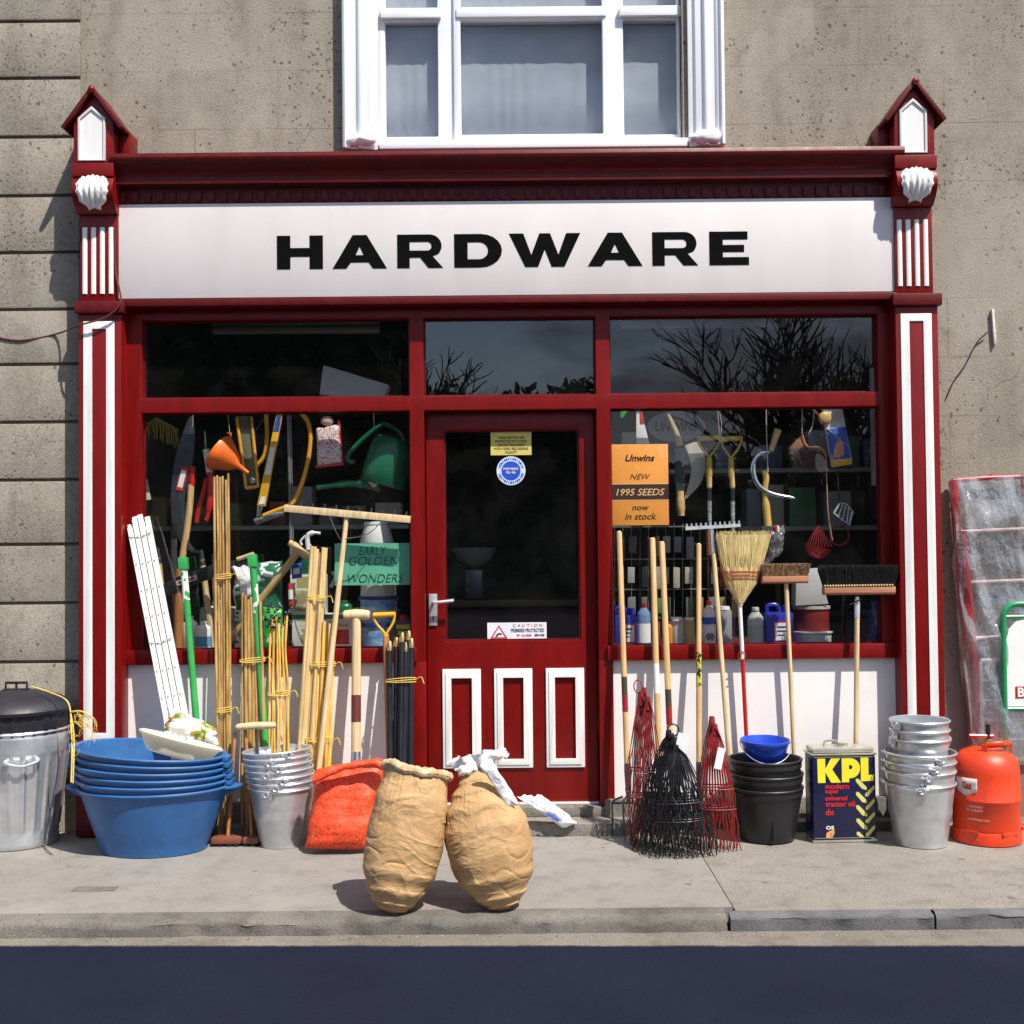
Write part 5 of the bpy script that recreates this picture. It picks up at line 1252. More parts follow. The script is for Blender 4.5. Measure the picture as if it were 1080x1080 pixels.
for j, (wd_, wpx, y) in enumerate((('modern', 222, 506), ('super', 125, 562), ('universal', 205, 614), ('tractor oil', 275, 668), ('dx', 80, 742))):
    x0 = 232; text('lettering', wd_, wpx/8.64*s, None, Matrix.Translation((tp(x0+wpx/2, 0)[0], -td/2-.0004, tp(0, y)[2])), REDI, t, bold=.02)
text('lettering', 'OS', 75/8.64*s, 34/8.64*s, Matrix.Translation((tp(272, 0)[0], -td/2-.0004, tp(0, 885)[2])), WHITEP, t, bold=.03)
tinshape([[(232, 972), (240, 930), (275, 912), (312, 905), (312, 940), (290, 976), (262, 980)]], flat('orange_leaf_ink', (.75, .32, .06)), 'emblem')
tinshape([[(262, 974), (275, 935), (300, 918), (300, 945), (285, 972)]], WHITEP, 'emblem')

# --- gas bottle
rg = .15; cb = stand(1041, 894, rg); s = S(cb.y); rg = 33.5*s
M = Matrix.Translation(cb); t = thing('gas_bottle', 'scuffed orange gas bottle with a white badge and red valve', 'gas bottle', M)
hg = 99*s
MB().lathe([(rg*.9, .04), (rg*.98, .055), (rg, .075), (rg, hg*.44), (rg*1.012, hg*.445), (rg*1.012, hg*.46), (rg, hg*.465), (rg, hg*.72), (rg*.985, hg*.79), (rg*.9, hg*.87), (rg*.72, hg*.935), (rg*.4, hg*.98), (.03, hg*.99), (.01, hg*.99)], 64).build('body', GASO, t, smooth=45)
MB().lathe([(rg*1.0, 0), (rg*1.03, .004), (rg*1.03, .05), (rg*1.0, .062), (rg*.96, .06), (rg*.96, 0)], 64, close=False, fn=lambda a, r, z: 1).build('foot_ring', GASO, t, smooth=40)
for an in (-140, -70, 0, 110):
    a = R(an); q = Matrix.Rotation(a, 4, 'Z'); MB().box(rg*1.0, rg*1.036, -.045, .045, .05, .07).build('foot_lug', GASO, t, bevel=.006, T=q)
MB().tube([(0, 0, hg*.97), (0, 0, hg*1.02)], .03, 14).tube([(0, 0, hg*1.0), (0, 0, hg*1.06)], .016, 12).build('valve_seat', mat('brass_valve', (.5, .36, .15), .35, metal=1), t)
vx = -.028
MB().tube([P(1022, 776, cb.y) , P(1047, 776.5, cb.y)], .011, 10).build('valve', REDP, t, world=True)
MB().tube([P(1042, 779, cb.y), P(1042, 764, cb.y)], [.012, .012], 10).build('valve_cap', BLACKP, t, world=True)
mb = MB(); hr = rg*.62
mb.grid(lambda u, v: ((hr+.0)*math.cos(R(-125+100*u))*1.0+.02, hr*math.sin(R(-125+100*u))-.0, hg*.985+.065*hg*v+ (.02*hg*math.sin(u*math.pi))), 20, 2)
ho = mb.build('carrying_handle', GASO, t); sol = ho.modifiers.new('t', 'SOLIDIFY'); sol.thickness = .006
for u in (0, 1):
    a = R(-125+100*u); MB().box(-.004, .004, -.014, .014, hg*.84, hg*1.03).build('handle_leg', GASO, t, T=Matrix.Translation((hr*math.cos(a)+.02, hr*math.sin(a), 0)) @ Matrix.Rotation(a, 4, 'Z'))
def wrapM(zz_): return Matrix.Translation((0, 0, zz_))
WINK = mat('white_badge_ink', (.66, .58, .55), .5, var=.1, vs=14, dirt=.6, dirtcol=(.6, .12, .06)); FINK = flat('faint_white_ink', (.66, .34, .27)); mb = MB(); za, zb2 = hg*.555, hg*.69
wr = rg+.0025
mb.grid(lambda u, v: (wr*math.sin(R(-78+42*u)), -wr*math.cos(R(-78+42*u)), za+(zb2-za)*v*(1)-(.022*(1-abs(2*u-1))*(1-v))), 16, 3)
bo = mb.build('badge', WINK, t); sol = bo.modifiers.new('t', 'SOLIDIFY'); sol.thickness = .001; sol.offset = -1
text('lettering', 'Gas', .048, .036, Matrix.Rotation(R(-54), 4, 'Z') @ wrapM(hg*.615), flat('badge_red_ink', (.55, .03, .01)), t, bold=.03, wrap=rg+.0035)
for j, (wd_, z) in enumerate((('LIQUEFIED', .40), ('PETROLEUM', .365), ('FLAMMABLE GAS', .27))):
    text('lettering', wd_, .075 if j < 2 else .10, .010, Matrix.Rotation(R(-42 if j < 2 else -35), 4, 'Z') @ wrapM(hg*z), FINK, t, wrap=rg+.001)

# --- red ladder frames wrapped in film, crate, green framed board at the right edge
LADR = mat('red_ladder_paint', (.42, .02, .025), .4, var=.15, dirt=.2, dirtcol=(.5, .2, .18))
B0, B1 = GX(1035, -.055), GX(1115, -.055); T0, T1 = P(1005, 507, -.04), P(1075, 503, -.04)
t = thing('ladder_stack', 'red metal ladder wrapped in clear film leaning on the grey wall', 'ladder', B0)
MB().tube([B0, T0], .021, 12).build('stile', LADR, t, world=True); MB().tube([B1+V((.02, 0, 0)), T1+V((.02, 0, 0))], .0165, 12).build('stile', LADR, t, world=True)
B2, T2 = GX(1042, -.095), P(1015, 560, -.085)
MB().tube([B2, T2], .021, 12).build('stile', LADR, t, world=True)
for y in (565, 622, 684, 746, 808):
    f_ = (y-507)/(890-507); a = T0.lerp(B0, f_); b_ = T1.lerp(B1, f_); MB().tube([a, b_+V((.02, 0, 0))], .012, 10).build('rung', flat('pink_white_rung', (.62, .42, .42), .4), t, world=True)
MB().tube([T0, T0.lerp(T1, .5)+V((0, 0, .004)), T1], .012, 10).build('rung', LADR, t, world=True)
film = filmmat('clear_film')
def fl_(u, v):
    ang = 2*math.pi*u; a = T0.lerp(B0, v*.82); b_ = T1.lerp(B1, v*.82)+V((.03, 0, 0)); cc_ = (a+b_)/2+V((0, -.03, 0)); w_ = (b_-a).length/2+.038
    p = cc_+V((math.copysign(abs(math.cos(ang))**.55, math.cos(ang))*w_, math.copysign(abs(math.sin(ang))**.7, math.sin(ang))*(.045+.03*v), 0))
    k = V((p.x*7, p.z*3.2, ang)); p += V((noise.noise(k)*.022, noise.noise(k*1.7)*.035+.012*math.sin(p.x*40+p.z*15+3*noise.noise(k)), .03*(1-v)*noise.noise(V((p.x*9, 2, 1)))))
    return p
MB().grid(fl_, 90, 80, wrap=True).build('film_wrap', film, t, world=True, smooth=80)
# plastic crate/frame with film in front
cA = GX(1037, -.11); t = thing('glazed_frame', 'small white framed panel in clear film standing behind the gas bottle', 'frame', cA)
p0, p1, p2, p3 = P(1034, 697, -.105), P(1092, 694, -.105), P(1094, 800, -.11), P(1036, 802, -.11)
mb = MB()
for a, b_ in ((p0, p1), (p1, p2), (p2, p3), (p3, p0)): mb.tube([a, b_], .012, 8)
for k in (.2, .4, .6, .8): mb.tube([p0.lerp(p3, k), p1.lerp(p2, k)], .005, 6)
mb.tube([p3, V((p3.x, p3.y, 0))], .01, 8); mb.tube([p2, V((p2.x, p2.y, 0))], .01, 8)
mb.build('frame', flat('white_frame_metal', (.7, .72, .74)), t, world=True)
MB().grid(lambda u, v: (p3.lerp(p2, u)).lerp(p0.lerp(p1, u), v)+V((0, .02+.014*noise.noise(V((u*7, v*9, 2))), 0)), 30, 40).build('backing', flat('blue_grey_panel', (.16, .19, .24), .35), t, world=True)
MB().grid(lambda u, v: (p3.lerp(p2, u)).lerp(p0.lerp(p1, u), v)+V((0, -.022+.02*noise.noise(V((u*6, v*8, 5))), 0)), 40, 60).build('film_wrap', film, t, world=True, smooth=80)
# board
GRN = mat('green_board_frame', (.01, .26, .085), .35, var=.08)
bA = GX(1062.5, -.15); zT = P(1070, 637, -.15).z; zbt = P(1070, 745, -.15).z; wB = .52
t = thing('pavement_board', 'white pavement sign board in a rounded green tube frame at the right edge', 'sign', bA)
rr = .07
pts = [V((0, 0, 0)), V((0, 0, zT-rr))]+[V((rr-rr*math.cos(R(a)), 0, zT-rr+rr*math.sin(R(a)))) for a in (20, 45, 70, 90)]+[V((wB-rr+rr*math.sin(R(a)), 0, zT-rr+rr*math.cos(R(a)))) for a in (0, 20, 45, 70, 90)]+[V((wB, 0, 0))]
MB().tube(pts, .0135, 12).build('frame', GRN, t)
MB().tube([(0, .12, 0), (0, .11, .1), (0, .02, zT-.1)], .0125, 10).tube([(wB, .12, 0), (wB, .11, .1), (wB, .02, zT-.1)], .0125, 10).build('rear_leg', GRN, t)
zb_ = zbt; z1_ = zT-.075
pn = [(-.0+.012, zb_), (wB-.012, zb_), (wB-.012, z1_-.1)]+[(wB-.012-.1+.1*math.cos(R(a)), z1_-.1+.1*math.sin(R(a))) for a in (30, 60, 90)]+[(.112-.1*math.cos(R(a))-.0, z1_-.1+.1*math.sin(R(a))) for a in (90, 60, 30, 0)]
me = plate([pn], -.006, .012, 'panel', WHITEP, t)
MB().tube([(0, 0, zb_-.012), (wB, 0, zb_-.012)], .009, 10).tube([(0, 0, z1_+.012), (wB, 0, z1_+.012)], .009, 10).build('cross_tube', GRN, t)
pb = P(1078, 730, -.16)
MB().box(.052, .16, -.0095, -.0065, pb.z-.028, pb.z+.028).build('red_block', REDP, t)
text('lettering', 'B', .034, .046, Matrix.Translation((.078, -.0098, pb.z)), WHITEP, t, bold=.03)
# dark box behind bottle at the right edge
# bracket and white strips on the wall at the right
wz = P(1047, 345, 0)
o = MB().box(-.006, .006, -.02, -.0005, -.09, .09).build('wall_bracket', mat('white_rusty_metal', (.7, .66, .6), .5, var=.25, vs=20, dirt=.5, dirtcol=(.35, .15, .06)), T=Matrix.Translation(wz) @ Matrix.Rotation(R(-3), 4, 'Y'), bevel=.002)
tag(o, 'small white metal strip fixed to the wall right of the shopfront', 'bracket')
mb = MB().tube(ppath([(1042, 350, -.02), (1030, 362, -.012), (1018, 385, -.01), (1006, 402, -.008), (998, 420, -.006)], 0, 6), .0032, 6)
tag(mb.build('wall_cable', BLACKP), 'thin loose cable on the wall right of the shopfront', 'cable')
mb = MB().tube(ppath([(-8, 355, -.03), (22, 359, -.03), (60, 352, -.035), (84, 343, -.18), (112, 334, -.19), (127, 318, -.19), (122, 285, -.16), (121, 240, -.16)], 0, 8), .0045, 6)
tag(mb.build('wall_cable', mat('maroon_cable', (.10, .02, .02), .5)), 'cable running from the left wall across the left pilaster cap', 'cable')
# ------------------------------------------------------------------ goods behind the glass
def pshape(px, Y, th, name, m, parent=None, smooth=True, bevel=.002, n=4):
    pts = [P(x, y, Y) for x, y in px]
    if smooth: pts = cat_rom(pts+[pts[0]], n)[:-1]
    return MB().prism(pts, (0, th, 0)).build(name, m, parent, world=parent is not None, bevel=bevel, smooth=40)
def single(o, label, cat, group=None): return tag(o, label, cat, group)
def cord(px, Y, label, r=.0018, m=None):
    return single(MB().tube(ppath(px, Y, 4), r, 5).build('hanging_cord', m or flat('string', (.5, .45, .35))), label, 'cord')
ZS = zs1-.005                                   # top of the window board
def BX(px, Y): return GX(px, Y, ZS)             # a spot on the window board
def box_goods(name, label, cat, x0, x1, y0, Y, d, m, bevel=.004, rot=0):
    """a carton standing on the board, measured left, right and top"""
    a, b_ = BX(x0, Y), BX(x1, Y); zt = P((x0+x1)/2, y0, Y).z; c = (a+b_)/2
    t = thing(name, label, cat, Matrix.Translation(c+V((0, d/2, 0))) @ Matrix.Rotation(R(rot), 4, 'Z')); w_ = (b_-a).length; h_ = zt-ZS
    MB().box(-w_/2, w_/2, -d/2, d/2, .001, h_).build('body', m, t, bevel=bevel); return t, w_, h_, d
def front(t, w_, h_, d, u0, u1, v0, v1, m, name='label', k=.0012):
    return MB().box(-w_/2+w_*u0, -w_/2+w_*u1, -d/2-k, -d/2-.0002, h_*v0, h_*v1).build(name, m, t)
def bottle(name, label, px, wpx, ytop, Y, m, capm, cat='bottle', neck=.38, sh=.72, capr=None, lab=None, labv=(.15, .6), flatr=.75, group=None, z0=None):
    c = BX(px, Y); s = S(Y); r = wpx*s/2; h = P(px, ytop, Y).z-(z0 if z0 is not None else ZS)
    t = thing(name, label, cat, Matrix.Translation(V((c.x, c.y+r*flatr, (z0 if z0 is not None else ZS)+.001))), group)
    MB().lathe([(r*.9, 0), (r, .008), (r, h*sh*.97), (r*.93, h*sh+.01), (r*neck*1.1, h*.88), (r*neck, h*.9), (r*neck, h*.93), (.003, h*.935)], 28, ry=flatr).build('body', m, t, smooth=45)
    q = r*(capr or neck)*1.12
    MB().lathe([(q*.98, h*.905), (q, h*.91), (q*.92, h), (.003, h)], 20).build('cap', capm, t, smooth=40)
    if lab:
        lo, hi = labv; MB().lathe([(r*1.012, h*lo), (r*1.012, h*hi)], 28, ry=flatr, close=False).build('label', lab, t)
    return t, r, h
def jerry(label, x0, x1, ytop, Y, m, lab, group=None):
    a, b_ = BX(x0, Y), BX(x1, Y); w_ = (b_-a).length; c = (a+b_)/2; h = P((x0+x1)/2, ytop, Y).z-ZS; d = .10
    t = thing('jerrycan', label, 'jerrycan', Matrix.Translation(c+V((0, d/2, .001))), group)
    MB().box(-w_/2, w_/2, -d/2, d/2, 0, h*.8).build('body', m, t, bevel=.014)
    MB().tube(cat_rom([(-w_*.38, 0, h*.78), (-w_*.36, 0, h*.96), (-w_*.05, 0, h*.98), (w_*.08, 0, h*.8)], 6), .011, 10).build('handle', m, t)
    MB().tube([(w_*.28, 0, h*.78), (w_*.28, 0, h*.97)], .02, 14).build('cap', m, t)
    MB().box(-w_*.22, w_*.42, -d/2-.001, -d/2-.0002, h*.06, h*.56).build('label', flat('red_edge', (.5, .02, .04)), t)
    MB().box(-w_*.18, w_*.38, -d/2-.002, -d/2-.0011, h*.08, h*.53).build('label', lab, t)
    for k in range(3): MB().box(-w_*.1, w_*(.28-.06*k), -d/2-.003, -d/2-.0021, h*(.42-.1*k)-.004, h*(.42-.1*k)+.005-.0015*k).build('print_line', flat('navy_print', (.02, .03, .2)), t)
    return t
PAPW = flat('white_pack_paper', (.76, .75, .72), .55); PRNB = flat('blue_print_ink', (.03, .09, .45)); PRNR = flat('red_print_ink', (.55, .03, .03)); PRNG = flat('green_print_ink', (.03, .25, .07))
CRM = flat('cream_pack', (.66, .60, .42)); GRY = flat('grey_print', (.2, .2, .2))

# ===== left window, hung up
t = thing('slasher_blade', 'long dark curved slasher blade with an oval red label', 'blade', P(193, 500, .08))
pshape([(198, 442), (203, 440), (205.5, 461), (203, 488), (196, 517), (194.5, 541), (196, 563), (203, 577), (212, 582), (211, 584), (200, 581), (189, 570), (183, 553), (180, 528), (182, 499), (187.5, 472)], .08, .006, 'blade', BLADE, t)
MB().tube(ppath([(199.5, 444), (193, 485), (187, 515), (185, 545), (189, 568)], .079, 5), .002, 5).build('fuller', DSTEEL, t, world=True)
lm = FM(P(192, 505, .077), spin=R(14)); MB().box(-.019, .019, -.001, .001, -.062, .062).build('label', PRNR, t, world=True, T=lm); MB().box(-.013, .013, -.002, -.001, -.045, .045).build('label', PAPW, t, world=True, T=lm)
MB().tube(ppath([(203, 492), (202, 512)], .09, 0), .017, 10).build('ferrule', REDP, t, world=True)
MB().tube(ppath([(201.5, 511), (200, 535), (197, 560), (192, 590)], .09, 4), .0175, 10).build('handle', WOODW, t, world=True)
MB().tube(ppath([(189, 600), (188.5, 640), (188, 686)], .10, 0), [.022, .026, .026], 12).build('grip', WOODO, t, world=True)
t = thing('loppers', 'red handled loppers with white sleeves hanging beside the slasher', 'loppers', P(219, 500, .11))
MB().tube(ppath([(216, 455), (217, 475)], .11, 0), [.004, .009], 8).build('blade', DSTEEL, t, world=True)
MB().tube(ppath([(217.5, 474), (221.5, 499)], .105, 0), .019, 12).build('sleeve', PAPW, t, world=True)
MB().tube(ppath([(221.5, 498), (222.5, 518), (220, 540), (217.5, 549)], .10, 5), [.017]*10+[.012]*6, 10).build('handle', REDP, t, world=True)
MB().tube(ppath([(218, 505), (214, 522), (209, 540), (207, 551)], .115, 5), [.014]*10+[.012]*6, 10).build('handle', REDP, t, world=True)
t = thing('funnel', 'orange plastic funnel hanging in the left window', 'funnel', aim(P(232, 478, .07), P(262, 499, .05)))
fl = (P(262, 499, .05)-P(232, 478, .07)).length; rr = 20*S(.12)
MB().lathe([(rr*.96, -.012), (rr, -.012), (rr*1.0, .0), (rr*.5, fl*.48), (.016, fl*.66), (.009, fl), (.006, fl), (.012, fl*.66), (rr*.46, fl*.48), (rr*.95, 0)], 40, close=False).build('cone', ORANGEP, t, smooth=40)
MB().tube([(rr, 0, -.006), (rr+.02, 0, -.02), (rr+.008, 0, -.035)], .004, 6).build('hook', ORANGEP, t)
t = thing('saw_pack', 'yellow edged clear pack with saw blades hanging right of the funnel', 'pack', P(262, 478, .14))
pshape([(248.5, 439), (266, 439), (272, 507), (273, 514), (259, 516), (254, 480)], .14, .012, 'pack', mat('clear_yellow_pack', (.33, .30, .12), .2, var=.5, vs=6, stretch=(9, 1, 1), col2=(.12, .12, .10)), t, smooth=False)
for a in ([(249.5, 440), (255, 480), (259.5, 515)], [(265, 440), (269, 480), (272.5, 514)], [(259.5, 515), (272.5, 513)]): MB().tube(ppath(a, .135, 0), .0085, 8).build('edge', YELP, t, world=True)
MB().ball(P(266.5, 506, .13), .020, 10, 8).build('bolt', STEEL, t, world=True)
t = thing('bow_saw', 'small yellow bow saw hanging right of the yellow pack', 'saw', P(278, 460, .18))
MB().tube(ppath([(280.5, 437), (281.5, 460), (279, 480), (270, 492)], .18, 5), .0115, 10).build('frame', YELP, t, world=True)
MB().tube(ppath([(267, 458), (278, 442)], .18, 0), .004, 6).build('blade', STEEL, t, world=True)
t = thing('pruning_saw', 'flat yellow saw sheath with white labels hanging at a slant', 'saw', P(285, 485, .10))
sh_ = pshape([(291.5, 437), (298, 437), (280, 534), (271, 533)], .10, .012, 'sheath', mat('amber_sheath', (.75, .40, .015), .35, var=.05), t, smooth=False)
for a, b_, mm in ((.02, .18, PRNB), (.36, .66, PAPW), (.9, .98, PAPW)):
    p0, p1 = P(294.7, 437, .097), P(275.5, 533.5, .097); q0, q1 = p0.lerp(p1, a), p0.lerp(p1, b_); MB().prism([q0-V((.011, 0, 0)), q0+V((.011, 0, 0)), q1+V((.015, 0, 0)), q1-V((.015, 0, 0))], (0, .003, 0)).build('label', mm, t, world=True)
MB().tube(ppath([(274, 534), (272.5, 545)], .10, 0), [.016, .009], 8).build('ferrule', STEEL, t, world=True)
t = thing('bow_saw', 'large amber bow saw with its curved frame beside the net pack', 'saw', P(318, 490, .15))
MB().tube(ppath([(318, 436), (325, 446), (327.5, 462), (325, 485), (319, 508), (311, 527), (305, 533), (290, 539), (275, 545)], .15, 6), .0115, 10).build('frame', mat('amber_saw_paint', (.80, .36, .015), .35, var=.06), t, world=True)
MB().prism([P(267, 548, .14), P(272, 544, .14), P(299, 539, .14), P(300, 543, .14), P(270, 554, .14)], (0, .008, 0)).build('lever', STEEL, t, world=True, bevel=.002)
MB().tube(ppath([(271, 546), (276, 545)], .135, 0), .013, 10).build('bolt', STEEL, t, world=True)
t = thing('pruner_pole', 'thin grey pole standing upright in the left window', 'pole', BX(308, .22))
MB().tube([BX(309, .22), P(304, 438, .20)], .0085, 8).build('pole', mat('grey_pole', (.22, .22, .24), .35, metal=.4), t, world=True)
MB().tube([BX(311.5, .22), P(306.5, 438, .20)], .004, 8).build('rod', mat('grey_pole', (.22, .22, .24)), t, world=True)
nett = printmat('red_white_net', [(0, (.5, .03, .05)), (.42, (.72, .68, .66)), (.6, (.6, .12, .14))], 95, .5)
o = pillow([(333, 452), (359, 447), (362, 489), (334, 493)], .12, .05, 'net_pack', 'red and white net pack hanging left of the watering can', 'pack', nett, n=22, seed=12)
o.name = 'net_pack'
MB().tube(ppath([(333, 492.5), (362, 489.5)], .11, 0), .006, 6).build('edge', PRNR, o); MB().tube(ppath([(357, 443), (361, 488)], .115, 0), .005, 6).build('edge', PRNR, o)
MB().ball(P(345, 444, .12), .032, 12, 8, sz=.8, sx=1.1, sy=.5).build('flap', flat('pinkish_card', (.6, .42, .36)), o)
# watering can
t = thing('watering_can', 'dark green plastic watering can hanging tilted from a cord', 'watering can', aim(P(404, 512, .13), P(416, 464, .13)))
bl_ = (P(404, 512, .13)-P(416, 464, .13)).length; s = S(.13)
MB().lathe([(.01, 0), (24*s, 0), (25*s, .006), (25.5*s, bl_*.3), (24*s, bl_*.75), (20*s, bl_*.92), (17*s, bl_), (.01, bl_*.99)], 40, ry=.8).build('body', GREENC, t, smooth=40)
MB().tube(ppath([(374, 488), (366, 484), (372, 474), (385, 461), (399, 450), (407, 447.5), (418, 453), (425, 463), (424, 472)], .13, 6), [.012]*49, 10).build('handle', GREENC, t, world=True)
MB().tube(ppath([(402, 514), (390, 511), (372, 510), (350, 512), (334, 514)], .12, 5), [.028]*4+[.026]*5+[.018]*5+[.014]*7, 12).build('spout', GREENC, t, world=True)
pshape([(386, 507), (391, 505), (399, 512), (394, 514)], .10-.02, .004, 'sticker', PAPW, t, smooth=False)
MB().lathe([(17.5*s, bl_*.99), (18.5*s, bl_*1.0), (17*s, bl_*1.03), (15*s, bl_*1.0)], 36, ry=.8, close=False).build('rim', GREENC, t, smooth=40)
cord([(394, 432), (394.5, 448), (396, 453)], .13, 'pale cord holding the green watering can', .003)
cord([(240, 436), (243, 462)], .12, 'string holding the orange funnel')
cord([(204, 432), (203, 450)], .08, 'string holding the slasher blade')
# white carton high up, light fitting
o = pshape([(341, 385), (410, 406), (403, 424), (337, 416)], .30, .12, 'carton', CARDBD, smooth=False); single(o, 'pale grey carton leaning high up behind the left transom pane', 'carton')
for x0, x1, y, lb in ((225, 400, 349, 'long ceiling light fitting behind the left transom pane'), (655, 828, 343, 'long ceiling light fitting behind the right transom pane')):
    a, b_ = P(x0, y, 1.1), P(x1, y-1.2, 1.1); t = thing('ceiling_light', lb, 'light', (a+b_)/2)
    mb = MB().tube([a, b_], .022, 10); mb.build('tube', flat('unlit_tube', (.5, .5, .5)), t, world=True)
    MB().prism([a+V((0, -.05, .03)), a+V((0, .05, .03)), a+V((0, .05, .09)), a+V((0, -.05, .09))], b_-a).build('batten', flat('batten_white', (.3, .29, .28)), t, world=True)
# ===== left window, lower
t = thing('bow_saw', 'black bow saw in its sleeve laid slanting behind the green handled hoe', 'saw', P(215, 603, .07))
pshape([(166, 620), (185, 609), (215, 598), (240, 592), (262, 588), (262, 593), (258, 600), (236, 606), (212, 614), (190, 622), (170, 632)], .07, .014, 'sleeve', BLACKP, t, smooth=False)
lm = FM(P(197, 612, .066), spin=R(-17)); MB().box(-.055, .055, -.001, .001, -.012, .012).build('label', flat('pink_label', (.6, .35, .4)), t, world=True, T=lm); MB().box(-.045, .045, -.002, -.001, -.007, .007).build('label', flat('dark_label', (.1, .03, .06)), t, world=True, T=lm)
MB().tube(ppath([(250, 590), (268, 584)], .065, 0), .011, 8).build('grip', WOOD, t, world=True)
for (x0, y0, x1, y1, lb, mm) in ((167, 588, 176, 690, 'pale wooden handle standing left of the slasher grip', WOODW), (213, 590, 224, 690, 'pale wooden handle standing behind the black saw, near the canes', WOOD), (226, 595, 231, 690, 'thin pale handle standing behind the tall canes', WOOD), (183, 562, 187, 690, 'grey weathered batten standing behind the slasher', flat('grey_batten', (.35, .32, .30)))):
    b_ = BX(x1, .20); e = P(x0, y0, .16); t = thing('tool_handle', lb, 'handle', aim(b_, e)); l_ = (e-b_).length
    MB().tube([(0, 0, 0), (0, 0, l_*.5), (0, 0, l_)], [.019, .018, .015], 12).build('shaft', mm, t); MB().tube([(0, 0, l_-.03), (0, 0, l_+.05)], [.017, .012], 10).build('socket', DSTEEL, t)
t = thing('garden_spade', 'spade leaning diagonally inside with a pale T shaped grip', 'spade', aim(BX(236, .12), P(315, 581, .05)))
l_ = (BX(236, .12)-P(315, 581, .05)).length
MB().tube([(0, 0, 0), (0, 0, l_)], .0185, 12).build('shaft', WOODW, t)
MB().tube(ppath([(305, 572), (311, 576), (319, 583), (328, 589)], .045, 4), [.017]*3+[.021]*7+[.017]*3, 12).build('grip', WOODW, t, world=True)
t, r_, h_ = bottle('plastic_drum', 'large white plastic drum with two spouts behind the tall canes', 227, 40, 634, .22, WHITEP, WHITEP, 'drum', neck=.3, sh=.8)
t, r_, h_ = bottle('cleaner_bottle', 'small white bottle with a blue and green label beside the canes', 213, 17, 656, .06, WHITEP, WHITEP, lab=flat('blue_green_label', (.1, .3, .5)), labv=(.08, .45))
t, r_, h_ = bottle('cleaner_bottle', 'small white bottle half hidden behind the green handled hoe', 199, 16, 650, .10, WHITEP, WHITEP)
gbag = printmat('green_white_bag', [(0, (.012, .10, .05)), (.5, (.02, .16, .08)), (.56, (.65, .67, .68)), (.66, (.02, .12, .07))], 7, .6, .2, (1, 1, 2))
pillow([(246, 596), (298, 591), (302, 688), (246, 688)], .14, .12, 'compost_bag', 'green and white plastic bag of garden feed behind the yellow wands', 'bag', gbag, n=34, seed=15, amp=.014)
pillow([(244, 598), (268, 596), (272, 628), (258, 632)], .03, .05, 'white_flap_bag', 'crumpled white and green bag corner behind the green hoe top', 'bag', PLAST, n=20, seed=16, amp=.014)
gb2 = printmat('green_leaf_print', [(0, (.02, .3, .04)), (.5, (.05, .4, .06)), (.6, (.7, .72, .7))], 16, .3)
pillow([(276, 640), (298, 642), (300, 688), (274, 688)], .06, .06, 'seed_bag', 'bright green seed bag behind the yellow wands', 'bag', gb2, n=20, seed=17)
t, w_, h_, d = box_goods('fertiliser_box', 'green topped white box with vegetable pictures under the spray bottle', 'box', 308, 372, 648, .16, .14, flat('box_white', (.7, .7, .66)))
front(t, w_, h_, d, 0, 1, .86, 1, flat('box_green_band', (.02, .2, .1))); front(t, w_, h_, d, .12, .42, .62, .86, CRM); front(t, w_, h_, d, .15, .42, .1, .55, printmat('vegetable_print', [(0, (.3, .35, .1)), (.5, (.4, .2, .12)), (.6, (.6, .6, .5))], 30, 0))
front(t, w_, h_, d, .6, .97, .55, .9, CRM); front(t, w_, h_, d, .58, .94, .05, .52, flat('tomato_red_print', (.55, .02, .02)))
text('lettering', 'Tomato', w_*.3, None, Matrix.Translation((w_*.28, -d/2-.0016, h_*.68)), PRNR, t)
zb_ = P(325, 650, .16).z
def upper_box(x0, x1, y0, y1, Y, d, m, name, label, cat):
    X0, X1, Z0, Z1 = rect(x0, y0, x1, y1, Y); t = thing(name, label, cat, V(((X0+X1)/2, Y+d/2, Z0)))
    w_, h_ = X1-X0, Z1-Z0; MB().box(-w_/2, w_/2, -d/2, d/2, 0, h_).build('body', m, t, bevel=.004); return t, w_, h_, d
t, w_, h_, d = upper_box(306, 342, 606, 648, .17, .12, flat('box_cream', (.68, .64, .52)), 'fertiliser_box', 'cream box with a plant picture stacked on the white box', 'box')
front(t, w_, h_, d, .12, .85, .08, .60, printmat('plant_print', [(0, (.35, .25, .18)), (.5, (.32, .34, .14)), (.6, (.5, .45, .3))], 25, 0)); front(t, w_, h_, d, .2, .8, .68, .95, flat('olive_band', (.40, .38, .15)))
t, r_, h_ = bottle('spray_bottle', 'green spray bottle with a white trigger standing on the boxes', 325, 18, 574, .19, GREENC, WHITEP, neck=.3, sh=.7, z0=P(325, 607, .19).z)
MB().tube(ppath([(325, 580), (324.5, 566), (330, 562), (338, 562.5)], .20, 4), [.013]*5+[.014]*4+[.008]*4, 10).build('trigger_head', WHITEP, t, world=True)
MB().tube(ppath([(322, 565), (317, 571), (318.5, 575)], .20, 4), .006, 8).build('trigger', WHITEP, t, world=True)
o = pshape([(307, 596), (318, 593), (318, 609), (308, 611)], .10, .02, 'sponge_pack', PRNB, smooth=False); single(o, 'small blue and white pack hanging beside the spray bottle', 'pack'); pshape([(309, 600), (316, 598.5), (316, 605), (309.5, 606)], .096, .003, 'label', PAPW, o, smooth=False)
o = MB().tube(ppath([(306, 615), (307, 640)], .06, 0), .012, 10).build('lighter_tube', PRNR); single(o, 'slim red and white tube hanging beside the boxes', 'tube'); MB().tube(ppath([(306.3, 622), (306.7, 632)], .055, 0), .0125, 10).build('label', PAPW, o)
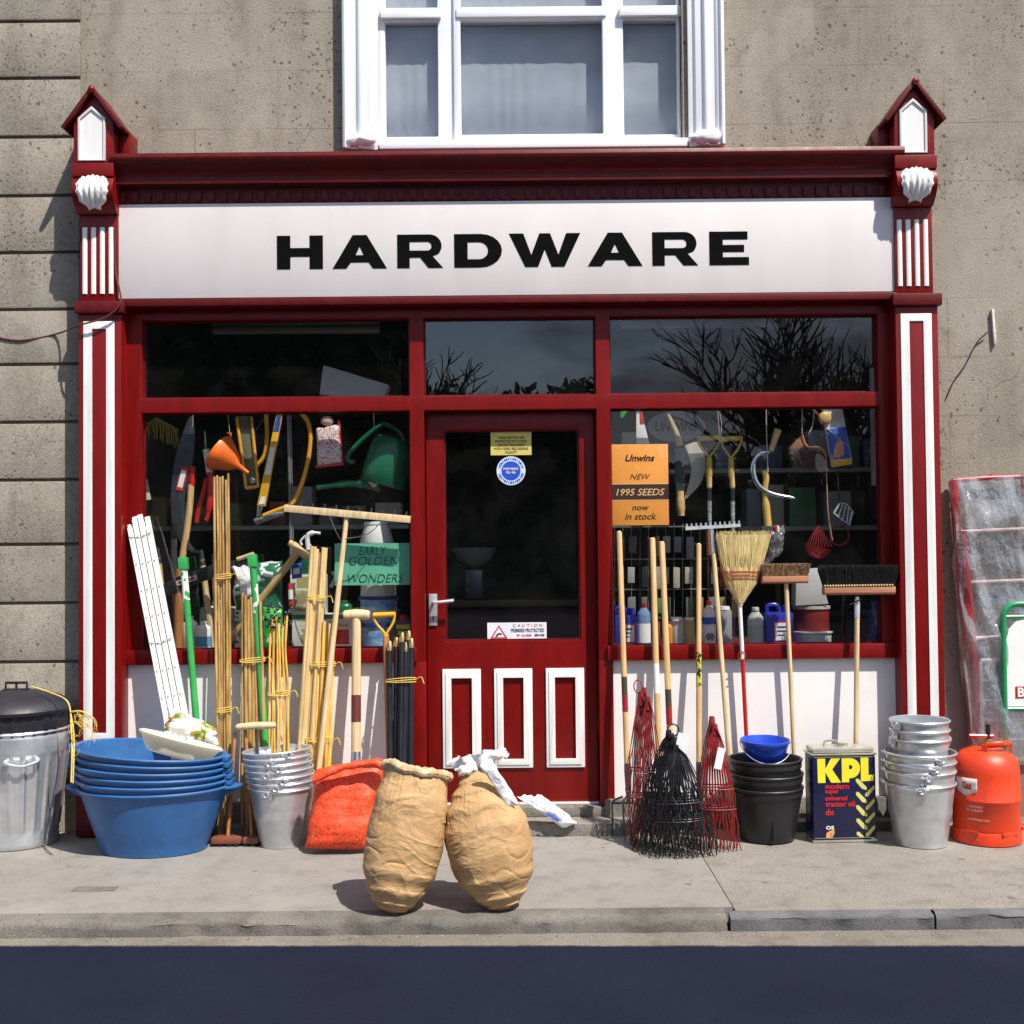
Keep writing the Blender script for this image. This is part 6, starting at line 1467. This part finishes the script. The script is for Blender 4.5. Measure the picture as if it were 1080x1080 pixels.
o = pshape([(349, 603), (357, 601), (362, 604), (361, 608), (355, 608), (351, 620), (347, 619), (352, 609)], .07, .01, 'sprayer_head', flat('pale_grey_plastic', (.55, .52, .52)), smooth=False); single(o, 'pale grey trigger nozzle beside the hay rake handle', 'nozzle')
t, r_, h_ = bottle('feed_bottle', 'round dark green bottle right of the stakes', 362, 20, 634, .20, GREENC, GREENC, neck=.4, sh=.6, z0=P(360, 650, .2).z)
# tubs with the green card
t = None
def tub(px, wb_, wt_, y0, y1, Y, m, name, label, cat, lidm=None, lab=None, labm=None, up=False):
    c = P(px, y1, Y); s = S(Y); h = P(px, y0, Y).z-c.z; rb_, rt_ = wb_*s/2, wt_*s/2
    t = thing(name, label, cat, Matrix.Translation(V((c.x, Y+rt_, c.z))))
    MB().lathe([(.01, 0), (rb_*.98, 0), (rb_, .005), (rt_*.97, h*.84), (rt_*1.02, h*.86), (rt_*1.02, h*.93), (rt_, h*.94), (rt_, h), (.01, h)], 40).build('body', m, t, smooth=40)
    if lidm: MB().lathe([(rt_*1.0, h*.9), (rt_*1.045, h*.9), (rt_*1.045, h*1.01), (rt_*.96, h*1.02), (.01, h*1.02)], 40).build('lid', lidm, t, smooth=40)
    return t, rb_, rt_, h
skyp = printmat('pale_blue_tub_print', [(0, (.12, .30, .55)), (.42, (.22, .42, .66)), (.56, (.35, .55, .72)), (.63, (.03, .06, .3)), (.65, (.3, .5, .7))], 12, 0, .3, (1, 1, 2.2))
NAVB = flat('navy_lid', (.015, .03, .2))
tub(397, 36, 39, 659, 690, .10, skyp, 'paint_tub', 'lower pale blue tub with a navy rim behind the wooden T grip', 'tub', NAVB)
tub(397, 36, 40, 630, 658, .10, skyp, 'paint_tub', 'upper pale blue tub with a navy lid under the green card', 'tub', NAVB)
tub(397, 38, 36, 600, 629, .115, WHITEP, 'paint_tub', 'white plastic tub behind the green card, on the blue tubs', 'tub')
tub(396, 36, 27, 550, 573, .12, WHITEP, 'plastic_bowl', 'upturned white plastic bowl above the green card', 'bowl')
X0, X1, Z0, Z1 = rect(353, 573, 433, 617, .01)
o = MB().box(X0, X1, .008, .011, Z0, Z1).build('card_sign', CARDG); single(o, 'green card with handwritten words in the left window', 'sign')
MB().prism([(X1+.0005, .008, Z0), (X1+.03, .035, Z0), (X1+.03, .035, Z1), (X1+.0005, .008, Z1)], (0, .002, 0)).build('folded_edge', CARDG, o)
PEN = flat('green_pen', (.008, .08, .05)); k_ = X1-X0; cx_ = (X0+X1)/2; ch_ = Z1-Z0
for wd_, w_, z, dx_ in (('EARLY', .36, .82, .0), ('GOLDEN', .66, .58, .02), ('WONDERS', .74, .16, .04)):
    text('lettering', wd_, k_*w_, ch_*.2, Matrix.Translation((cx_+k_*dx_, .0072, Z0+ch_*z)), PEN, o, shear=.25, bold=-.008)
t, w_, h_, d = box_goods('oil_can', 'black and yellow tin with a red cap next to the door post', 'tin', 416, 435, 655, .04, .07, flat('tin_dark_print', (.03, .03, .02)))
front(t, w_, h_, d, .06, .94, .05, .42, printmat('yellow_code_print', [(0, (.25, .22, .1)), (.5, (.5, .45, .25)), (.6, (.08, .08, .06))], 40, 0))
for j, (wd_, z) in enumerate((('EASY', .78), ('FLOW', .55))): text('lettering', wd_, w_*.8, h_*.2, Matrix.Translation((0, -d/2-.001, h_*z)), flat('yellow_tin_print', (.6, .55, .03)), t, shear=.2, bold=.02) if False else front(t, w_, h_, d, .12+.06*j, .88, z-.08, z+.08, flat('yellow_tin_print', (.5, .45, .03)), 'stripe')
MB().tube([(0, 0, h_), (0, 0, h_+.03)], .022, 12).build('cap', REDP, t)
# yellow wire things hanging at the far left, dim
o = MB()
random.seed(40)
for i in range(40): x = 152+i*.9; o.tube([P(x, 440+abs(i-15)*.5, .32), P(x+random.uniform(-1, 3), 452+random.uniform(0, 10)+i*.3, .32)], .0022, 4)
single(o.build('wire_brush_bundle', mat('dull_yellow_wire', (.4, .26, .04), .5)), 'dull yellow bristly bundle hanging at the left edge of the window', 'bundle')
pshape([(150, 505), (155, 505), (159, 527), (151, 528)], .12, .01, 'price_card', CRM, smooth=False)['label'] = 'small cream card at the left edge of the left window'; bpy.data.objects['price_card']['category'] = 'card'

# ===== door stickers
YST = .0185
X0, X1, Z0, Z1 = rect(517.5, 455, 560.5, 480, YST)
o = MB().box(X0, X1, YST-.001, YST, Z0, Z1).build('door_sticker', flat('yellow_sticker', (.62, .50, .12))); single(o, 'yellow rectangular sticker with lines of black writing on the door glass', 'sticker')
text('lettering', 'THESE PREMISES ARE\nPROTECTED BY CLOSED\nCIRCUIT TELEVISION\nWITH VIDEO RECORDING\nFACILITY', (X1-X0)*.84, (Z1-Z0)*.72, Matrix.Translation(((X0+X1)/2, YST-.0012, (Z0+Z1)/2-(Z1-Z0)*.07)), INK, o)
c = P(539, 496.5, YST); r_ = 15.3*S(0)
def disc(r0, r1, y, name, m, par): return MB().lathe([(r1, 0), (r1, .0008), (max(r0, .0005), .0008), (max(r0, .0005), 0)], 48, Matrix.Translation(V((c.x, y, c.z))) @ Matrix.Rotation(R(90), 4, 'X'), close=False).build(name, m, par)
o = disc(0, r_, YST-.0002, 'door_sticker', flat('sticker_pale_blue', (.62, .68, .78)), None); single(o, 'round blue and white sticker on the door glass', 'sticker')
disc(0, r_*.66, YST-.0012, 'centre', flat('sticker_blue', (.01, .07, .5)), o)
text('lettering', 'MEMBER\n95-96', r_*1.05, r_*.42, Matrix.Translation((c.x, YST-.0022, c.z)), PAPW, o, bold=.01)
for k in range(34):
    if k in (8, 9, 25, 26): continue
    a = 2*math.pi*k/34; Mx = Matrix.Translation(V((c.x+r_*.83*math.sin(a), YST-.0012, c.z+r_*.83*math.cos(a)))) @ Matrix.Rotation(a, 4, 'Y'); w2 = .0022+.0012*(k % 3)
    MB().box(-w2, w2, -.0005, .0002, -r_*.085, r_*.085, Mx).build('ring_letter', flat('sticker_blue', (.01, .07, .5)), o)
X0, X1, Z0, Z1 = rect(514, 656.5, 576.5, 675, YST)
o = MB().box(X0, X1, YST-.001, YST, Z0+.002, Z1).build('door_sticker', flat('sticker_white', (.72, .74, .78))); single(o, 'white caution sticker with a red triangle at the foot of the door glass', 'sticker')
w_, h_ = X1-X0, Z1-Z0
lettering([[(X0+w_*.05, Z0+h_*.1), (X0+w_*.34, Z0+h_*.1), (X0+w_*.195, Z0+h_*.86)], [(X0+w_*.09, Z0+h_*.17), (X0+w_*.30, Z0+h_*.17), (X0+w_*.195, Z0+h_*.74)]], Matrix.Translation((0, YST-.0011, 0)), PRNR, 'warning_triangle', o, .001)
lettering([[(X0+w_*.13, Z0+h_*.2), (X0+w_*.17, Z0+h_*.38), (X0+w_*.2, Z0+h_*.42), (X0+w_*.25, Z0+h_*.36), (X0+w_*.24, Z0+h_*.3), (X0+w_*.19, Z0+h_*.32), (X0+w_*.17, Z0+h_*.2)]], Matrix.Translation((0, YST-.0011, 0)), INK, 'warning_mark', o, .001)
text('lettering', 'C A U T I O N', w_*.5, h_*.16, Matrix.Translation((X0+w_*.68, YST-.0011, Z0+h_*.83)), PRNR, o)
text('lettering', 'PREMISES PROTECTED', w_*.56, h_*.2, Matrix.Translation((X0+w_*.68, YST-.0011, Z0+h_*.55)), INK, o, bold=.01)
text('lettering', 'BY ALARM', w_*.24, h_*.13, Matrix.Translation((X0+w_*.62, YST-.0011, Z0+h_*.27)), PRNR, o, bold=.01); text('lettering', 'BEWARE', w_*.16, h_*.13, Matrix.Translation((X0+w_*.88, YST-.0011, Z0+h_*.27)), INK, o, bold=.02)

# ===== right window, hung up
YPO = .0
X0, X1, Z0, Z1 = rect(645.5, 468.5, 705, 554, .003)
OR = mat('orange_poster_card', (.95, .38, .065), .5, var=.03); BRN = flat('brown_poster_ink', (.06, .018, .012)); ORL = flat('pale_orange_ink', (.85, .55, .25))
o = MB().box(X0, X1, .001, .004, Z0, Z1).build('seed_poster', OR, bevel=.0006); single(o, 'orange seed poster with a brown band on the right window', 'poster')
w_, h_ = X1-X0, Z1-Z0; xm = (X0+X1)/2
MB().box(X0, X1, .0, .0009, Z0+h_*.315, Z0+h_*.505).build('band', BRN, o)
MB().box(X0, X1, .0, .0009, Z0+h_*.505, Z0+h_*.514).build('band_edge', ORL, o); MB().box(X0, X1, .0, .0009, Z0+h_*.305, Z0+h_*.3145).build('band_edge', ORL, o)
pf_ = lambda z: Matrix.Translation((xm, .0008, Z0+h_*z))
text('lettering', 'Unwins', w_*.52, h_*.085, pf_(.83), BRN, o, shear=.3, bold=.03)
text('lettering', 'NEW', w_*.36, h_*.065, pf_(.60), BRN, o, shear=.3)
text('lettering', '1995 SEEDS', w_*.86, h_*.085, Matrix.Translation((xm, -.0002, Z0+h_*.408)), ORL, o, shear=.25, bold=.01)
text('lettering', 'now', w_*.30, h_*.05, pf_(.21), BRN, o, shear=.25, bold=.01); text('lettering', 'in stock', w_*.56, h_*.08, pf_(.11), BRN, o, shear=.25, bold=.01)
c = P(713, 450, .20); rx, rz = 31*S(.2), 16.5*S(.2)
o = MB().lathe([(.001, .008), (.98, .008), (1, .004), (1, 0), (.001, 0)], 48, Matrix.Translation(c) @ Matrix.Rotation(R(90), 4, 'X') @ Matrix.Diagonal((rx, rz, 1, 1))).build('oval_sign', flat('grey_oval_card', (.26, .25, .25)), smooth=30); single(o, 'grey oval card sign with green lettering behind the orange poster', 'sign')
text('lettering', 'UNWINS', rx*1.45, rz*.62, Matrix.Translation(c+V((0, -.0085, 0))), flat('dark_green_letters', (.006, .05, .035)), o, shear=.15, bold=.035)
o = pshape([(671, 432), (676, 432), (685, 468), (671, 468)], .10, .01, 'paper_flag', PAPW, smooth=False); single(o, 'narrow white paper strip with a red corner above the orange poster', 'paper'); pshape([(674.5, 431), (677, 432), (680, 447), (675, 447)], .098, .0015, 'red_corner', PRNR, o, smooth=False)
o = pshape([(654, 437), (657, 431), (662, 432), (659, 438), (655, 441)], .06, .003, 'plastic_leaf', flat('leaf_green', (.03, .35, .06))); single(o, 'small green leaf shape at the top of the right window', 'leaf')
t = thing('crescent_blade', 'broad pale crescent blade hanging behind the wooden handled knife', 'blade', P(735, 490, .14))
pshape([(722, 470), (734, 466), (741, 472), (744, 490), (740, 508), (730, 520), (722, 526), (727, 508), (729, 492), (726, 480)], .14, .005, 'blade', mat('pale_blade', (.50, .46, .38), .4, metal=.3, var=.1), t)
t = thing('billhook', 'dark bladed hook with a short wooden handle hanging beside the poster', 'hook', P(717, 500, .11))
pshape([(711.5, 472), (722, 472), (722.5, 518), (713, 518)], .11, .006, 'blade', BLADE, t, smooth=False)
MB().tube(ppath([(717, 518), (717.5, 530), (718.5, 544)], .11, 4), [.021]*3+[.024]*4+[.018]*2, 12).build('handle', WOODW, t, world=True)
MB().tube(ppath([(704, 437), (712, 455), (717, 470)], .11, 0), [.012, .017, .019], 10).build('tang_wrap', flat('tan_wrap', (.42, .33, .2)), t, world=True)
# two D handled forks hung head up
for (x0, x1, yb, yx, yy, sx, lb) in ((736.5, 759, 462.5, 748, 484, 748, 'left one of two yellow D handled forks hanging in the window'), (760.5, 782, 463, 771, 485, 772.5, 'right one of two yellow D handled forks hanging in the window')):
    t = thing('hand_fork', lb, 'fork', P(sx, 500, .09), 'yellow D handled forks hanging in the right window')
    dgrip((x0, x1, yb, yx, yy), .09, t, m=mat('ochre_grip', (.50, .33, .05), .4, var=.1))
    MB().tube(ppath([(yx, yy+2), (sx, 514)], .09, 0), .0145, 12).build('shaft', WOODW, t, world=True)
    MB().tube(ppath([(sx, 514), (sx+.5, 560)], .09, 0), [.0125, .011], 12).build('socket', mat('banded_socket', (.5, .5, .5), .35, metal=.6, var=.5, vs=20, stretch=(1, 1, 6)), t, world=True)
    MB().tube(ppath([(sx, 515), (sx, 528)], .084, 0), .0125, 12).build('label', INK, t, world=True)
    MB().tube(ppath([(sx, 560), (sx+.5, 585)], .09, 0), .015, 12).build('lower_shaft', WOODO, t, world=True)
cord([(757, 432), (758, 448), (759.5, 462), (761, 448), (759, 434)], .09, 'white string holding the two yellow forks')
t = thing('sickle', 'steel sickle with a short wooden handle hanging from a string', 'sickle', P(808, 490, .08))
MB().tube(ppath([(820.5, 453), (813, 476)], .08, 0), [.021, .014], 12).build('handle', WOODW, t, world=True)
pth = ppath([(812, 477), (803, 478), (796, 486), (794.5, 497), (798, 509), (806, 517), (818, 522), (839, 525.5)], .08, 6); n = len(pth)
MB().tube(pth, [.006+.007*math.sin(math.pi*min(1, i/(n-1)*1.0)) if i < n-1 else .001 for i in range(n)], 8).build('blade', STEEL, t, world=True, T=Matrix.Translation((0, .08, 0)) @ Matrix.Diagonal((1, .4, 1, 1)) @ Matrix.Translation((0, -.08, 0)))
cord([(808, 430), (808.5, 460), (810, 498)], .075, 'pale string holding the sickle and hatchet', .003)
t = thing('hatchet', 'hatchet with a yellow wooden handle hanging head down under the sickle', 'hatchet', P(809, 525, .10))
MB().tube(ppath([(806, 496), (808, 505), (806.5, 517), (808, 535), (810, 555)], .10, 5), [.017]*6+[.016]*8+[.021]*7, 12).build('handle', mat('yellow_varnish_wood', (.66, .42, .10), .35, var=.1, vs=8, stretch=(9, 9, 1)), t, world=True)
pshape([(803, 555), (818, 554), (822, 560), (822, 572), (816, 575), (804, 566)], .085, .03, 'head', DSTEEL, t, smooth=False)
MB().ball(P(818.5, 558, .08), .012, 8, 6, sz=1.8).build('red_clip', REDP, t, world=True)
film2 = filmmat('milky_film', .16, .9, .10)
pillow([(812, 560), (828, 552), (826, 580), (806, 598)], .10, .10, 'film_pack', 'crumpled clear film pack hanging under the hatchet', 'pack', film2, n=24, amp=.02, sc_=20, seed=31)
LEA = mat('tan_leather', (.25, .085, .03), .45, var=.25)
t = thing('leather_holster', 'brown leather holster with curled straps hanging near the blue pack', 'holster', P(850, 470, .14))
pshape([(832, 473), (846, 459), (849, 467), (842, 476), (836, 479)], .13, .03, 'pouch', LEA, t, smooth=False); MB().ball(P(835, 476.5, .125), .016, 10, 6).build('cap', LEA, t, world=True)
MB().tube(ppath([(846, 459), (849, 468), (854, 472.5), (861, 472), (867, 474), (871, 480)], .13, 5), .007, 8).build('strap', mat('tan_strap', (.45, .2, .1), .4), t, world=True)
MB().tube(ppath([(846, 432), (846, 458)], .14, 0), .003, 5).build('string', flat('string', (.5, .45, .35)), t, world=True); MB().tube(ppath([(859, 432), (857, 448), (852, 460)], .14, 4), .004, 6).build('string', flat('grey_string', (.4, .38, .36)), t, world=True)
pshape([(838, 480), (848, 474), (868, 478), (894, 490), (900, 494), (846, 494)], .22, .03, 'backing', flat('dark_brown_card', (.08, .025, .015)), t, smooth=False)
t = thing('blue_pack', 'white and blue paper pack with a gold foot hanging tilted', 'pack', P(882, 462, .10))
pshape([(867, 429), (888, 428), (899, 488), (878, 492)], .10, .03, 'pack', PAPW, t, smooth=False)
pshape([(871.5, 453), (892, 450), (897.3, 483), (876.5, 485)], .096, .003, 'blue_print', PRNB, t, smooth=False); pshape([(876.5, 485), (897.3, 483), (899, 489.5), (878, 493)], .096, .003, 'gold_foot', flat('gold_print', (.65, .38, .05)), t, smooth=False)
pshape([(882, 466), (888, 465), (890, 480), (879, 482)], .092, .003, 'emblem', flat('salmon_print', (.65, .25, .15)), t)
MB().ball(P(870, 441, .09), .035, 12, 8, sy=.4).build('handle_knob', WOODW, t, world=True); MB().tube(ppath([(858, 432), (868, 444)], .09, 0), .006, 8).build('peg', TERRA, t, world=True)
MB().tube(ppath([(872, 452), (896, 472)], .093, 0), .0025, 5).build('string', flat('string', (.5, .45, .35)), t, world=True)
# fish slice, red wire basket
t = thing('fish_slice', 'slotted steel fish slice hanging on a dark cord', 'utensil', P(889, 540, .10))
for a, b_ in (((886, 531), (880, 541)), ((889, 532), (884, 545)), ((892, 533.5), (888.5, 549)), ((895, 536), (893, 552)), ((898, 540), (895.5, 553))): MB().tube([P(*a, .10), P(*b_, .10)], .0042, 6).build('slat', mat('bright_slice_steel', (.75, .75, .76), .25, metal=.6), t, world=True)
MB().tube(ppath([(879, 541), (887, 547), (895.5, 554), (900, 540), (893, 532), (886, 530), (879, 541)], .10, 0), .004, 6).build('rim', MATS['bright_slice_steel'], t, world=True)
MB().tube(ppath([(883, 493), (884, 510), (886, 530)], .10, 0), .005, 6).build('cord', BLACKP, t, world=True)
t = thing('strainer', 'red enamel strainer hanging on a cord under the leather holster', 'strainer', P(862, 575, .13))
cB = P(863, 577, .13); rB = 14*S(.13); mb = MB()
mb.lathe([(.004, -rB*.9), (rB*.5, -rB*.78), (rB*.85, -rB*.4), (rB, 0), (rB*.96, 0), (rB*.8, -rB*.38), (.004, -rB*.85)], 26, Matrix.Translation(cB) @ Matrix.Rotation(R(18), 4, 'Y')).build('bowl', mat('red_enamel', (.45, .012, .015), .2), t, world=True)
for k in range(9): a = -1+k*.25; mb2 = MB().tube([cB+V((a*rB, -.01, 0)), cB+V((a*rB*.4, 0, rB*1.0)), cB+V((0, 0, rB*1.6))], .0028, 5).build('wire', WIRER, t, world=True)
MB().tube(ppath([(871, 480), (872, 510), (873, 536), (876, 560), (878, 570)], .12, 4), .004, 6).build('cord', flat('tan_cord', (.35, .22, .12)), t, world=True)
o = MB().lathe([(11*S(.16), 0), (11*S(.16), .006), (9*S(.16), .006), (9*S(.16), 0)], 30, Matrix.Translation(P(885, 565, .16)) @ Matrix.Rotation(R(90), 4, 'X'), close=False).build('dark_red_ring', mat('dark_red_enamel', (.16, .008, .01), .3)); single(o, 'dark red ring hanging behind the fish slice', 'ring')

# ===== right window, on the board
BLJ = mat('blue_jerrycan', (.022, .03, .34), .35, var=.08)
jerry('blue jerrycan with a white label nearest the door in the right window', 648.5, 672, 641, .05, BLJ, PAPW, 'blue jerrycans')
jerry('blue jerrycan with a white label behind the coir broom handle', 808, 838, 638, .05, BLJ, PAPW, 'blue jerrycans')
bottle('screenwash_bottle', 'clear blue bottle with red cap and white label beside the jerrycan', 680, 14, 636, .06, flat('clear_blue_fluid', (.16, .25, .42), .2), REDP, lab=PAPW, labv=(.04, .5))
bottle('jar', 'small orange and yellow jar behind the shovel handles', 706, 8, 656, .07, flat('orange_jar', (.6, .25, .03)), REDP, 'jar')
bottle('plain_bottle', 'plain grey white canister between the shovel handles', 715.5, 14, 653, .07, flat('grey_white_can', (.48, .47, .45)), flat('grey_white_can', (.5, .5, .5)), 'canister', neck=.9, sh=.9)
bottle('yellow_tin', 'dull yellow tin left of the hoe handle', 728, 11, 652, .07, flat('dull_yellow_tin', (.42, .32, .10)), CRM, 'tin', neck=.9, sh=.92)
bottle('oil_bottle', 'white bottle with red cap and chequered label right of the hoe handle', 749, 14, 634, .06, PAPW, REDP, lab=PRNB, labv=(.45, .62))
chk = MB(); c = BX(749, .06)
for i in range(5):
    for j in range(3):
        if (i+j) % 2: chk.box(-.022+i*.009, -.022+(i+1)*.009, -.0335, -.0325, .02+j*.012, .02+(j+1)*.012)
chk.build('chequers', INK, [o_ for o_ in bpy.data.objects if o_.name.startswith('oil_bottle')][0])
bottle('clear_canister', 'clear grey canister behind the straw broom handle', 765, 17, 640, .10, flat('clear_grey_plastic', (.30, .31, .32), .2), PAPW, 'canister', neck=.7, sh=.85)
bottle('thinner_bottle', 'grey white plastic bottle left of the second blue jerrycan', 798.5, 17, 641, .05, flat('milky_grey_plastic', (.42, .44, .41), .3), flat('milky_cap', (.6, .62, .6)), neck=.42, sh=.68, lab=flat('faint_label', (.36, .37, .35)), labv=(.1, .5))
tub(862, 40, 42, 667, 680, .08, flat('grey_white_pail', (.55, .54, .53)), 'paint_pail', 'grey white pail at the bottom right of the right window', 'pail', flat('grey_white_lid', (.58, .57, .56)))
tub(861, 37, 38, 640, 667, .09, flat('dark_red_pail', (.20, .02, .015)), 'paint_pail', 'dark red paint pail with a grey lid standing on the grey white pail', 'pail', flat('grey_lid', (.45, .44, .42)))
t = thing('tin_box', 'grey white metal box tilted on top of the red pail', 'box', P(855, 618, .10))
pshape([(840, 601), (863, 599), (874, 637), (839, 639)], .09, .10, 'body', flat('grey_white_metal', (.50, .50, .50), .35), t, smooth=False, bevel=.004)
pillow([(918, 632), (933, 628), (934, 684), (914, 684)], .10, .10, 'blue_bag', 'dark blue plastic bag in the right corner of the right window', 'bag', flat('dark_blue_film', (.03, .035, .16), .25), n=20, seed=40, amp=.014)
o = MB().box(*[f(X(a, .2, 500)) if False else X(a, .2, 500) for a, f in ((920, 0), (927, 0))], .2, .22, Z(512, .2, 923), Z(388, .2, 923)).build('white_board', flat('dull_white_board', (.5, .5, .48))); single(o, 'narrow white upright board at the right end of the right window', 'board')
# wire rack of hung packets behind the long handles, dim shelf of goods
t = thing('wire_rack', 'dim wire rack of small packets behind the long handled tools', 'rack', BX(710, .34))
mb = MB()
for y in (556, 590, 622, 652): mb.tube([P(646, y, .33), P(775, y-1, .33)], .004, 6)
for x in range(648, 776, 9): mb.tube([P(x, 552, .33), P(x, 672, .33)], .0025, 5)
mb.build('wires', mat('dull_rack_wire', (.3, .3, .3), .35, metal=.6), t, world=True)
random.seed(60); k = 0
pal = [(.35, .35, .33), (.12, .16, .12), (.3, .22, .1), (.2, .2, .22), (.08, .2, .1), (.4, .38, .3), (.25, .06, .05), (.1, .12, .2)]
for y in (566, 598, 630, 656):
    for x in range(652, 774, 12):
        if random.random() < .15: continue
        q = random.choice(pal); w2, h2 = random.uniform(6, 9), random.uniform(16, 24); x1 = x+random.uniform(-2, 2)
        o = pshape([(x1, y), (x1+w2, y+random.uniform(-1, 1)), (x1+w2, y+h2), (x1, y+h2)], .30+random.uniform(-.02, .02), .015, 'hung_packet', flat('packet_%d' % pal.index(q), q, .3), smooth=False)
        single(o, 'small packet hanging on the dim wire rack behind the long handles', 'packet', 'packets hanging on the wire rack')
for (x0, x1, y, Y, lb) in ((648, 940, 500, .9, 'upper dim shelf of goods deep in the right side of the shop'), (780, 940, 560, .8, 'lower dim shelf deep in the right side of the shop'), (150, 430, 560, 1.0, 'dim shelf deep in the left side of the shop')):
    a, b_ = P(x0, y, Y), P(x1, y-2, Y); t = thing('wall_shelf', lb, 'shelf', (a+b_)/2)
    MB().prism([a, a+V((0, .3, 0)), a+V((0, .3, .025)), a+V((0, 0, .025))], V((b_.x-a.x, 0, 0))).build('board', flat('shelf_board', (.35, .33, .3)), t, world=True)
    x = a.x+.05
    while x < b_.x-.1:
        w2, h2 = random.uniform(.06, .16), random.uniform(.08, .26); q = random.choice(pal)
        if random.random() < .8:
            o = MB().box(x, x+w2, Y+.03, Y+.2, a.z+.026, a.z+.026+h2).build('shelf_carton', flat('packet_%d' % pal.index(q), q, .3), bevel=.004); single(o, 'plain carton standing on a dim shelf deep in the shop', 'carton', 'cartons on the dim shelves')
        x += w2+random.uniform(.01, .09)
# scale on the counter seen through the door
t = thing('counter_scale', 'dim shop scale with a round pan seen through the door glass', 'scale', P(500, 610, .9))
MB().lathe([(.01, 0), (.10, .06), (.13, .13), (.12, .13), (.01, .02)], 28).build('pan', mat('dull_pan', (.4, .4, .4), .4, metal=.5), t, T=Matrix.Translation((0, 0, .05))); MB().box(-.05, .05, -.06, .06, -.12, .05).build('base', DSTEEL, t, bevel=.01)
t = thing('shop_counter', 'dim shop counter seen through the door glass', 'counter', P(540, 650, .95)); X0, X1 = X(455, .95), X(640, .95)
MB().box(X0, X1, .85, 1.5, Z(632, .95)-.04, Z(632, .95)).build('top', mat('dull_counter_wood', (.08, .04, .025), .5), t, world=True, bevel=.004); MB().box(X0+.03, X1-.03, .9, 1.45, .1, Z(632, .95)-.041).build('front', mat('dull_counter_front', (.06, .02, .015), .6), t, world=True)

# ------------------------------------------------------------------ across the street (only seen mirrored in the glass)
random.seed(77)
hd = MB()
for i in range(30000):
    x = random.uniform(-15, 15); top = (7.6 if x < -2.2 else 5.0 if x < 2 else 3.4)+.5*noise.noise(V((x*.22, 0, 3)))+.5*noise.noise(V((x*.9, 1, 3))); z = random.random()**.7*top; y = -22+random.uniform(-1, 1)*1.1
    c = V((x, y, z)); s_ = random.uniform(.06, .15); u = V((random.gauss(0, 1), random.gauss(0, 1), random.gauss(0, 1))).normalized(); w2 = u.orthogonal().normalized()*s_
    u = u*s_; hd.add([c-u, c-w2*.6, c+u, c+w2*.6], [(0, 1, 2, 3)])
hx = lambda x: (7.6 if x < -2.2 else 5.0 if x < 2 else 3.4)-.25+.5*noise.noise(V((x*.22, 0, 3)))+.5*noise.noise(V((x*.9, 1, 3)))
def hcore(u, v):
    x = -15.5+31*u; a = v*math.pi; t_ = hx(x); return (x, -22+.75*math.cos(a)*(1+.3*noise.noise(V((x*.8, v*4, 1)))), ZR+t_*max(0, math.sin(a))**.35)
hd.grid(hcore, 260, 16)
LEAFD = mat('dark_hedge_leaf', (.035, .06, .02), .6, var=.4, vs=3)
tag(hd.build('far_hedge', LEAFD, smooth=10), 'dark evergreen hedge across the street', 'hedge', kind='stuff')
BARK = mat('bare_tree_bark', (.10, .08, .06), .9, var=.3)
def bare_tree(x, y, h, label, seed):
    random.seed(seed); t = thing('bare_tree', label, 'tree', V((x, y, ZR))); tr, br = MB(), MB()
    def grow(p, d, l, r, dep, mb):
        n = 4; pts = [p]; q = V(p); dd = V(d)
        for k in range(n): dd = (dd+V((random.gauss(0, .13), random.gauss(0, .13), random.gauss(.04, .08)))).normalized(); q = q+dd*l/n; pts.append(V(q))
        mb.tube(pts, [r*(1-.4*k/n) for k in range(n+1)], 6 if dep < 2 else 4)
        if dep < 5:
            for k in range(random.choice((3, 3, 4)) if dep else 8):
                f = random.uniform(.45, 1); b0 = pts[min(n, int(f*n))]; a = random.uniform(0, 6.28)
                nd = (dd*.75+V((math.cos(a), math.sin(a), .25))*random.uniform(.45, .85)).normalized(); grow(b0, nd, l*random.uniform(.6, .8), max(.017, r*.6), dep+1, br)
    grow(V((0, 0, 0)), V((0, 0, 1)), h*.34, h*.02, 0, tr); tr.build('trunk', BARK, t); br.build('crown', BARK, t)
bare_tree(7.6, -20, 10, 'bare branching tree across the street, right one of the pair', 5)
bare_tree(-3.2, -20.5, 8.2, 'bare branching tree across the street, left one of the pair', 9)
